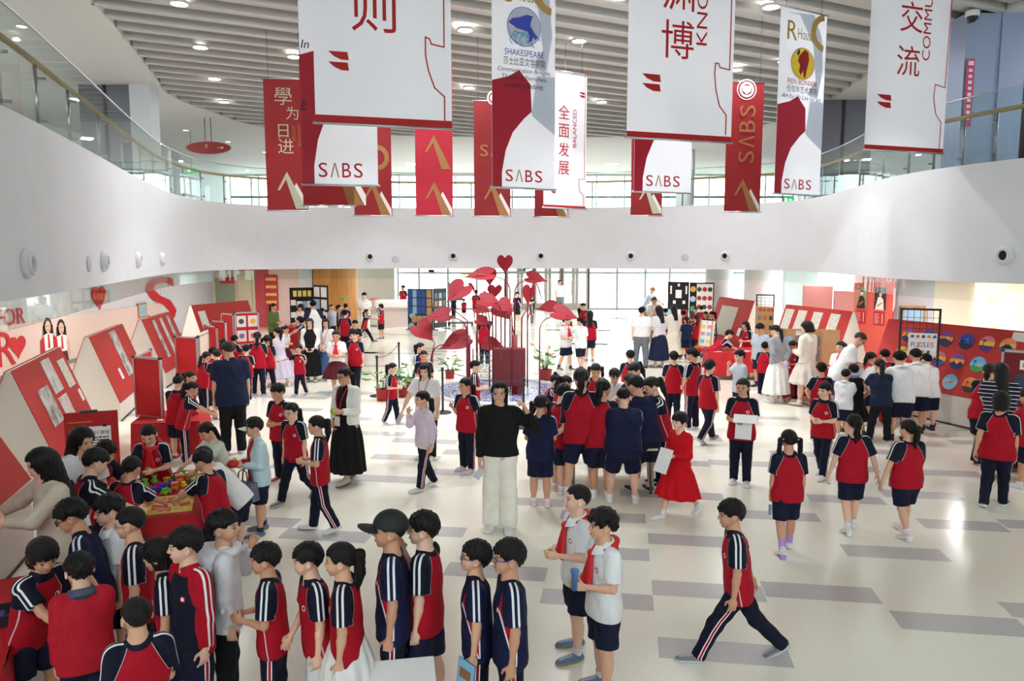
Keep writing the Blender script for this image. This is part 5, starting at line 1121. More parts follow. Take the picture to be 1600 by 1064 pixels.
_, T5 = table('far left table by the black notice board', (-6.95, 25.3), 1.3, .9, .70, -8, 'red tablecloth by the black notice board at far left', .6)
_, CT = table('activity table in the middle hidden by a crowd of pupils', (1.30, 10.15), 1.15, 1.2, .62, 0, None)
_, R1 = table('red covered table where a boy bends over, right of the easel', (5.65, 19.2), 1.35, 1.2, .68, -10, 'red tablecloth on the table where a boy bends over', .5)
_, R2 = table('table behind the easel, in front of the black board', (5.35, 23.2), 1.5, .8, .68, -8, 'red tablecloth behind the wooden easel', .55)
_, R3 = table('table with the cardboard display and leaflets', (6.45, 16.35), 1.4, 1.0, .68, -10, 'red tablecloth with hanging corner under the cardboard display', .5)
_, R4 = table('puzzle table hidden behind boys in white shirts', (6.95, 14.55), 1.1, .6, .68, -62, 'red tablecloth behind the boys in white shirts', .62)
_, R5 = table('table at the right edge behind the woman in stripes', (7.55, 10.9), .8, 1.0, .68, -62, 'red tablecloth at the right edge of the picture', .5)
def on(T, x, y, z=0, rz=0): return T @ Matrix.Translation((x, y, z)) @ Matrix.Rotation(R(rz), 4, 'Z')
# game board and toys
gb = MB().box(-.26, -.28, 0, .26, .28, .006, 0)
for i in range(9): x = -.22 + i * .055; gb.box(x - .0015, -.25, .006, x + .0015, .25, .0066, 1)
for j in range(10): y = -.25 + j * .0556; gb.box(-.22, y - .0015, .006, .22, y + .0015, .0066, 1)
for i in range(4): gb.box(-.03, -.2 + i * .12, .0062, .0, -.17 + i * .12, .0068, 2)
o = gb.build('game_board', [flat('board_yellow', srgb(226, 190, 70), .5), flat('board_line', srgb(170, 130, 50), .6), flat('board_ink', srgb(60, 50, 30), .6)], M=on(GT, .14, -.36)); tag(o, 'yellow chess board sheet on the red game table', 'game board')
r4 = random.Random(4); pc = None
for k in range(16):
    if pc is None: pc = MB().lathe([(0, 0), (.024, 0), (.026, .008), (.024, .016), (0, .017)], n=14).build('game_piece', flat('piece_pink', srgb(240, 120, 110), .5)); o = pc
    else: o = pc.copy(); COL.objects.link(o)
    o.matrix_basis = on(GT, .14 + r4.choice((-.08, -.02, .04, .10, .16, .21)), -.36 + r4.uniform(-.24, .24), .007); tag(o, 'round pink game piece on the yellow chess board', 'game piece', 'pink pieces on the yellow board')
toyc = [(30, 120, 60), (60, 70, 200), (220, 60, 150), (230, 200, 40), (120, 60, 170), (40, 170, 190), (230, 110, 40), (120, 200, 60)]
def toy(kind, m):
    b = MB()
    if kind == 0: b.box(-.03, -.03, 0, .03, .03, .05); b.lathe([(.02, .05), (.02, .06), (0, .06)], n=10)
    if kind == 1:
        for a in (-1, 1):
            for c in (-1, 1): b.box(a * .025 - .006, c * .025 - .006, 0, a * .025 + .006, c * .025 + .006, .07)
        b.box(-.035, -.035, .07, .035, .035, .085); b.box(-.03, -.03, .03, .03, .03, .036)
    if kind == 2: b.lathe([(0, 0), (.03, 0), (.035, .03), (.015, .05), (.03, .075), (0, .085)], n=12)
    if kind == 3: b.box(-.05, -.02, .012, .05, .02, .035); b.box(-.02, -.018, .035, .03, .018, .055); [b.lathe([(0, -.004), (.014, -.004), (.014, .004), (0, .004)], n=10, M=Matrix.Translation((x, y, .014)) @ Matrix.Rotation(R(90), 4, 'X')) for x in (-.03, .03) for y in (-.022, .022)]
    return b.build('plastic_toy', m)
tm = [flat('toy_plastic_%s' % 'abcdefgh'[i], srgb(*c), .35) for i, c in enumerate(toyc)]
protos = {}
def put_toys(T, n, x0, x1, y0, y1, lab, grp, seed):
    q = random.Random(seed)
    for k in range(n):
        kd, ci = q.randrange(4), q.randrange(8)
        if (kd, ci) not in protos: o = toy(kd, tm[ci]); protos[(kd, ci)] = o
        else: o = protos[(kd, ci)].copy(); COL.objects.link(o)
        o.matrix_basis = on(T, x0 + (x1 - x0) * ((k * .618) % 1), y0 + (y1 - y0) * (k + .5) / n, .001, q.uniform(0, 360)) @ Matrix.Scale(q.uniform(.8, 1.25), 4); tag(o, lab, 'toy', grp)
put_toys(GT, 34, -.42, .46, -.02, .62, 'small bright plastic toy on the red game table', 'plastic toys on the game table', 1)
put_toys(CT, 20, -.45, .45, -.5, .5, 'small coloured block on the crowded middle table', 'blocks on the middle table', 2)
put_toys(T5, 10, -.5, .5, -.3, .3, 'small handmade model on the far left red table', 'models on the far left table', 3)
for T, n, lab, grp, ys in ((R1, 5, 'leaflet lying on the table where a boy bends over', 'leaflets on the boy table', .45), (R3, 4, 'leaflet lying in front of the cardboard display', 'leaflets by the cardboard display', .35)):
    for k in range(n): o = MB().box(-.105, -.075, 0, .105, .075, .003).build('leaflet', flat('leaflet_print_%d' % (k % 3), srgb(*((226, 222, 220), (190, 120, 110), (150, 170, 200))[k % 3]), .5), M=on(T, -.45 + k * .24, -ys + (k % 2) * .2, .001, 20 * k)); tag(o, lab, 'leaflet', grp)
o = MB().box(-.04, -.03, 0, .04, .03, .02).build('white_model', PAPER, M=on(T2, -.1, -.36, .001)); tag(o, 'small white paper model at the edge of the small red table', 'paper model')
# tray on the corner table
tr = empty('tray', (0, 0, 0), 0, 'black tray with blue card on the bottom left red table', 'tray'); tr.matrix_basis = Matrix.Translation(G(8, 968, .63)) @ Matrix.Rotation(R(25), 4, 'Z')
MB().box(-.16, -.12, 0, .16, .12, .015).box(-.16, -.12, .015, -.145, .12, .07).box(.145, -.12, .015, .16, .12, .07).box(-.145, -.12, .015, .145, -.105, .07).box(-.145, .105, .015, .145, .12, .07).build('box', BLK, tr); MB().box(-.12, -.08, .05, .0, .03, .056).build('card', flat('tray_card', srgb(60, 60, 150), .5), tr)
# ------------------------------------------------------------------ framed partitions
def partition(label, L, Rr, mat=REDP, feet=True, group='aluminium framed red panels'):
    xl, yt, yb, D = L; xr, D2 = Rr; a, c = AT(xl, yb, D), AT(xr, yb, D2); zt = AT(xl, yt, D).z; c.z = a.z; d = c - a; w = d.length; H = zt - a.z; ang = math.atan2(d.y, d.x)
    e = empty('partition_screen', a, ang, label, 'display panel', group); t = .035
    MB().box(t, -.008, t, w - t, .008, H - t).build('felt_panel', mat, e)
    for x in (0, w - t): MB().box(x, -.02, 0, x + t, .02, H).build('post', ALU, e)
    for z in (0, H - t): MB().box(t, -.018, z, w - t, .018, z + t).build('rail', ALU, e)
    for x in (0, w - t): MB().box(x - .004, -.024, H - .03, x + t + .004, .024, H + .008).build('corner_cap', BLK, e)
    return e, w, H
partition('aluminium framed red panel nearest the info sign', (213, 556, 650, 12.1), (256, 11.85)); partition('folded wing of the nearest framed red panel', (214, 556, 652, 12.2), (241, 13.1))
partition('aluminium framed red panel left of the man in navy', (277, 525, 606, 16.2), (312, 16.0)); e, w, H = partition('narrow red panel with a portrait card, beside the man in navy', (313, 525, 606, 16.05), (329, 17.0))
o = MB().box(.1, -.016, H * .45, w - .06, -.009, H + .05).build('portrait_card', flat('card_skin', srgb(236, 214, 196), .6), e); 
partition('small bright red framed panel between two darker ones', (322, 508, 560, 17.9), (341, 17.5)); partition('dark red framed panel behind the small bright one', (332, 501, 556, 19.0), (355, 18.8))
partition('framed red panel wing left of the four artworks', (348, 489, 540, 20.6), (367, 20.2)); e, w, H = partition('framed red panel with four small artworks', (368, 488, 540, 20.2), (406, 20.5))
for i, (u, v, mt) in enumerate(((.27, .72, INKB), (.74, .72, INKR), (.27, .28, INK), (.74, .28, INKR))): MB().box(u * w - .12, -.016, v * H - .15, u * w + .12, -.009, v * H + .15).build('artwork', flat('artwork_sheet', srgb(234, 232, 228), .6), e)
for i, (u, v, c) in enumerate(((.27, .72, (70, 80, 90)), (.74, .72, (240, 180, 40)), (.27, .28, (120, 110, 150)), (.74, .28, (200, 90, 60)))): MB().lathe([(0, 0), (.07, 0)], n=14, M=Matrix.Translation((u * w, -.0175, v * H)) @ Matrix.Rotation(R(90), 4, 'X')).build('artwork_motif', flat('motif_%d' % i, srgb(*c), .6), e)
e, w, H = partition('dark red framed board with LOGO heading at the right edge', (1559, 546, 636, 11.9), (1640, 11.5), flat('dark_red_felt', srgb(120, 26, 34), .8))
b = MB().box(.25, -.016, H * .68, w - .02, -.009, H * .84, 0); text_on(b, 'LOGO', lambda u, v: (u, -.018, v), .43, H * .76, .07, 1); b.build('heading_card', [PAPER, flat('ink_dark', srgb(40, 44, 60), .6)], e); MB().box(.2, -.016, .1, w - .1, -.009, H * .6).build('screen_print', flat('print_blue', srgb(50, 70, 96), .5), e)
# ------------------------------------------------------------------ info sign with easel (left)
a, c = AT(107, 760, 8.75), AT(190, 752, 8.95); d = c - a; ang = math.atan2(d.y, d.x); w = math.hypot(d.x, d.y); H = AT(107, 646, 8.75).z - a.z
s = empty('info_sign', (a.x, a.y, 0), ang, 'red information board with white printed sheet on a stand, at left', 'information board'); z0 = a.z
MB().box(0, -.015, z0, w, .015, z0 + H).build('board', flat('sign_board_red', srgb(178, 18, 26), .5), s)
b = MB().box(w * .20, -.022, z0 + H * .12, w * .86, -.016, z0 + H * .80, 0); text_on(b, '\u7ed3\u6784\u8bbe\u8ba1\u8bfe\u7a0b', lambda u, v: (u, -.0235, v), w * .54, z0 + H * .715, .052, 1)
r5 = random.Random(2)
for i in range(13):
    z = z0 + H * .64 - i * .032; x = w * .25
    while x < w * .80: L = r5.uniform(.012, .05); b.box(x, -.0236, z, min(x + L, w * .82), -.0222, z + .015, 1); x += L + .007
b.build('printed_sheet', [PAPER, flat('ink_black', srgb(28, 28, 30), .6)], s)
MB().box(w * .06, -.0165, z0 + H * .86, w * .52, -.0152, z0 + H * .875).box(w * .92, -.0165, z0 + H * .05, w * .93, -.0152, z0 + H * .4).box(w * .70, -.0165, z0 + H * .05, w * .92, -.0152, z0 + H * .06).build('gold_line', flat('gold_trim', srgb(190, 140, 50), .4), s)
for x in (.25, .75): MB().box(w * x - .02, -.03, z0 + H * .79, w * x + .02, -.014, z0 + H * .83).build('clip', BLK, s)
MB().box(w * .3, -.02, z0 + H - .01, w * .62, .02, z0 + H + .02).build('top_clamp', flat('dark_clamp', srgb(50, 54, 64), .5), s)
for p in ([(w * .2, .02, 0), (w * .4, .03, z0 + H)], [(w * .8, .02, 0), (w * .6, .03, z0 + H)], [(w * .5, .5, 0), (w * .5, .05, z0 + H)]): MB().tube(p, .014, 8).build('leg', BLK, s)
# ------------------------------------------------------------------ black boards, blue board, poster stands at the back
def panelbox(label, TL, TR, ybot, D, D2, mat, z0=None, name='notice_board', cat='notice board', group=None, thick=.04, floor=True):
    a = AT(TL[0], TL[1], D); c = AT(TR[0], TL[1], D2); d = c - a; d.z = 0; w = d.length; e = empty(name, (a.x, a.y, 0), math.atan2(d.y, d.x), label, cat, group); zb = AT(TL[0], ybot, D).z if z0 is None else z0
    MB().box(0, -thick / 2, zb, w, thick / 2, a.z).build('panel', mat, e)
    for x in (.02, w - .02): MB().box(x - .02, -.02, 0, x + .02, .02, a.z).box(x - .03, -.22, 0, x + .03, .22, .03).build('post', BLK, e)
    return e, w, zb, a.z
BLKF = flat('black_felt', srgb(24, 24, 26), .9)
def sheets(e, rows, colsn, x0, x1, zs, wd, ht, mats, name='pinned_sheet', y=-.024):
    k = 0
    for z in zs:
        for i in range(colsn): x = x0 + (x1 - x0) * (i + .5) / colsn; MB().box(x - wd / 2, y - .004, z - ht / 2, x + wd / 2, y, z + ht / 2).build(name, mats[k % len(mats)], e); k += 1
YEL = flat('yellow_card', srgb(236, 214, 110), .6); LBL = flat('light_blue_card', srgb(150, 186, 210), .6); GRY = flat('photo_grey', srgb(120, 124, 130), .6); BLU = flat('cyanotype_blue', srgb(40, 80, 150), .6); KRAFT = Mat('kraft_card', srgb(190, 150, 104), .8).mottle(8, srgb(176, 136, 92), .4, .7, .7).m
e, w, zb, zt = panelbox('tall black notice board with yellow letter cards, far left', (452, 449.6), (489, 445), 520, 28, 28.3, BLKF)
sheets(e, 1, 4, .1, w - .05, (zt - .22,), .13, .22, [YEL]); sheets(e, 1, 3, .25, w - .02, (zt - .62,), .2, .24, [PAPER, LBL]); sheets(e, 2, 1, .02, .22, (zt - .55, zt - 1.0, zt - 1.4), .18, .2, [PAPER]); sheets(e, 1, 2, .3, w - .1, (zt - 1.05,), .2, .2, [GRY, PAPER])
e, w, zb, zt = panelbox('black notice board wing full of white sheets, far left', (490, 445), (512, 442), 512, 28.3, 27.6, BLKF)
sheets(e, 3, 2, .0, w, (zt - .25, zt - .7, zt - 1.15), w * .4, .36, [PAPER, PAPER, LBL, PAPER])
e, w, zb, zt = panelbox('dark blue and brown craft board in the middle distance', (637, 451), (676, 451), 515, 31.5, 31.2, flat('dark_blue_felt', srgb(34, 48, 80), .8))
sheets(e, 3, 4, .02, w * .72, [zt - .2 - i * .34 for i in range(3)], w * .16, .30, [BLU, LBL, BLU, BLU]); sheets(e, 3, 1, w * .74, w - .02, [zt - .2 - i * .36 for i in range(4)], w * .2, .32, [KRAFT]); sheets(e, 1, 3, w * .15, w * .8, (zt - 1.25,), w * .2, .28, [KRAFT])
for x, z, r_ in ((.2, zt - 1.1, .13), (.16, zt - 1.55, .14), (.62, zt - 1.52, .22), (.3, zt - 1.72, .10)): MB().lathe([(0, 0), (r_, 0)], n=20, M=Matrix.Translation((x, -.026, z)) @ Matrix.Rotation(R(90), 4, 'X')).build('round_print', LBL, e)
e, w, zb, zt = panelbox('dark grey craft board beside the blue and brown board', (677, 451), (697, 450), 513, 31.2, 31.8, flat('grey_felt', srgb(70, 74, 80), .8)); sheets(e, 3, 3, .0, w, (zt - .3, zt - .62, zt - .95, zt - 1.3), w * .22, .22, [GRY, LBL, flat('teal_card', srgb(60, 120, 110), .6), KRAFT, PAPER])
e, w, zb, zt = panelbox('tall black notice board with white crest cutouts, right of the entrance', (1044, 440), (1077, 441), 512, 28.3, 28, BLKF)
for x, z, a_, b_ in ((.4, zt - .45, .22, .3), (.12, zt - .3, .06, .3), (.68, zt - .3, .06, .3), (.25, zt - .75, .1, .12), (.6, zt - .75, .1, .12), (.4, zt - .12, .08, .1)): MB().box(x - a_ / 2, -.03, z - b_ / 2, x + a_ / 2, -.024, z + b_ / 2).build('paper_cutout', PAPER, e)
sheets(e, 1, 3, .0, w, (zt - 1.15, zt - 1.45), w * .28, .26, [LBL, PAPER, flat('red_card', srgb(180, 50, 60), .6)])
e, w, zb, zt = panelbox('black notice board with red papercut prints, right of the entrance', (1078, 441), (1116, 443), 512, 28, 27.6, BLKF)
MB().box(w * .30, -.03, zt - 1.65, w - .03, -.024, zt - .05).build('print_sheet', PAPER, e)
for i in range(3):
    for j in range(5): x, z = w * .30 + (i + .5) * w * .22, zt - .25 - j * .32; MB().lathe([(0, 0), (.09, 0)], n=7, M=Matrix.Translation((x, -.032, z)) @ Matrix.Rotation(R(90), 4, 'X') @ Matrix.Rotation(i + j, 4, 'Z')).build('papercut', flat('papercut_red', srgb(180, 40, 44), .6) if (i * 2 + j) % 4 else flat('papercut_green', srgb(40, 70, 50), .6), e)
for j, c in enumerate(((236, 170, 60), (180, 200, 220), (80, 160, 110), (210, 80, 60), (230, 150, 140))): MB().lathe([(0, 0), (.11, 0)], n=9, M=Matrix.Translation((w * .15, -.03, zt - .25 - j * .36)) @ Matrix.Rotation(R(90), 4, 'X')).build('paper_flower', flat('flower_card_%d' % j, srgb(*c), .6), e)
# mesh stands
def mesh_stand(label, TL, xr, D, D2, zt=2.05, z0=.35, grid=.10, poster=None):
    a = AT(TL, 479, D); c = AT(xr, 479, D2); d = c - a; d.z = 0; w = d.length; e = empty('mesh_stand', (a.x, a.y, 0), math.atan2(d.y, d.x), label, 'mesh stand', 'black wire mesh stands')
    for x in (0, w): MB().box(x - .018, -.018, .06, x + .018, .018, zt).build('post', BLK, e)
    MB().box(0, -.018, zt - .036, w, .018, zt).build('top_bar', BLK, e)
    b = MB(); n = int(w / grid); m = int((zt - z0) / grid)
    for i in range(1, n): b.box(i * w / n - .004, -.004, z0, i * w / n + .004, .004, zt - .03)
    for j in range(m): b.box(0, -.004, z0 + j * grid - .004, w, .004, z0 + j * grid + .004)
    b.build('wire_grid', BLK, e)
    for x in (0, w):
        MB().tube([(x, -.2, .05), (x, 0, .12), (x, .2, .05)], .016, 6).build('foot', BLK, e)
        for s in (-1, 1): MB().lathe([(0, -.015), (.035, -.015), (.035, .015), (0, .015)], n=12, M=Matrix.Translation((x, s * .2, .035)) @ Matrix.Rotation(R(90), 4, 'Y')).build('caster', BLK, e)
    return e, w
e, w = mesh_stand('tall black wire mesh stand in front of the round paintings', 1409, 1470, 13.95, 13.7, 2.12)
M_ = Matrix.Translation(e.location) @ Matrix.Rotation(e.rotation_euler.z, 4, 'Z')
b = MB().box(0, -.012, 0, .46, -.006, .42, 0); cs = [(60, 80, 170), (200, 90, 60), (70, 60, 140), (210, 140, 50), (90, 70, 160), (190, 60, 70), (240, 170, 60)]
for i, ch in enumerate('PUZZLES'): text_on(b, ch, lambda u, v: (u, -.014, v), .07 + i * .053, .21, .085, 1 + i % 4)
for i in range(9): x, y = .03 + (i % 5) * .09, (.33, .05)[i // 5]; b.poly([(x, -.014, y), (x + .06, -.014, y + .01), (x + .05, -.014, y + .06), (x + .005, -.014, y + .05)], 1 + i % 4)
o = b.build('puzzles_sign', [PAPER] + [flat('sign_ink_%d' % i, srgb(*c), .6) for i, c in enumerate(cs[:4])], M=M_ @ Matrix.Translation((.14, -.004, 1.25))); tag(o, 'white PUZZLES sign on the wire mesh stand', 'sign')
e, w = mesh_stand('black wire mesh stand with a brown poster, beside the white column', 1182, 1209, 22.0, 21.8, 1.95)
b = MB().box(-.02, -.022, .55, w + .02, -.012, 1.60, 0); r6 = random.Random(8)
for i in range(9): x, z = .05 + (i % 3) * w * .33, .65 + (i // 3) * .28; b.box(x, -.025, z, x + .09, -.022, z + .13, 1 + i % 3)
for i in range(4): b.box(.08 + i * .11, -.025, 1.46, .16 + i * .11, -.022, 1.55, 4)
b.build('poster', [KRAFT, GRY, flat('poster_orange', srgb(200, 110, 40), .6), flat('poster_dark', srgb(60, 56, 50), .6), flat('poster_red', srgb(196, 70, 40), .6)], e)
# cardboard trifold
m = on(R3, -.1, .28, .001, 6); e = empty('cardboard_display', (0, 0, 0), 0, 'three-part brown cardboard display standing on the red table', 'cardboard display'); e.matrix_basis = m
MB().box(-.42, 0, 0, .42, .012, .78).build('back_panel', KRAFT, e)
for s in (-1, 1): MB().box(0, 0, 0, .36, .012, .78, 0, Matrix.Translation((s * .42, 0, 0)) @ Matrix.Rotation(R(-40 if s > 0 else 180 + 40), 4, 'Z')).build('side_panel', KRAFT, e)
sheets(e, 2, 4, -.4, .4, (.5, .2), .14, .24, [LBL, GRY, PAPER, GRY], y=-.001); b = MB().box(-.16, -.006, .64, .16, -.001, .74, 0); text_on(b, 'STORYTELLING', lambda u, v: (u, -.008, v), 0, .71, .03, 1, .28); text_on(b, 'CLUB', lambda u, v: (u, -.008, v), 0, .665, .03, 1); b.build('title_card', [PAPER, flat('ink_blue', srgb(60, 80, 110), .6)], e)
# wooden easel with poster (right)
ea = empty('easel', AT(1117, 0, 20.9).xy.to_3d(), R(-55), 'small wooden easel with a colourful poster', 'easel')
for p in ([(-.24, -.1, 0), (-.2, .05, 1.3)], [(.24, -.1, 0), (.2, .05, 1.3)], [(0, .45, 0), (0, .08, 1.25)]): MB().tube(p, .017, 8).build('leg', WOOD, ea)
MB().box(-.30, -.10, .52, .30, -.02, .55).build('ledge', WOOD, ea)
b = MB().box(-.25, -.045, .56, .25, -.03, 1.28, 0, Matrix.Rotation(R(-6), 4, 'X')); b.build('poster', PAPER, ea); 
for i in range(6): MB().box(-.2 + (i % 2) * .2, -.05, .66 + (i // 2) * .2, -.05 + (i % 2) * .2, -.046, .76 + (i // 2) * .2, 0, Matrix.Rotation(R(-6), 4, 'X')).build('poster_note', (LBL, YEL, flat('pink_card', srgb(226, 150, 160), .6))[i % 3], ea)
# reception desk
dk = empty('reception_desk', (AT(620, 0, 33).x, 33, 0), 0, 'long white reception desk at the back, left of the craft board', 'desk'); Wd = 1.0
MB().box(-Wd, -.5, 0, Wd, .5, .82).build('front_panel', flat('desk_pink', srgb(224, 208, 200), .5), dk); bevel(MB().box(-Wd - .06, -.56, .82, Wd + .06, .56, 1.12).build('counter', PAPER, dk), .02)
# bench and rack behind the sculpture
bn = empty('wheeled_rack', (AT(716, 0, 33).x, 33, 0), 0, 'dark low wheeled rack at the back beside the craft boards', 'rack'); MB().box(-.55, -.3, .12, .55, .3, .17).build('base', BLK, bn); [MB().box(x - .03, y - .03, 0, x + .03, y + .03, .12).build('caster', BLK, bn) for x in (-.5, .5) for y in (-.25, .25)]; [MB().tube([(x, 0, .15), (x, 0, 1.9)], .02, 8).build('post', BLK, bn) for x in (-.5,)]; MB().box(-.52, -.02, 1.1, .1, .02, 1.85).build('panel', flat('rack_grey', srgb(110, 112, 118), .6), bn)
# wall lettering, mural, posters
LR = flat('red_wall_letter', srgb(204, 28, 40), .5)
def wall_text(label, txt, px, py, hgt, x=-12.655, cat='wall lettering'):
    D = x / ((px - 800) / 1190.0); p = AT(px, py, D); b = MB(); wd = 2.3 if txt == 'S' else None; text_on(b, txt, lambda u, v: (0, u, v), 0, 0, hgt, 0, wd); text_on(b, txt, lambda u, v: (.02, u, v), 0, 0, hgt, 0, wd)
    o = b.build('wall_letter', LR, M=Matrix.Translation((x + .005, p.y, p.z))); tag(o, label, cat, 'red letters on the left wall')
wall_text('big red letter S on the left wall', 'S', 252, 470, 1.75, -12.68); wall_text('red letter R at the left picture edge', 'R', 3, 545, .85); wall_text('small red FOR lettering at the upper left wall', 'FOR', 14, 495, .42)
def heart(s): return [(s * (16 * math.sin(t) ** 3) / 17, s * (13 * math.cos(t) - 5 * math.cos(2 * t) - 2 * math.cos(3 * t) - math.cos(4 * t)) / 17) for t in [i * math.pi / 20 for i in range(40)]]
for px, py, s_, lab in ((22, 540, .34, 'red heart on the left wall beside the letter R'), (155, 463, .42, 'red heart shape high on the left wall near the picture of two girls')):
    D = -12.65 / ((px - 800) / 1190.0); p = AT(px, py, D); o = MB().prism(heart(s_), 0, .02, 0, Matrix(((0, 0, 1, 0), (1, 0, 0, 0), (0, 1, 0, 0), (0, 0, 0, 1)))).build('wall_heart', LR, M=Matrix.Translation((-12.655, p.y, p.z))); tag(o, lab, 'wall decoration')
# printed mural of two girls
D = -12.64 / ((82 - 800) / 1190.0); p = AT(82, 535, D); b = MB()
PX = lambda x, z, n: (.002 + n * .001, x, z)
def el(cx, cz, rx, rz, mi, n): b.poly([PX(cx + rx * math.cos(a), cz + rz * math.sin(a), n) for a in [i * math.pi / 12 for i in range(24)]], mi)
for cx, dz, red in ((-.28, .06, 1), (.33, -.04, 0)):
    b.poly([PX(cx - .30, -.62 + dz, 0), PX(cx + .30, -.62 + dz, 0), PX(cx + .22, -.22 + dz, 0), PX(cx - .22, -.22 + dz, 0)], 4); el(cx, .42 + dz, .19, .24, 2, 1); b.poly([PX(cx - .22, .45 + dz, 1), PX(cx + .22, .45 + dz, 1), PX(cx + .26, -.05 + dz, 1), PX(cx - .26, -.05 + dz, 1)], 2)
    b.poly([PX(cx - .22, -.25 + dz, 2), PX(cx + .22, -.25 + dz, 2), PX(cx + .24, .18 + dz, 2), PX(cx, .24 + dz, 2), PX(cx - .24, .18 + dz, 2)], 0)
    if red:
        for s in (-1, 1): b.poly([PX(cx + s * .20, .18 + dz, 3), PX(cx + s * .38, .05 + dz, 3), PX(cx + s * .40, -.35 + dz, 3), PX(cx + s * .18, -.35 + dz, 3)], 3)
    else: b.poly([PX(cx + .22, .15 + dz, 3), PX(cx + .36, .0 + dz, 3), PX(cx + .38, -.4 + dz, 3), PX(cx + .30, -.4 + dz, 3)], 1)
    el(cx, .40 + dz, .125, .165, 1, 3); b.poly([PX(cx - .03, .2 + dz, 4), PX(cx + .03, .2 + dz, 4), PX(cx + .05, -.18 + dz, 4), PX(cx - .05, -.18 + dz, 4)], 3)
    for s in (-1, 1): el(cx + s * .05, .42 + dz, .022, .012, 2, 5)
    el(cx, .31 + dz, .04, .012, 3, 5)
o = b.build('wall_mural', [PAPER, flat('mural_skin', srgb(226, 186, 160), .6), flat('mural_hair', srgb(40, 32, 32), .6), flat('mural_red', srgb(196, 24, 40), .6), flat('mural_tartan', srgb(86, 24, 30), .6)], M=Matrix.Translation((-12.655, p.y, p.z))); tag(o, 'printed mural of two smiling girls in red ties on the left wall', 'mural')
# framed notice on the left wall and red list board
p = AT(221, 485, 26.0); o = MB().box(0, -.3, -.25, .03, .3, .25, 0).box(.03, -.25, -.2, .034, .25, .2, 1).build('framed_notice', [WOOD, LBL], M=Matrix.Translation((-12.66, p.y, p.z))); tag(o, 'wooden framed notice on the left wall beside the big letter', 'picture frame')
p = AT(428, 457, 32.3); b = MB().box(-.28, -.02, -.75, .28, 0, .75, 0)
for i in range(4):
    for j in range(6): b.box(-.22 + j * .075, -.023, .5 - i * .32, -.17 + j * .075, -.021, .62 - i * .32, 1)
o = b.build('list_board', [flat('list_red', srgb(190, 40, 50), .6), YEL], M=Matrix.Translation((p.x, 31.97, 1.5))); tag(o, 'red vertical list board on the pink wall at far left', 'notice board')
o = MB().box(-.3, -.02, -.12, .3, 0, .12, 0).build('door_sign', flat('doorsign_red', srgb(190, 40, 40), .6), M=Matrix.Translation((AT(353, 457, 32).x, 32.2, 2.0))); tag(o, 'small red sign above the cream door at far left', 'sign')
# right: pink screens, red wall with musician posters, lit painting
for xl, yt, xr, D, D2, lab in ((1257, 446, 1302, 25.2, 24.6, 'pale pink screen wall, left of two, at the back right'), (1305, 454, 1336, 24.4, 23.8, 'pale pink screen wall, right of two, beside the posters')):
    a, c = AT(xl, yt, D), AT(xr, yt, D2); e = empty('screen_wall', (a.x, a.y, 0), math.atan2(c.y - a.y, c.x - a.x), lab, 'screen', 'pink screens'); MB().box(0, -.03, 0, (c - a).xy.length, .03, a.z).build('panel', flat('screen_pink', srgb(226, 160, 156), .6), e); MB().box(-.03, -.035, 0, 0, .035, a.z).build('edge', ALU, e)
a, c = AT(1336, 480, 24.0), AT(1425, 480, 22.0); ang = math.atan2(c.y - a.y, c.x - a.x); w = (c - a).xy.length; o = MB().box(-.1, 0, 0, w + .1, .1, 2.66, 0).build('wall_right_red', flat('coral_wall', srgb(222, 96, 82), .6), M=Matrix.Translation((a.x, a.y, 0)) @ Matrix.Rotation(ang, 4, 'Z')); o['kind'] = 'structure'
MW = Matrix.Translation((a.x, a.y, 0)) @ Matrix.Rotation(ang, 4, 'Z'); SK = flat('print_skin', srgb(226, 190, 166), .6)
for i, (u, lab) in enumerate(((.02, 'photo poster of a violinist in black'), (.36, 'photo poster of a person in white with a flute'), (.69, 'photo poster of a person in purple, right of three'))):
    x = u * w; bg = ((150, 140, 110), (40, 36, 40), (220, 200, 200))[i]; cl = ((24, 24, 28), (232, 230, 228), (80, 60, 110))[i]; b = MB().box(x, -.02, 1.42, x + .42, -.003, 2.10, 0)
    b.poly([(x + .04, -.022, 1.42), (x + .38, -.022, 1.42), (x + .34, -.022, 1.74), (x + .24, -.022, 1.82), (x + .14, -.022, 1.80)], 1); b.poly([(x + .23 + .055 * math.cos(t), -.023, 1.89 + .075 * math.sin(t)) for t in [k * math.pi / 8 for k in range(16)]], 2); b.poly([(x + .23 + .06 * math.cos(t), -.0235, 1.935 + .045 * math.sin(t)) for t in [k * math.pi / 8 for k in range(9)]], 3); b.poly([(x + .12, -.024, 1.55), (x + .3, -.024, 1.66), (x + .31, -.024, 1.63), (x + .14, -.024, 1.51)], 4)
    o = b.build('photo_poster', [flat('poster_bg_%d' % i, srgb(*bg), .5), flat('poster_cl_%d' % i, srgb(*cl), .5), SK, flat('mural_hair', (0, 0, 0)), flat('poster_amber', srgb(200, 110, 40), .5)], M=MW); tag(o, lab, 'poster', 'musician posters on the coral wall')
    b = MB().box(x, -.02, .95, x + .40, -.003, 1.36, 0)
    for k in range(8): b.box(x + .04, -.022, 1.0 + k * .04, x + .04 + (.18 if k % 3 else .13), -.0202, 1.012 + k * .04, 1)
    b.box(x + .32, -.022, 1.0, x + .35, -.0202, 1.3, 1); o = b.build('caption_plate', [flat('plate_red', srgb(184, 36, 44), .5), flat('plate_text', srgb(240, 190, 190), .5)], M=MW); tag(o, 'red caption plate under the %s' % lab[:60], 'caption plate')
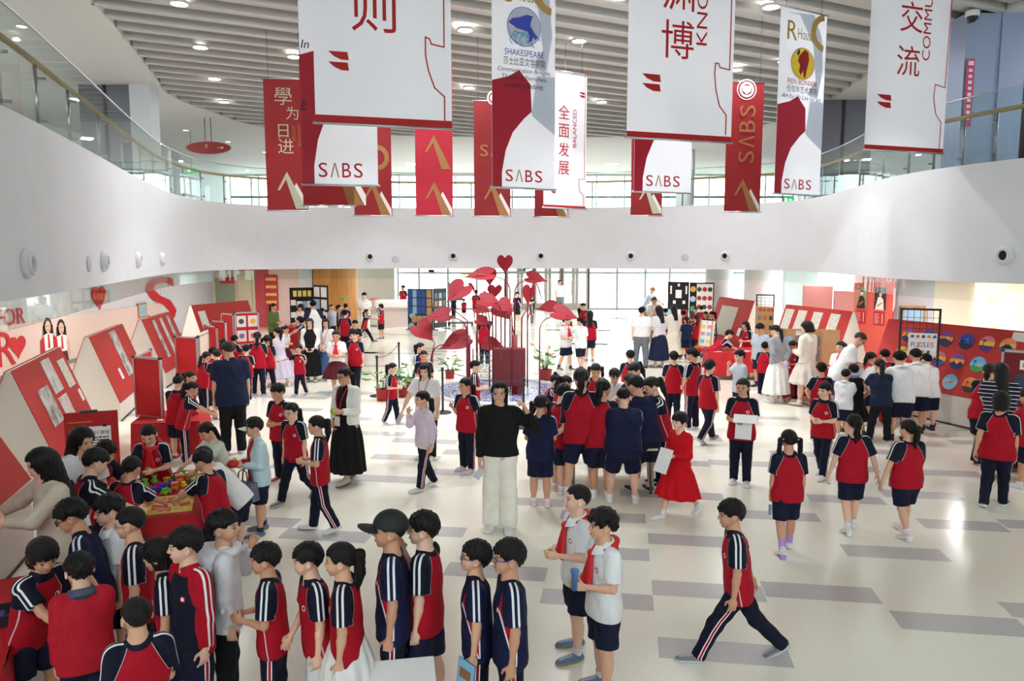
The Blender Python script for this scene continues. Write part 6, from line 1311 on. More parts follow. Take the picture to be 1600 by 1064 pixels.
b = MB(); text_on(b, 'LINUAS ARTIST', lambda u, v: (u, -.003, v), w * .5, 2.33, .16, 0); o = b.build('wall_lettering', PAPER, M=MW); tag(o, 'white ART lettering above the musician posters', 'wall lettering')
q = Mat('lit_mural_glass', srgb(250, 244, 226), .5); q.mottle(1.6, srgb(246, 214, 150), .5, .75, .8); q.mottle(1.2, srgb(206, 206, 236), .5, .75, .9); q.b.inputs['Emission Strength'].default_value = .75; q.nt.links.new(q.col, q.b.inputs['Emission Color'])
o = MB().box(10.42, 17.12, .9, 13.9, 17.18, 2.46, 0).build('backlit_painting', q.m); tag(o, 'large backlit pastel painting on the right cream wall', 'painting')
o = MB().box(10.3, 17.05, 2.48, 13.95, 17.2, 2.56, 0).build('light_bar', flat('rail_orange', srgb(220, 120, 70), .5)); tag(o, 'orange lamp rail above the backlit painting', 'lamp rail')
o = MB().box(-.28, -.03, -.2, .28, 0, .2, 0).box(-.22, -.034, -.15, .22, -.03, .15, 1).build('framed_picture', [WOOD, LBL], M=Matrix.Translation((8.95, 16.98, 1.75))); tag(o, 'wooden framed picture on the grey column behind the mesh stand', 'picture frame')
# ------------------------------------------------------------------ sculpture of red heart leaves over a round pool
SX, SY = -.25, 17.0
pool = empty('round_pool', (SX, SY, 0), 0, 'low round pool of blue mosaic below the red leaf sculpture', 'pool')
MB().lathe([(1.58, 0), (1.58, .06), (1.48, .06), (1.48, .02)], n=64).build('rim', flat('pool_rim', srgb(196, 196, 198), .35), pool)
q = Mat('blue_mosaic_water', srgb(70, 84, 140), .12); q.mottle(22, srgb(206, 210, 226), .50, .56, .9); q.mottle(9, srgb(36, 34, 90), .5, .65, .7); q.bump(18, .5, .02); MB().lathe([(1.48, .035), (0, .035)], n=64).build('water', q.m, pool)
LEAFR = Mat('red_lacquer_leaf', srgb(134, 22, 36), .5, 0, Specular_IOR_Level=.2).m; STEMR = flat('red_lacquer_stem', srgb(124, 18, 32), .42)
sculp = empty('leaf_sculpture', (SX, SY, 0), 0, 'tall sculpture of red heart-shaped leaves on thin stems', 'sculpture')
def leaf(px, py, w, h, bx, D=16.8, yaw=0, pitch=0, fold=20, by=0):
    rol = 0 if pitch < 45 else -38 if yaw > 0 else 38
    """heart leaf: w wide, h long, pitch 0 upright facing the camera, 90 lying flat; stem foot at picture column bx"""
    c = AT(px, py, D) - Vector((SX, SY, 0)); M = Matrix.Translation(c) @ Matrix.Rotation(R(yaw), 4, 'Z') @ Matrix.Rotation(R(-pitch), 4, 'X') @ Matrix.Rotation(R(rol), 4, 'Z'); st = MB()
    foot = Vector((AT(bx, 600, D).x - SX, D - SY + by, .04)); tip = M @ Vector((0, .012, -h * .5 if pitch < 60 else -h * .1))
    base = Vector((foot.x, foot.y, max(.3, c.z - .35 if pitch >= 60 else c.z - h * .9)))
    if pitch < 60: st.tube([foot, base, base * .35 + tip * .65, tip, M @ Vector((0, .012, 0))], [.018, .016, .013, .010, .006], 8)
    else:
        P0, P1, P2 = base, Vector((base.x, base.y, tip.z + .06)), tip; st.tube([foot] + [P0 * (1 - t) ** 2 + P1 * (2 * t * (1 - t)) + P2 * t * t for t in [i / 8 for i in range(9)]], [.018] + [.016 - .008 * i / 8 for i in range(9)], 8)
    so = st.build('stem', STEMR, sculp); b = MB(); n = 10; fa = R(fold)
    for sgn in (-1, 1):
        def pt(u, v, off=0):
            t = math.pi * u; bx = math.sin(t) ** 3; bz = max((13 * math.cos(t) - 5 * math.cos(2 * t) - 2 * math.cos(3 * t) - math.cos(4 * t)) / 17, .45 if u < .15 else -1); mz = .45 + (-1.0 - .45) * u ** .8
            x, z = v * bx * w * .5, (mz + (bz - mz) * v) * h * .56 + .10 * h; y = math.sin(fa) * x * .9 * (1 - .25 * x / w) + off; return M @ Vector((sgn * x * math.cos(fa * .6), -y + .05 * h * math.sin(u * 3), z))
        for off in (0, .012):
            b.grid(lambda u, v: pt(u, v, off), 14, 6)
        b.grid(lambda u, v: pt(u, 1, .012 * v), 14, 1)
    b.build('leaf', LEAFR, so)
for a in [(789, 414, .37, .46, 789, 17.3), (765, 434, .33, .44, 770, 17.0), (748, 430, .46, .74, 797, 16.6, -80, 84), (713, 458, .56, .66, 731, 16.4, -62, 52), (773, 457, .36, .36, 775, 16.9, -20, 20), (768, 472, .46, .64, 783, 16.2, 82, 78), (827, 463, .36, .54, 815, 16.8, -35, 18, 40), (839, 436, .44, .56, 804, 17.2, 80, 80), (854, 481, .42, .54, 824, 17.4, -84, 82), (884, 492, .50, .66, 843, 16.4, 78, 76), (786, 489, .46, .56, 803, 17.6, 60, 55), (755, 484, .36, .46, 765, 17.4, 75, 78), (756, 503, .34, .42, 745, 17.2, 82, 74), (684, 494, .48, .64, 730, 16.6, -80, 82), (664, 520, .56, .62, 674, 16.6, 70, 50), (709, 536, .60, .82, 676, 16.6, -78, 70), (773, 540, .48, .64, 770, 17.8, 80, 78), (738, 450, .16, .32, 746, 17.6, 60, 40), (843, 455, .12, .40, 824, 17.6, 80, 20), (790, 480, .45, .5, 800, 16.4, 60, 66)]: leaf(*a)
for bx in (731, 733, 803, 806): MB().tube([(AT(bx, 600, 16.5).x - SX, -.5, .03), (AT(bx, 600, 16.5).x - SX, -.5, 1.35)], .035, 10).build('post', STEMR, sculp)
a, c = AT(771, 543, 16.5), AT(821, 604, 16.5); sg = empty('sign_block', (a.x, 16.5, 0), 0, 'thick dark red rounded sign slab among the sculpture stems', 'sign slab'); w = c.x - a.x
bevel(MB().box(0, -.09, c.z, w, .09, a.z).build('slab', Mat('dark_red_slab', srgb(104, 22, 32), .6).mottle(30, srgb(92, 16, 26), .45, .6, .7).m, sg), .04, 3); MB().box(w * .75, -.05, .0, w * .92, .05, c.z + .02).build('foot', STEMR, sg); MB().box(w * .05, -.05, .0, w * .2, .05, c.z + .02).build('foot', STEMR, sg)
a, c = AT(739, 545, 16.5), AT(770, 592, 16.5); lg = empty('lettering_screen', (a.x, 16.5, 0), 0, 'open red frame with rows of small letters beside the dark red slab', 'lettering screen'); w = c.x - a.x
MB().tube([(0, 0, 0), (0, 0, a.z), (w, 0, a.z), (w, 0, 0)], .014, 8).build('frame', STEMR, lg)
for k, t in enumerate(('SHARE', 'LEARN', 'LOVE', 'TO', 'GROW')): b = MB(); text_on(b, t, lambda u, v: (u, 0, v), w * .55, a.z - .12 - k * .12, .075, 0, w * .8); text_on(b, t, lambda u, v: (u, .012, v), w * .55, a.z - .12 - k * .12, .075, 0, w * .8); b.box(0, .002, a.z - .165 - k * .12, w, .010, a.z - .158 - k * .12); b.build('letter_row', flat('letter_grey', srgb(120, 120, 124), .5), lg)
# potted plants and stanchions
GRN = Mat('plant_green', srgb(70, 128, 52), .5).mottle(5, srgb(110, 160, 80), .4, .7, .8).m; FLW = flat('anthurium_pink', srgb(214, 88, 92), .5); POT = flat('red_pot', srgb(166, 34, 40), .4); SOIL = flat('soil', srgb(54, 42, 34), .9)
def plant(label, x, y, s=1.0, seed=1, flowers=5):
    q = random.Random(seed); e = empty('potted_plant', (x, y, 0), 0, label, 'potted plant', 'potted plants round the pool')
    MB().lathe([(0, 0), (.13 * s, 0), (.155 * s, .24 * s), (.165 * s, .24 * s), (.165 * s, .26 * s), (.145 * s, .26 * s), (.14 * s, .22 * s)], n=24).build('pot', POT, e); MB().lathe([(.14 * s, .225 * s), (0, .23 * s)], n=20).build('soil', SOIL, e)
    lf, stx, fl = MB(), MB(), MB()
    for i in range(22):
        a = q.uniform(0, 6.28); r_ = q.uniform(.08, .32) * s; z = q.uniform(.34, .72) * s; tip = Vector((r_ * math.cos(a), r_ * math.sin(a), z)); b0 = Vector((.04 * math.cos(a), .04 * math.sin(a), .23 * s)); mid = (b0 + tip) / 2 + Vector((0, 0, .08 * s)); stx.tube([b0, mid, tip], .005 * s, 5)
        d = Vector((math.cos(a), math.sin(a), q.uniform(-.6, .2))).normalized(); sd = d.cross(Vector((0, 0, 1))).normalized(); L = q.uniform(.14, .22) * s; isf = i < flowers; tgt = fl if isf else lf
        if isf: tip = tip + Vector((0, 0, .14 * s)); stx.tube([mid, tip], .004 * s, 5); L *= .6
        up = sd.cross(d); tgt.grid(lambda u, v: tip + d * L * u + sd * L * .62 * (v - .5) * math.sin(math.pi * min(1, u * .9 + .1)) - up * (abs(v - .5) * .06 - u * u * .05) * s, 5, 4)
    lf.build('foliage', GRN, e); stx.build('stalks', GRN, e)
    if flowers: fl.build('blossom', FLW, e)
for lab, px, py, D, s_, f_ in (('potted anthurium with pink flowers at the back left of the pool', 703, 585, 18.9, .8, 6), ('potted plant in red pot behind the two girls, left of the pool', 642, 590, 17.6, .85, 2), ('leafy potted plant beside the girl in red by the stanchion', 598, 600, 16.0, .95, 0), ('potted plant with pink flowers right of the pool', 852, 600, 18.6, 1.05, 6), ('leafy plant low behind the woman with the lanyard', 630, 620, 16.4, .75, 0)): q = AT(px, py, D); plant(lab, q.x, q.y, s_, int(px), f_)
def stanchion(label, p):
    e = empty('stanchion', (p.x, p.y, 0), 0, label, 'stanchion', 'black stanchions round the pool'); MB().lathe([(0, 0), (.17, 0), (.17, .015), (.14, .03), (.03, .04), (0, .04)], n=28).build('base', BLK, e); MB().lathe([(.022, .03), (.022, .84), (.03, .84), (.03, .90), (0, .90)], n=16).build('pole', BLK, e)
SP = [G(590, 619), G(624, 590), G(692, 645), G(818, 668)]
for p, lab in zip(SP, ('black stanchion left of the girl in red, nearest left', 'black stanchion farther back left of the pool', 'black stanchion in front of the pool', 'black stanchion hidden behind the woman in black')): stanchion(lab, p)
for a, c, lab in ((SP[0], SP[1], 'thin black cord between the two left stanchions'), (SP[2], SP[3], 'thin black cord in front of the pool')): o = MB().tube([a + (c - a) * t + Vector((0, 0, .86 - .10 * math.sin(math.pi * t))) for t in [i / 12 for i in range(13)]], .008, 6).build('barrier_cord', BLK); tag(o, lab, 'cord')
# loose things on the floor
p = G(1301, 680); o = MB().lathe([(0, .0), (.05, .008), (.11, .05), (.14, .13), (.12, .21), (.07, .26), (.02, .285), (.015, .30), (0, .30)], n=24).build('balloon', flat('olive_balloon', srgb(124, 122, 84), .35), loc=p); tag(o, 'olive green balloon on the floor behind the boy in red', 'balloon')
p = G(1182, 613); o = MB().box(-.2, -.14, 0, .2, .14, .004).build('paper_sheet', PAPER, loc=p + Vector((0, 0, .002))); tag(o, 'white sheet lying on the floor left of the white skirt', 'paper')
# ================================================================== the crowd
PLACED = {}
def who(key, label, head_px, size, face, top='red', bot='T', hair='short', legs='st', arms='down', lean=0, head=(0, 0), dz=0, **k):
    """size: a height in metres (place from the head) or a picture point between the feet (height follows)"""
    hx, hy = head_px
    if isinstance(size, tuple):
        p = G(*size); h = AT(hx, hy, p.y).z / (1 - .18 * max(0, math.sin(R(lean)))) if not k.pop('h', None) else 0
        h = h / .985
    else:
        h = size; drop = h * (1 - .62 * (1 - math.cos(R(lean)))) if lean else h; p = G(hx, hy, drop); s = .40 * h * math.sin(R(lean)); p = Vector((p.x - s * math.sin(R(face)), p.y + s * math.cos(R(face)), 0))
    need = lambda a, b_: .235 + .05 * (a + b_)
    ad, z0, D0 = (1 if k.get('adult') else 0), AT(hx, hy, p.y).z, p.y
    def clear(q): return all((q - i['p']).length >= need(ad, i['ad']) for i in PLACED.values())
    if not clear(p.xy):
        az = p.x / p.y
        for st_ in [s_ * t * .05 for t in range(1, 13) for s_ in (1, -1)]:
            q = Vector((az * (p.y + st_), p.y + st_))
            if clear(q): p = Vector((q.x, q.y, 0)); h *= AT(hx, hy, p.y).z / z0; break
    o, info = person(label, (p.x, p.y), h, face, top, bot, hair, legs, arms, lean, head, **k); info['o'] = o; info['h'] = h; info['p'] = p.xy; info['ad'] = ad; PLACED[key] = info; return info
Q_, M_L, M_T, M_R, M_B = 'pupils queueing in front', 'people round the game table', 'pupils crowding the middle table', 'people at the right side tables', 'people at the back of the hall'
A = dict(adult=True)
# --- front queue, left to right
who('q1', 'boy with red neckline leaning over the bottom left table, face turned right', (74, 850), 1.28, 75, 'red', 'S', 'bob', 'st2', ('holdlow', 'reach'), 16, (-25, 12), grp=Q_)
who('q2', 'boy in plain red sweatshirt with striped collar seen from behind, bottom left', (124, 873), 1.24, 215, 'redsweat', 'S', 'short', 'st', ('down', 'mouth'), 4, (10, 5), grp=Q_)
who('q3', 'short-haired boy lowest in the picture, seen from behind at bottom left', (213, 945), 1.22, 212, 'red', 'S', 'buzz', 'st', 'holdlow', 0, (12, 0), grp=Q_)
who('q4', 'boy in navy jersey with black glasses looking down, behind the girl in white', (112, 787), 1.38, -72, 'navy', 'S', 'short', 'st2', 'holdlow', 10, (0, 14), glass='k', grp=Q_)
who('q5', 'boy with tousled hair in a white collared shirt, left part of the queue', (172, 781), 1.34, -52, 'white', 'S', 'curly', 'st', 'down', 3, (0, 4), grp=Q_)
who('q6', 'boy with clear glasses and red jersey in the left part of the queue', (206, 800), 1.34, -72, 'red', 'S', 'buzz', 'st', 'down', 2, (-12, 2), glass='m', grp=Q_)
who('q7', 'child with long fringe and red jersey, just above the boy lowest in the picture', (247, 850), 1.24, -70, 'red', 'S', 'bob', 'st2', 'down', 6, (-12, 4), grp=Q_, sock='n')
who('q8', 'boy in navy track jacket with red sleeves and a round badge', (294, 832), 1.30, -38, 'trackjacket', 'SS', 'short', 'st', 'down', 0, (-30, 2), grp=Q_, sock='n')
who('q9', 'child in white hooded jacket facing right with a hand at the mouth', (346, 806), 1.36, 112, 'hoodie', 'black', 'short', 'st', ('mouth', 'down'), 0, (-18, -4), hood=True, grp=Q_)
who('q10', 'boy in red jersey holding clear wrapper, between white hood and white shorts', (416, 857), 1.22, -82, 'red', 'T', 'short', 'st', 'hold', 2, (0, 0), grp=Q_)
who('q11', 'boy in red jersey and white shorts in the queue', (482, 857), 1.24, -62, 'red', 'whiteS', 'short', 'st2', ('down', 'holdlow'), 4, (-18, 2), grp=Q_)
who('q12', 'girl with flowery hair tie, ponytail and white skirt in the queue', (534, 857), 1.24, -86, 'red', 'whiteK', 'pony', 'st', 'down', 2, (0, 0), tie='p', grp=Q_)
who('q13', 'boy with black baseball cap in a navy jersey', (612, 810), 1.40, -84, 'navy', 'T', 'buzz', 'st', ('down', 'down'), 0, (0, -2), hat='cap', hands='grip', grp=Q_)
who('q14', 'boy in red jersey holding a hand to his mouth behind the cap boy', (664, 808), 1.40, -100, 'red', 'S', 'short', 'st2', ('down', 'mouth'), 0, (8, -2), grp=Q_)
who('q15', 'boy with blue glasses holding a comic booklet, second from the queue end', (740, 853), 1.26, -86, 'navy', 'T', 'short', 'st', ('down', 'down'), 2, (-4, -12), glass='b', hands='grip', grp=Q_)
who('q16', 'boy with blue glasses and navy jersey, last in the queue at its right end', (797, 852), 1.28, -80, 'navy', 'T', 'short', 'st', 'down', 0, (0, -4), glass='b', grp=Q_)
who('b1', 'boy in white shirt and red scarf holding a yellow crumb, farther of two', (912, 768), (900, 1020), -72, 'white', 'S', 'buzz', 'st2', 'hold', 0, (-10, -8), scarf=True, shoes='blue', grp='two boys with red scarves')
who('b2', 'curly-haired boy in white shirt and red scarf holding a blue toy, nearer of two', (945, 803), 1.30, -70, 'white', 'S', 'curly', 'st', 'hold', 0, (-12, 0), scarf=True, shoes='blue', grp='two boys with red scarves', b=1.05)
who('b3', 'boy in red jersey striding left alone across the lower right floor', (1124, 783), (1146, 1030), -98, 'red', 'T', 'short', 'strL', ('down', 'swb'), 6, (4, 2), shoes='grey')
# --- game table at the left
who('l1', 'woman with long black hair in a beige sweater, arm stretched to the left edge', (68, 701), 1.60, -38, 'beige', 'jeans', 'longback', 'st', (((-.1, -.75, -.75), (-.9, -.45, -.1)), ((.7, -.3, -.55), (.8, -.3, -.45))), 4, (-18, 10), hands=('open', 'open'), grp=M_L, b=.92, **A)
who('l2', 'woman with long black hair in white, in profile before the info sign', (124, 668), 1.56, 60, 'plainwhite', 'jeans', 'longback', 'st', 'hold', 6, (15, 12), grp=M_L, b=.9, **A)
who('l3', 'smiling girl in white shirt in front of the beige sweater', (95, 757), 1.30, 20, 'white', 'tartanK', 'pony', 'st', 'down', 4, (-30, 5), grp=M_L)
who('l4', 'boy with striped sleeve at the left of the game table, back turned', (148, 708), 1.32, 128, 'red', 'S', 'short', 'st', 'reach', 14, (8, 14), grp=M_L)
who('l5', 'boy bending over the game table below the info sign', (174, 697), 1.32, 78, 'red', 'S', 'short', 'st', 'reach', 26, (-14, 12), grp=M_L)
who('l6', 'boy seen from behind at the near side of the game table', (209, 720), 1.24, 168, 'red', 'S', 'short', 'st', 'reach', 18, (8, 10), grp=M_L)
who('l7', 'girl with red neckerchief over red jersey at the far side of the game table', (232, 667), 1.28, 8, 'red', 'T', 'lowpony', 'st', ('hold', 'reach'), 14, (0, 20), scarf=True, grp=M_L)
who('l8', 'girl in pale green dress looking down at the game table', (322, 664), 1.22, -40, 'palegreen', 'greenK', 'pigtails', 'st', 'reach', 16, (0, 20), sleeve=.5, tie='r', grp=M_L)
who('l9', 'boy in red jersey with his hand on the right corner of the game table', (318, 708), 1.22, -112, 'red', 'S', 'short', 'st', ('reach', 'hold'), 12, (12, 16), grp=M_L)
who('l10', 'child in white top bending low over the right side of the game table', (304, 713), 1.24, -84, 'plainwhite', 'S', 'short', 'st2', 'reach', 40, (0, 10), grp=M_L, sock='n', b=1.1)
who('l11', 'boy with white visor, pale blue jacket and grey handbag', (402, 660), (408, 832), -58, 'lightblue', 'S', 'short', 'st2', ('hold', 'hold'), 2, (-8, 4), hat='visor', glass='m', shoes='blue', hands='grip', sock='n', b=1.08)
who('l12', 'boy in red jersey standing behind the girl with glasses, hands at belly', (443, 605), (442, 752), -22, 'red', 'T', 'short', 'st', 'hold', 0, (-12, 10), shoes='red')
who('l13', 'girl with glasses and hair clip walking beside the boy with hands at belly', (464, 632), (464, 782), -24, 'red', 'T', 'lowpony', 'wkR', 'down', 3, (-8, 6), glass='m', shoes='grey')
who('l14', 'small girl with ponytail in profile in front of the woman in white blazer', (510, 657), (503, 830), -84, 'red', 'T', 'pony', 'smR', 'hold', 0, (0, 4), tie='y', shoes='white')
who('l15', 'woman in white blazer and long black skirt holding a green fruit', (520, 576), (545, 752), -32, 'whitejacket', 'blackK', 'lowpony', 'smL', (((.2, -.2, -1), (-.2, -.85, .1)), 'holdlow'), 0, (-14, 8), glass='k', lanyard='red', shoes='beige', sock=None, tie='k', b=.95, **A)
# --- left middle crowd
LM = 'people along the framed panels at left'
who('m1', 'girl with a top bun seen from behind at the small red table', (268, 595), (281, 718), 178, 'red', 'S', 'bun', 'st', 'reach', 8, (0, 14), grp=LM, shoes='red')
who('m2', 'girl with glasses turning right beside the bun girl', (297, 583), 1.22, 82, 'red', 'T', 'pony', 'st', 'down', 6, (0, 4), glass='m', grp=LM)
who('m3', 'girl with dark ponytail between the bun girl and the man in navy', (300, 600), 1.18, 120, 'red', 'T', 'pony', 'st', 'reach', 14, (0, 14), tie='y', grp=LM)
who('m4', 'boy in red jersey and navy shorts reaching to a panel beside the man', (336, 553), (344, 655), 205, 'red', 'S', 'buzz', 'st', ('reach', 'down'), 6, (10, 8), shoes='blue', sock='k', grp=LM)
who('m5', 'man in plain navy tee and black trousers seen from behind', (353, 540), (366, 708), 206, 'navytee', 'black', 'short', 'st', 'down', 6, (14, 20), hc='brown', grp=LM, shoes='white', b=1.08, **A)
for i, (x, y, f, hr, lab) in enumerate(((322, 552, 150, 'lowpony', 'child crowding the panel left of the man in navy, lower head'), (332, 545, 200, 'short', 'child crowding the panel left of the man in navy, middle head'), (348, 531, 190, 'pony', 'child just above the man in navy, at the panels'), (366, 526, 170, 'short', 'boy with dark hair just right of the man in navy, at the panels'))): who('m6%d' % i, lab, (x, y), 1.2, f, 'red', 'T', hr, 'st', 'reach', 10, (0, 12), grp=LM)
who('m8', 'boy with striped shoulders just right of the man in navy', (385, 542), 1.15, 175, 'red', 'T', 'short', 'st', 'hold', 6, (10, 5), grp=LM)
who('m9', 'girl in red with hair clips facing the four artwork panel', (392, 524), (405, 617), 188, 'red', 'T', 'lowpony', 'st2', 'hold', 5, (10, 12), grp=LM, shoes='grey')
who('m10', 'girl with pigtails in red jersey seen from behind, beside the floral dress', (417, 527), (420, 615), 182, 'red', 'T', 'pigtails', 'wide', 'down', 0, (0, 0), grp=LM)
who('m11', 'girl with long dark hair in a lilac floral dress', (434, 516), (438, 603), -118, 'floral', 'lilacK', 'pony', 'smL', 'hold', 4, (0, 0), sleeve=.05, shoes='pink', grp=LM)
who('m12', 'child in white shirt at the far left red table behind the floral dress', (446, 511), 1.2, 70, 'white', 'tartanK', 'pony', 'st', 'hold', 6, (0, 6), tie='k', grp=LM)
who('m13', 'small girl in red jersey waving one hand, in front of the black dress', (464, 543), (470, 618), -18, 'red', 'T', 'lowpony', 'smR', (((.5, -.5, -.6), (.1, -.6, .5)), 'side'), 0, (0, 0), grp=LM, shoes='grey')
who('m14', 'smiling woman in black dress with white sleeves and long brown hair', (484, 499), (487, 596), 8, 'vestdress', 'blackK', 'long', 'st', 'holdlow', 0, (-4, 4), hc='brown', shoes='beige', sock=None, grp=M_B, b=.9, **A)
who('m15', 'woman in white top and long denim skirt wearing a red lanyard', (508, 500), (512, 594), -14, 'plainwhite', 'jeanK', 'long', 'st', 'holdlow', 0, (20, 4), lanyard='red', sock=None, grp=M_B, b=.9, **A)
who('m16', 'girl in white shirt, red scarf and tartan skirt', (527, 520), (528, 617), 2, 'white', 'tartanK', 'lowpony', 'st', 'hold', 0, (0, 8), scarf=True, grp=M_B, sock='w')
who('m17', 'boy in red jersey and track trousers walking beside the tartan skirt', (556, 519), (557, 614), -12, 'red', 'T', 'short', 'smL', 'down', 0, (-10, 4), grp=M_B)
who('m18', 'boy with short hair peeking out behind the boy in track trousers', (555, 502), 1.25, -5, 'red', 'T', 'short', 'st', 'hold', 0, (0, 4), grp=M_B)
# --- far left back
who('n1', 'woman in green cardigan standing by the pink wall', (426, 474), 1.6, 70, 'green', 'black', 'pony', 'st', 'hold', 0, (0, 4), grp=M_B, b=.92, **A)
who('n2', 'woman in white before the black notice board, hand at her face', (471, 475), 1.58, -30, 'plainwhite', 'grey', 'bob', 'st', ('mouth', 'hold'), 0, (0, 10), grp=M_B, b=.9, **A)
who('n3', 'girl in red at the far left table below the woman in white', (469, 496), 1.25, -70, 'red', 'T', 'bob', 'st', 'reach', 6, (0, 10), grp=M_B)
who('n4', 'man in white tee with navy sleeves seen from behind', (489, 470), 1.74, 210, 'raglanwhite', 'jeans', 'short', 'st', 'hold', 2, (-20, 12), grp=M_B, b=1.05, **A)
who('n5', 'child partly hidden at the black notice board wing', (503, 483), 1.25, 160, 'red', 'T', 'short', 'st', 'down', 0, grp=M_B)
who('n6', 'boy in pale grey shirt looking up before the wooden column', (518, 477), 1.3, 60, 'greytee', 'S', 'buzz', 'st', 'down', 0, (0, -12), grp=M_B)
o_ = who('n7', 'child holding up a green toy before the wooden column', (530, 478), 1.3, 100, 'navy', 'T', 'short', 'st', (((.1, -.4, .9), (0, -.3, 1)), 'down'), 0, (0, -14), grp=M_B, hands='grip')
who('n8', 'boy in red jersey and track trousers nearest the wooden column', (533, 487), (541, 556), 170, 'red', 'T', 'short', 'st', 'hold', 0, (0, 0), grp=M_B)
who('n9', 'dark-haired child at the right of the group by the wooden column', (540, 476), 1.25, 185, 'red', 'T', 'short', 'st', 'down', 0, grp=M_B)
who('n10', 'girl in red jersey leaning forward right of the wooden column', (568, 484), (571, 534), 95, 'red', 'T', 'lowpony', 'strL', 'fwd', 12, (0, -8), grp=M_B, shoes='black')
who('n11', 'man in white shirt with folded hands beside the reception desk', (569, 457), 1.66, 5, 'white', 'cream', 'short', 'st', 'hold', 0, (0, 6), grp=M_B, **A)
who('n12', 'boy in red jersey holding a model plane up beside the desk', (597, 477), (596, 530), 255, 'red', 'S', 'short', 'st', ('up', 'down'), 0, (-10, -12), grp=M_B, shoes='grey', sock='k', hands='grip')
who('n13', 'child in red standing behind the reception desk', (630, 447), 1.5, -20, 'red', 'T', 'short', 'st', 'down', 0, grp=M_B)
# --- middle
MD = 'people around the leaf sculpture'
who('c1', 'girl in red jersey walking right beside the left stanchion', (610, 572), (613, 663), 68, 'red', 'T', 'pony', 'smL', 'hold', 0, (12, 6), tie='k', grp=MD)
who('c2', 'girl with ponytail in navy seen behind the woman with lanyard', (656, 538), 1.25, 60, 'navy', 'T', 'pony', 'st', 'down', 0, (15, 0), grp=MD)
who('c3', 'girl in red with a hair clip just behind the woman with lanyard', (662, 550), 1.22, 5, 'red', 'T', 'lowpony', 'st', 'hold', 0, (5, 4), grp=MD)
who('c4', 'woman in white tee with red lanyard holding a phone', (659, 570), (668, 716), -22, 'plainwhite', 'black', 'long', 'st', (('down'), ((.35, -.35, -.85), (.35, -.2, -.9))), 3, (10, 14), lanyard='red', hands='grip', grp=MD, b=1.02, **A)
who('c5', 'girl in lilac jacket covering her mouth with one hand', (664, 617), (664, 764), -58, 'lilac', 'T', 'lowpony', 'smL', (((.3, .2, -.9), (.15, -.25, -.9)), 'mouth'), 0, (-12, 2), grp=MD)
who('c6', 'girl in red jersey looking left between lilac jacket and woman in black', (724, 596), (730, 735), -32, 'red', 'T', 'lowpony', 'st', (((.5, -.2, -.8), (.4, -.2, -.8)), ((.12, -.1, -1), (-.1, -.75, .6))), 0, (-28, 2), grp=MD, shoes='pink')
who('c7', 'boy in red jersey facing right in front of the pool', (747, 568), (742, 672), 92, 'red', 'T', 'short', 'st', ('hold', 'hold'), 0, (0, 0), grp=MD)
who('c8', 'woman in black blouse and cream wide trousers raising a hand to her ear', (786, 601), (781, 826), -6, 'black', 'cream', 'longback', 'st', (((.75, -.1, -.55), (-.35, -.35, .85)), 'down'), 0, (0, -6), glass='m', hands=('relax', 'grip'), grp=MD, b=.95, **A)
# --- crowd at the middle table
who('t1', 'girl with pigtails in navy jersey seen from behind at the table', (843, 625), (844, 790), 176, 'navy', 'SS', 'pigtails', 'st', 'hold', 0, (-8, 6), tie='p', grp=M_T, shoes='pink')
who('t2', 'child in red jersey with hand behind the back, left of the table crowd', (870, 611), (872, 768), 128, 'red', 'S', 'short', 'st', ('hold', 'back'), 8, (10, 12), grp=M_T, shoes='pink')
who('t3', 'tall girl with ponytail and white socks at the front of the table crowd', (905, 589), (907, 775), 178, 'red', 'S', 'pony', 'wide', 'reach', 8, (0, 14), grp=M_T, b=1.08)
who('t4', 'small child in red leaning on the table between two big pupils', (928, 610), (938, 778), 172, 'red', 'S', 'pony', 'st', 'reach', 22, (-10, 10), grp=M_T)
who('t5', 'heavy boy in navy shirt bending over the table, back turned', (958, 624), (972, 785), 172, 'navy', 'SS', 'buzz', 'wide', 'reach', 36, (0, 8), grp=M_T, b=1.22)
who('t6', 'boy in navy jersey with red stripe leaning left over the table', (982, 604), (1003, 768), 200, 'navy', 'S', 'short', 'st', 'reach', 24, (10, 12), grp=M_T, shoes='blackw', b=1.15)
who('t7', 'child with dark hair between the boy in navy and the tall ponytail girl', (984, 588), 1.3, 190, 'red', 'T', 'short', 'st', 'reach', 14, (0, 14), grp=M_T)
who('t8', 'tall girl with long ponytail looking down from the right of the crowd', (993, 569), 1.45, -58, 'red', 'T', 'pony', 'st', 'reach', 10, (0, 22), grp=M_T)
who('t9', 'child in white shirt with a white headband at the far side of the table', (960, 578), 1.32, 2, 'white', 'S', 'short', 'st', 'reach', 10, (0, 22), hat='headband', grp=M_T)
who('t10', 'girl with pigtails facing the camera at the far side of the table', (931, 570), 1.34, -4, 'red', 'T', 'pigtails', 'st', 'hold', 6, (0, 20), grp=M_T)
for i, (x, y, f, hr, lab, hh_) in enumerate(((868, 588, 88, 'bun', 'girl with a small bun at the far left of the table crowd', 1.26), (884, 590, 100, 'pony', 'dark-haired girl between the bun girl and the tall ponytail girl', 1.28), (893, 612, 96, 'short', 'child squeezed at the left edge of the table, face hidden', 1.22), (850, 626, 96, 'lowpony', 'child hidden behind the pigtail girl in navy', 1.1))): who('t11%d' % i, lab, (x, y), hh_, f, 'red', 'T', hr, 'st', 'reach', 12, (0, 16), grp=M_T)
who('t12', 'girl with ponytail leaning left at the right end of the table', (1036, 600), (1030, 757), -84, 'red', 'T', 'pony', 'st', 'reach', 14, (0, 14), grp=M_T, shoes='blackw')
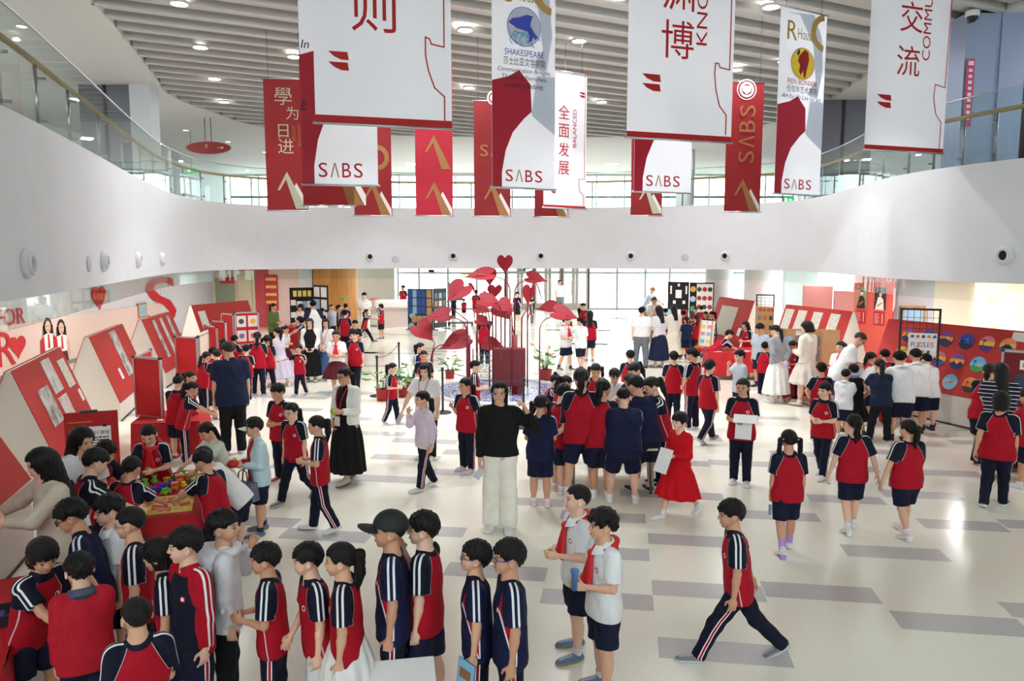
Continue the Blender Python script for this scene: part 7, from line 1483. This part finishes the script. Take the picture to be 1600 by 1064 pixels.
who('t13', 'girl in bright red dance dress carrying a white sheet', (1053, 646), (1060, 806), -55, 'reddress', 'redK', 'lowbun', 'wkR', ('hold', 'hold'), 0, (-6, 2), sleeve=.95, b=.88, skin=2)
who('t14', 'boy in red behind the right of the table crowd', (985, 550), 1.28, 160, 'red', 'T', 'short', 'st', 'down', 0, (20, 5), grp=M_T)
who('t15', 'boy in red jersey seen from behind, hand in hand with a friend', (1053, 552), 1.30, 168, 'red', 'T', 'short', 'st', ('down', 'down'), 0, (10, 0), grp='two friends walking away')
who('t16', 'boy in red jersey with striped sleeve, turned to his friend on the left', (1080, 549), (1080, 670), 222, 'red', 'T', 'short', 'st', 'holdlow', 0, (12, 4), grp='two friends walking away')
who('t17', 'boy in red jersey striding away to the right of the two friends', (1119, 564), (1105, 690), 128, 'red', 'T', 'short', 'wkL', 'down', 0, (10, 0), shoes='grey')
who('t18', 'boy in pale grey tee with a hand at his chin', (1157, 550), 1.32, -78, 'greytee', 'S', 'short', 'st', ('down', 'mouth'), 0, (0, 0))
who('t19', 'girl in red jersey holding white sheets to her chest', (1156, 598), (1156, 755), -22, 'red', 'T', 'lowpony', 'st', ('hold', 'hold'), 0, (-14, 0))
# --- behind the sculpture and by the entrance
BK = 'people near the entrance'
who('k1', 'boy in white shirt and red scarf, left of two near the leaves', (882, 498), (884, 578), 40, 'white', 'S', 'short', 'smL', 'hold', 0, (30, 0), scarf=True, sock='k', shoes='blackw', grp=BK)
who('k2', 'boy in white shirt with his arm round a friend near the leaves', (899, 499), (907, 580), -150, 'white', 'S', 'short', 'smR', ('fwd', 'down'), 0, (20, 0), sock='k', shoes='black', grp=BK)
who('k3', 'child in red hidden between the two boys in white shirts', (889, 492), 1.2, 60, 'red', 'S', 'bob', 'st', 'down', 0, grp=BK)
who('k4', 'boy in red jersey raising one arm near the entrance', (911, 475), 1.35, 10, 'red', 'T', 'short', 'st', ('down', 'up'), 0, (0, 4), grp=BK)
who('k5', 'girl with long hair in red jersey and white stockings seen from behind', (920, 489), (921, 565), 178, 'red', 'S', 'longback', 'st', 'down', 0, grp=BK, shoes='grey')
who('k6', 'adult in white top walking by the entrance doors', (871, 438), (874, 492), 30, 'plainwhite', 'grey', 'pony', 'smL', 'down', 0, grp=BK, **A)
for i, (x, y, fx, fy, f, top, bot, lab) in enumerate(((807, 458, 808, 505, -20, 'navy', 'S', 'child in navy standing behind the leaf stems'), (831, 470, 831, 507, 90, 'navy', 'T', 'child in navy behind the right leaf stems'), (743, 455, 744, 500, 170, 'red', 'S', 'child in red far behind the sculpture'), (757, 457, 757, 500, 10, 'white', 'S', 'child in white far behind the sculpture'), (709, 460, 709, 498, 150, 'navy', 'T', 'child in navy beside the wheeled rack'), (725, 468, 725, 497, 200, 'red', 'S', 'child in red just right of the wheeled rack'))): who('k7%d' % i, lab, (x, y), (fx, fy), f, top, bot, 'short', 'st', 'down', 0, grp=BK)
who('k8', 'boy in red jersey behind the sculpture stems, arms raised', (757, 497), (757, 570), 170, 'red', 'T', 'short', 'st', ('up', 'up'), 0, grp=BK)
# --- right back
who('r1', 'fair-haired man in grey leaning forward near the entrance', (1022, 450), 1.78, 60, 'greytee', 'grey', 'short', 'st', 'reach', 22, (0, 10), hc='blond', grp=M_B, **A)
who('r2', 'woman with lanyard and wavy dark hair beside the man in white', (1022, 464), 1.62, -8, 'plainwhite', 'grey', 'bob', 'st', 'hold', 0, (0, 5), lanyard='red', grp=M_B, **A)
who('r3', 'man in white shirt and grey trousers seen from behind', (1006, 481), (1001, 574), 172, 'plainwhite', 'grey', 'short', 'st2', 'down', 0, (-12, 4), grp=M_B, shoes='black', b=1.1, **A)
who('r4', 'woman in pale striped tee and long navy skirt', (1034, 480), (1029, 574), 205, 'palestripe', 'navyK', 'longback', 'st', 'hold', 0, (10, 8), grp=M_B, shoes='beige', sock=None, b=.95, **A)
who('r5', 'woman in long cream dress with black hair by the crowd', (1060, 480), (1052, 560), 190, 'cream', 'creamK', 'longback', 'st', 'hold', 2, (10, 8), grp=M_B, sock=None, b=.92, **A)
for i, (x, y, f, top, bot, hr, h_, lab) in enumerate(((1057, 468, 150, 'red', 'T', 'short', 1.35, 'boy before the black crest board'), (1040, 483, 170, 'red', 'S', 'short', 1.25, 'child hidden behind the striped tee woman'), (1068, 487, 175, 'red', 'T', 'short', 1.25, 'boy in red right of the cream dress'), (1073, 496, 178, 'navy', 'S', 'pony', 1.25, 'child in navy shorts seen from behind, right of the cream dress'), (1088, 494, 186, 'red', 'black', 'lowpony', 1.25, 'girl in red with black trousers seen from behind left of the easel'), (1087, 481, -10, 'red', 'T', 'lowpony', 1.2, 'girl facing the camera behind the table at the crest board'), (1096, 479, 170, 'red', 'T', 'short', 1.25, 'child at the papercut board, left head'), (1103, 488, -30, 'red', 'T', 'lowpony', 1.25, 'girl looking down behind the easel, left'), (1113, 488, -80, 'navy', 'T', 'pony', 1.3, 'tall girl in navy right behind the easel'))): who('r6%d' % i, lab, (x, y), h_, f, top, bot, hr, 'st', 'hold', 4, (0, 8), grp=M_B)
who('r7', 'boy in red jersey bending low over the red covered table', (1148, 526), 1.36, 95, 'red', 'T', 'short', 'st', 'reach', 52, (0, -4), grp=M_R)
who('r8', 'girl with striped headband behind the red covered table', (1166, 504), 1.32, -60, 'red', 'T', 'longback', 'st', 'hold', 6, (0, 16), hat='headband', grp=M_R)
who('r9', 'boy in grey tee and black shorts looking down by the red table', (1189, 509), (1186, 604), -42, 'greytee', 'S', 'short', 'st', 'down', 2, (0, 18), grp=M_R, sock='k', shoes='black')
who('r10', 'woman in grey cardigan and long white skirt holding a phone behind her', (1226, 511), (1212, 629), 205, 'greyknit', 'whiteK', 'lowpony', 'st', 'back', 4, (8, 14), tie='k', grp=M_R, sock=None, b=.92, **A)
who('r11', 'child in red hidden left of the grey cardigan woman', (1198, 540), (1192, 618), 150, 'red', 'T', 'short', 'st', 'hold', 6, grp=M_R)
who('r12', 'girl in red reading between the grey cardigan and the cream jacket', (1240, 534), 1.28, -70, 'red', 'T', 'lowpony', 'st', 'hold', 10, (0, 20), grp=M_R)
who('r13', 'woman in cream jacket and short floral skirt with white boots', (1274, 504), (1258, 634), 215, 'cream', 'floralK', 'bob', 'st2', 'hold', 0, (20, 8), grp=M_R, shoes='beige', sock='w', b=.95, skin=2, **A)
who('r14', 'girl in white shirt and red scarf holding a white sheet beside the man', (1315, 536), 1.38, -50, 'white', 'tartanK', 'pony', 'st', 'hold', 0, (-10, 2), scarf=True, grp=M_R)
who('r15', 'boy in red jersey seen from behind with his elbow out', (1284, 570), 1.28, 172, 'red', 'T', 'short', 'st', ('hip', 'hold'), 0, grp=M_R)
who('r16', 'boy in red jersey looking left over his shoulder', (1285, 604), (1283, 745), -48, 'red', 'T', 'short', 'smL', 'hold', 0, (-14, -2), grp=M_R)
who('r17', 'man with glasses in white tee with black shoulder stripe bending forward', (1352, 524), (1316, 658), 62, 'shoulderline', 'jeans', 'buzz', 'st', 'hold', 22, (0, 26), glass='k', hc='brown', grp=M_R, shoes='white', b=1.08, **A)
who('r18', 'girl in black dress with blue scarf seen from behind', (1343, 571), (1331, 680), 176, 'blacklace', 'floralK', 'short', 'strL', ('hold', 'hip'), 8, (0, 8), sleeve=.05, grp=M_R, shoes='black', sock=None)
PLACED['r18']['o'].children[1].data.materials[0] = TOPS['blacklace'](); [c.data.materials.__setitem__(0, BOTS['blackK']()) for c in PLACED['r18']['o'].children if c.name.startswith('skirt')]
who('r19', 'child in navy track suit seen from behind at the puzzle table', (1374, 571), (1372, 690), 172, 'navytee', 'black', 'lowpony', 'wide', 'reach', 14, (0, 14), grp=M_R, shoes='blackw')
who('r20', 'boy in white shirt and navy shorts, left of three in white', (1396, 560), (1402, 688), 172, 'white', 'S', 'short', 'st', 'reach', 16, (-6, 12), grp=M_R, shoes='black', sock='k', b=1.1)
who('r21', 'boy in white shirt and navy shorts, middle of three in white', (1418, 556), (1428, 676), 168, 'white', 'S', 'short', 'st', 'reach', 18, (0, 14), grp=M_R, shoes='black', sock='k', b=1.1)
who('r22', 'boy in white shirt and navy shorts, right of three in white', (1438, 562), (1448, 672), 190, 'white', 'S', 'short', 'st', 'hold', 14, (0, 14), grp=M_R, shoes='black', sock='k')
for i, (x, y, f, lab) in enumerate(((1362, 553, 120, 'girl with ponytail and red scarf between the man and the white shirts'), (1383, 549, 165, 'dark-haired child behind the white shirts, left head'), (1408, 552, -170, 'child at the far side of the puzzle table, right head'), (1322, 580, 150, 'child in white squeezed in front of the man with glasses'))): who('r23%d' % i, lab, (x, y), (1.32, 1.32, 1.32, 1.16)[i], f, 'white' if i != 1 else 'red', 'S', ('pony', 'short', 'short', 'short')[i], 'st', 'reach', 14, (0, 14), scarf=i == 0, grp=M_R)
# --- right front
who('f1', 'girl with pigtails, mint bows and purple stockings walking away', (1236, 680), (1226, 862), 176, 'red', 'S', 'pigtails', 'smR', 'down', 0, tie='g', sock='v', hands=('grip', 'grip'), grp='girls walking away at right')
who('f2', 'girl with long ponytail holding hands with the girl on her right', (1335, 655), (1327, 828), 176, 'red', 'S', 'pony', 'smR', (((.30, 0, -.95), (.30, 0, -.95)), ((.38, .1, -.9), (.30, -.05, -.95))), 0, (0, 0), tie='p', shoes='white', grp='girls walking away at right')
who('f3', 'plump girl with ponytail holding hands with the girl on her left', (1418, 664), (1411, 836), 192, 'red', 'S', 'pony', 'smR', (((.36, .0, -.9), (.36, -.05, -.9)), 'holdlow'), 0, (12, 0), tie='y', shoes='pink', b=1.2, grp='girls walking away at right')
who('f4', 'girl in red jersey and track trousers walking right at the picture edge', (1564, 620), (1552, 792), 140, 'red', 'T', 'bob', 'smR', ('swb', 'down'), 0, (10, 0), shoes='blackw', b=1.1)
who('f5', 'woman with long dark curls in navy striped top at the right edge', (1566, 568), 1.6, 150, 'stripe', 'navyK', 'longback', 'st', 'reach', 8, (12, 10), grp=M_R, **A)
who('f6', 'girl in red with ponytail and purple sneakers left of the striped top', (1536, 580), (1532, 722), 130, 'red', 'S', 'pony', 'smL', 'reach', 16, (10, 12), tie='k', grp=M_R, shoes='grey')
who('f7', 'child in dark red at the extreme right edge', (1606, 612), 1.3, 200, 'redsweat', 'S', 'short', 'st', 'reach', 6, grp=M_R, sock='w')
# ------------------------------------------------------------------ things held in hands
def held(key, hand, mk, label, cat, off=(0, 0, 0)):
    p = PLACED[key][hand] + Vector(off); o = mk(p); tag(o, label, cat); return o
def sheet(w, h, rx, rz, mat=PAPER, name='paper_sheet'): return lambda p: MB().box(-w / 2, -.0015, -h / 2, w / 2, .0015, h / 2).build(name, mat, M=Matrix.Translation(p) @ Matrix.Rotation(R(rz), 4, 'Z') @ Matrix.Rotation(R(rx), 4, 'X'))
held('t13', 'R', sheet(.2, .29, -25, -55), 'white sheet held by the girl in the red dance dress', 'paper', (-.03, -.06, -.04))
held('t19', 'R', sheet(.3, .21, -70, -20), 'upper white sheet at the chest of the girl in red', 'paper', (.08, -.05, .06)); held('t19', 'R', sheet(.21, .26, -15, -25), 'lower white sheet hanging from the hands of the girl in red', 'paper', (.06, -.05, -.08))
held('r14', 'L', sheet(.30, .21, -30, -40), 'white sheet held by the girl beside the man with glasses', 'paper', (0, -.06, -.03))
held('q13', 'L', sheet(.42, .30, -75, 10), 'large white sheets held low by the boy in the cap', 'paper', (.10, -.10, -.12))
cb = sheet(.17, .23, -8, -50, flat('booklet_blue', srgb(60, 110, 170), .5), 'booklet'); o = held('q15', 'L', cb, 'blue comic booklet in the hand of the boy with blue glasses', 'booklet', (-.04, -.05, -.05))
b = MB(); b.box(-.08, -.003, -.11, .08, -.0016, .11, 2).box(-.06, -.0042, -.09, .05, -.003, -.06, 0).box(-.06, -.0042, 0, .05, -.003, .06, 1); b.build('cover_print', [flat('print_lime', srgb(160, 210, 60), .5), flat('print_brown', srgb(150, 100, 60), .5), flat('print_sky', srgb(130, 190, 220), .5)], o)
held('b2', 'L', lambda p: MB().lathe([(0, -.07), (.02, -.07), (.022, .05), (.03, .06), (.03, .075), (0, .08)], n=14).build('toy_tube', flat('tube_blue', srgb(80, 130, 200), .4), loc=p), 'blue toy tube held by the curly-haired boy', 'toy', (0, -.02, .05))
held('b1', 'R', lambda p: MB().lathe([(0, -.015), (.014, -.008), (.016, .006), (0, .016)], n=10).build('yellow_crumb', flat('crumb_yellow', srgb(220, 210, 60), .6), loc=p), 'tiny yellow crumb in the hands of the boy with red scarf', 'snack', (0, -.02, .02))
held('l15', 'L', lambda p: MB().lathe([(0, -.035), (.025, -.028), (.036, 0), (.025, .028), (0, .035)], n=14).build('green_fruit', flat('fruit_green', srgb(150, 190, 60), .5), loc=p), 'green fruit in the hand of the woman in white blazer', 'fruit', (-.02, -.05, .03))
ph = lambda c: (lambda p: bevel(MB().box(-.036, -.005, -.075, .036, .005, .075).build('phone', flat('phone_%s' % c, srgb(*((190, 190, 230) if c == 'lilac' else (200, 196, 200))), .3), M=Matrix.Translation(p) @ Matrix.Rotation(.5, 4, 'Y')), .004))
held('c4', 'R', ph('silver'), 'silver phone in the lowered hand of the woman with lanyard', 'phone', (-.02, -.03, -.06)); held('r10', 'R', ph('lilac'), 'lilac phone held behind the back of the grey cardigan woman', 'phone', (0, -.05, .0)); held('c8', 'R', ph('silver'), 'pale phone in the lowered hand of the woman in black blouse', 'phone', (0, -.03, -.06))
held('l11', 'R', lambda p: MB().lathe([(0, -.04), (.05, -.035), (.07, 0), (.04, .04), (0, .045)], n=14).lathe([(0, .03), (.025, .04), (.02, .065), (0, .07)], (.02, 0, 0), 10, 1).build('toy_car', [flat('toy_red', srgb(200, 30, 36), .35), flat('toy_gold', srgb(220, 180, 60), .4)], loc=p), 'shiny red toy held by the boy with the white visor', 'toy', (0, -.05, .02))
p = PLACED['l11']['L'] + Vector((.10, -.02, -.02)); hb = empty('handbag', p, R(-20), 'grey blue handbag hanging on the arm of the visor boy', 'handbag'); bevel(MB().prism([(-.15, -.36), (.15, -.36), (.12, -.16), (-.12, -.16)], -.06, .06, 0, Matrix.Rotation(R(90), 4, 'X')).build('bag_body', flat('bag_grey_blue', srgb(104, 116, 138), .5), hb), .015)
for s in (-1, 1): MB().tube([(-.07, s * .04, -.17), (-.05, s * .035, -.04), (0, s * .03, .0), (.05, s * .035, -.04), (.07, s * .04, -.17)], .008, 6).build('strap', flat('bag_strap', srgb(70, 78, 96), .5), hb)
held('f1', 'L', lambda p: MB().prism([(-.012, -.11), (.012, -.11), (.016, .0), (-.016, .0)], -.003, .003, 0, Matrix.Rotation(R(90), 4, 'X')).build('blue_stick', flat('stick_blue', srgb(150, 165, 190), .4), M=Matrix.Translation(p)), 'pointed blue grey stick in the right hand of the pigtail girl', 'stick', (0, -.01, -.04))
held('q10', 'R', lambda p: MB().grid(lambda u, v: (-.05 + .1 * u, .01 * math.sin(u * 9), -.02 + .03 * v + .01 * math.sin(u * 5)), 8, 3).build('clear_wrapper', flat('wrapper', srgb(220, 222, 226), .2), loc=p), 'crumpled clear wrapper in the hands of the queue boy in red', 'wrapper', (-.03, -.02, .03))
def plane_toy(p, c): return MB().tube([(-.18, 0, -.05), (0, 0, 0), (.16, 0, .06)], [.02, .032, .01], 8).box(-.03, -.16, -.005, .05, .16, .01).box(-.17, -.06, -.05, -.12, .06, -.04).build('model_plane', flat('model_%s' % c, srgb(*((70, 180, 60) if c == 'green' else (210, 60, 60))), .4), loc=p)
held('n7', 'L', lambda p: plane_toy(p, 'green'), 'green model plane held up before the wooden column', 'model plane', (0, 0, .07)); held('n12', 'L', lambda p: plane_toy(p, 'red'), 'red model plane held up beside the reception desk', 'model plane', (0, 0, .07))
p = PLACED['r18']; o = MB().lathe([(.052, .0), (.075, -.02), (.07, .02), (.05, .03)], n=20).build('blue_scarf', flat('scarf_blue', srgb(130, 160, 206), .7), p['o'], loc=Vector((0, 0, p['h'] * .83)))
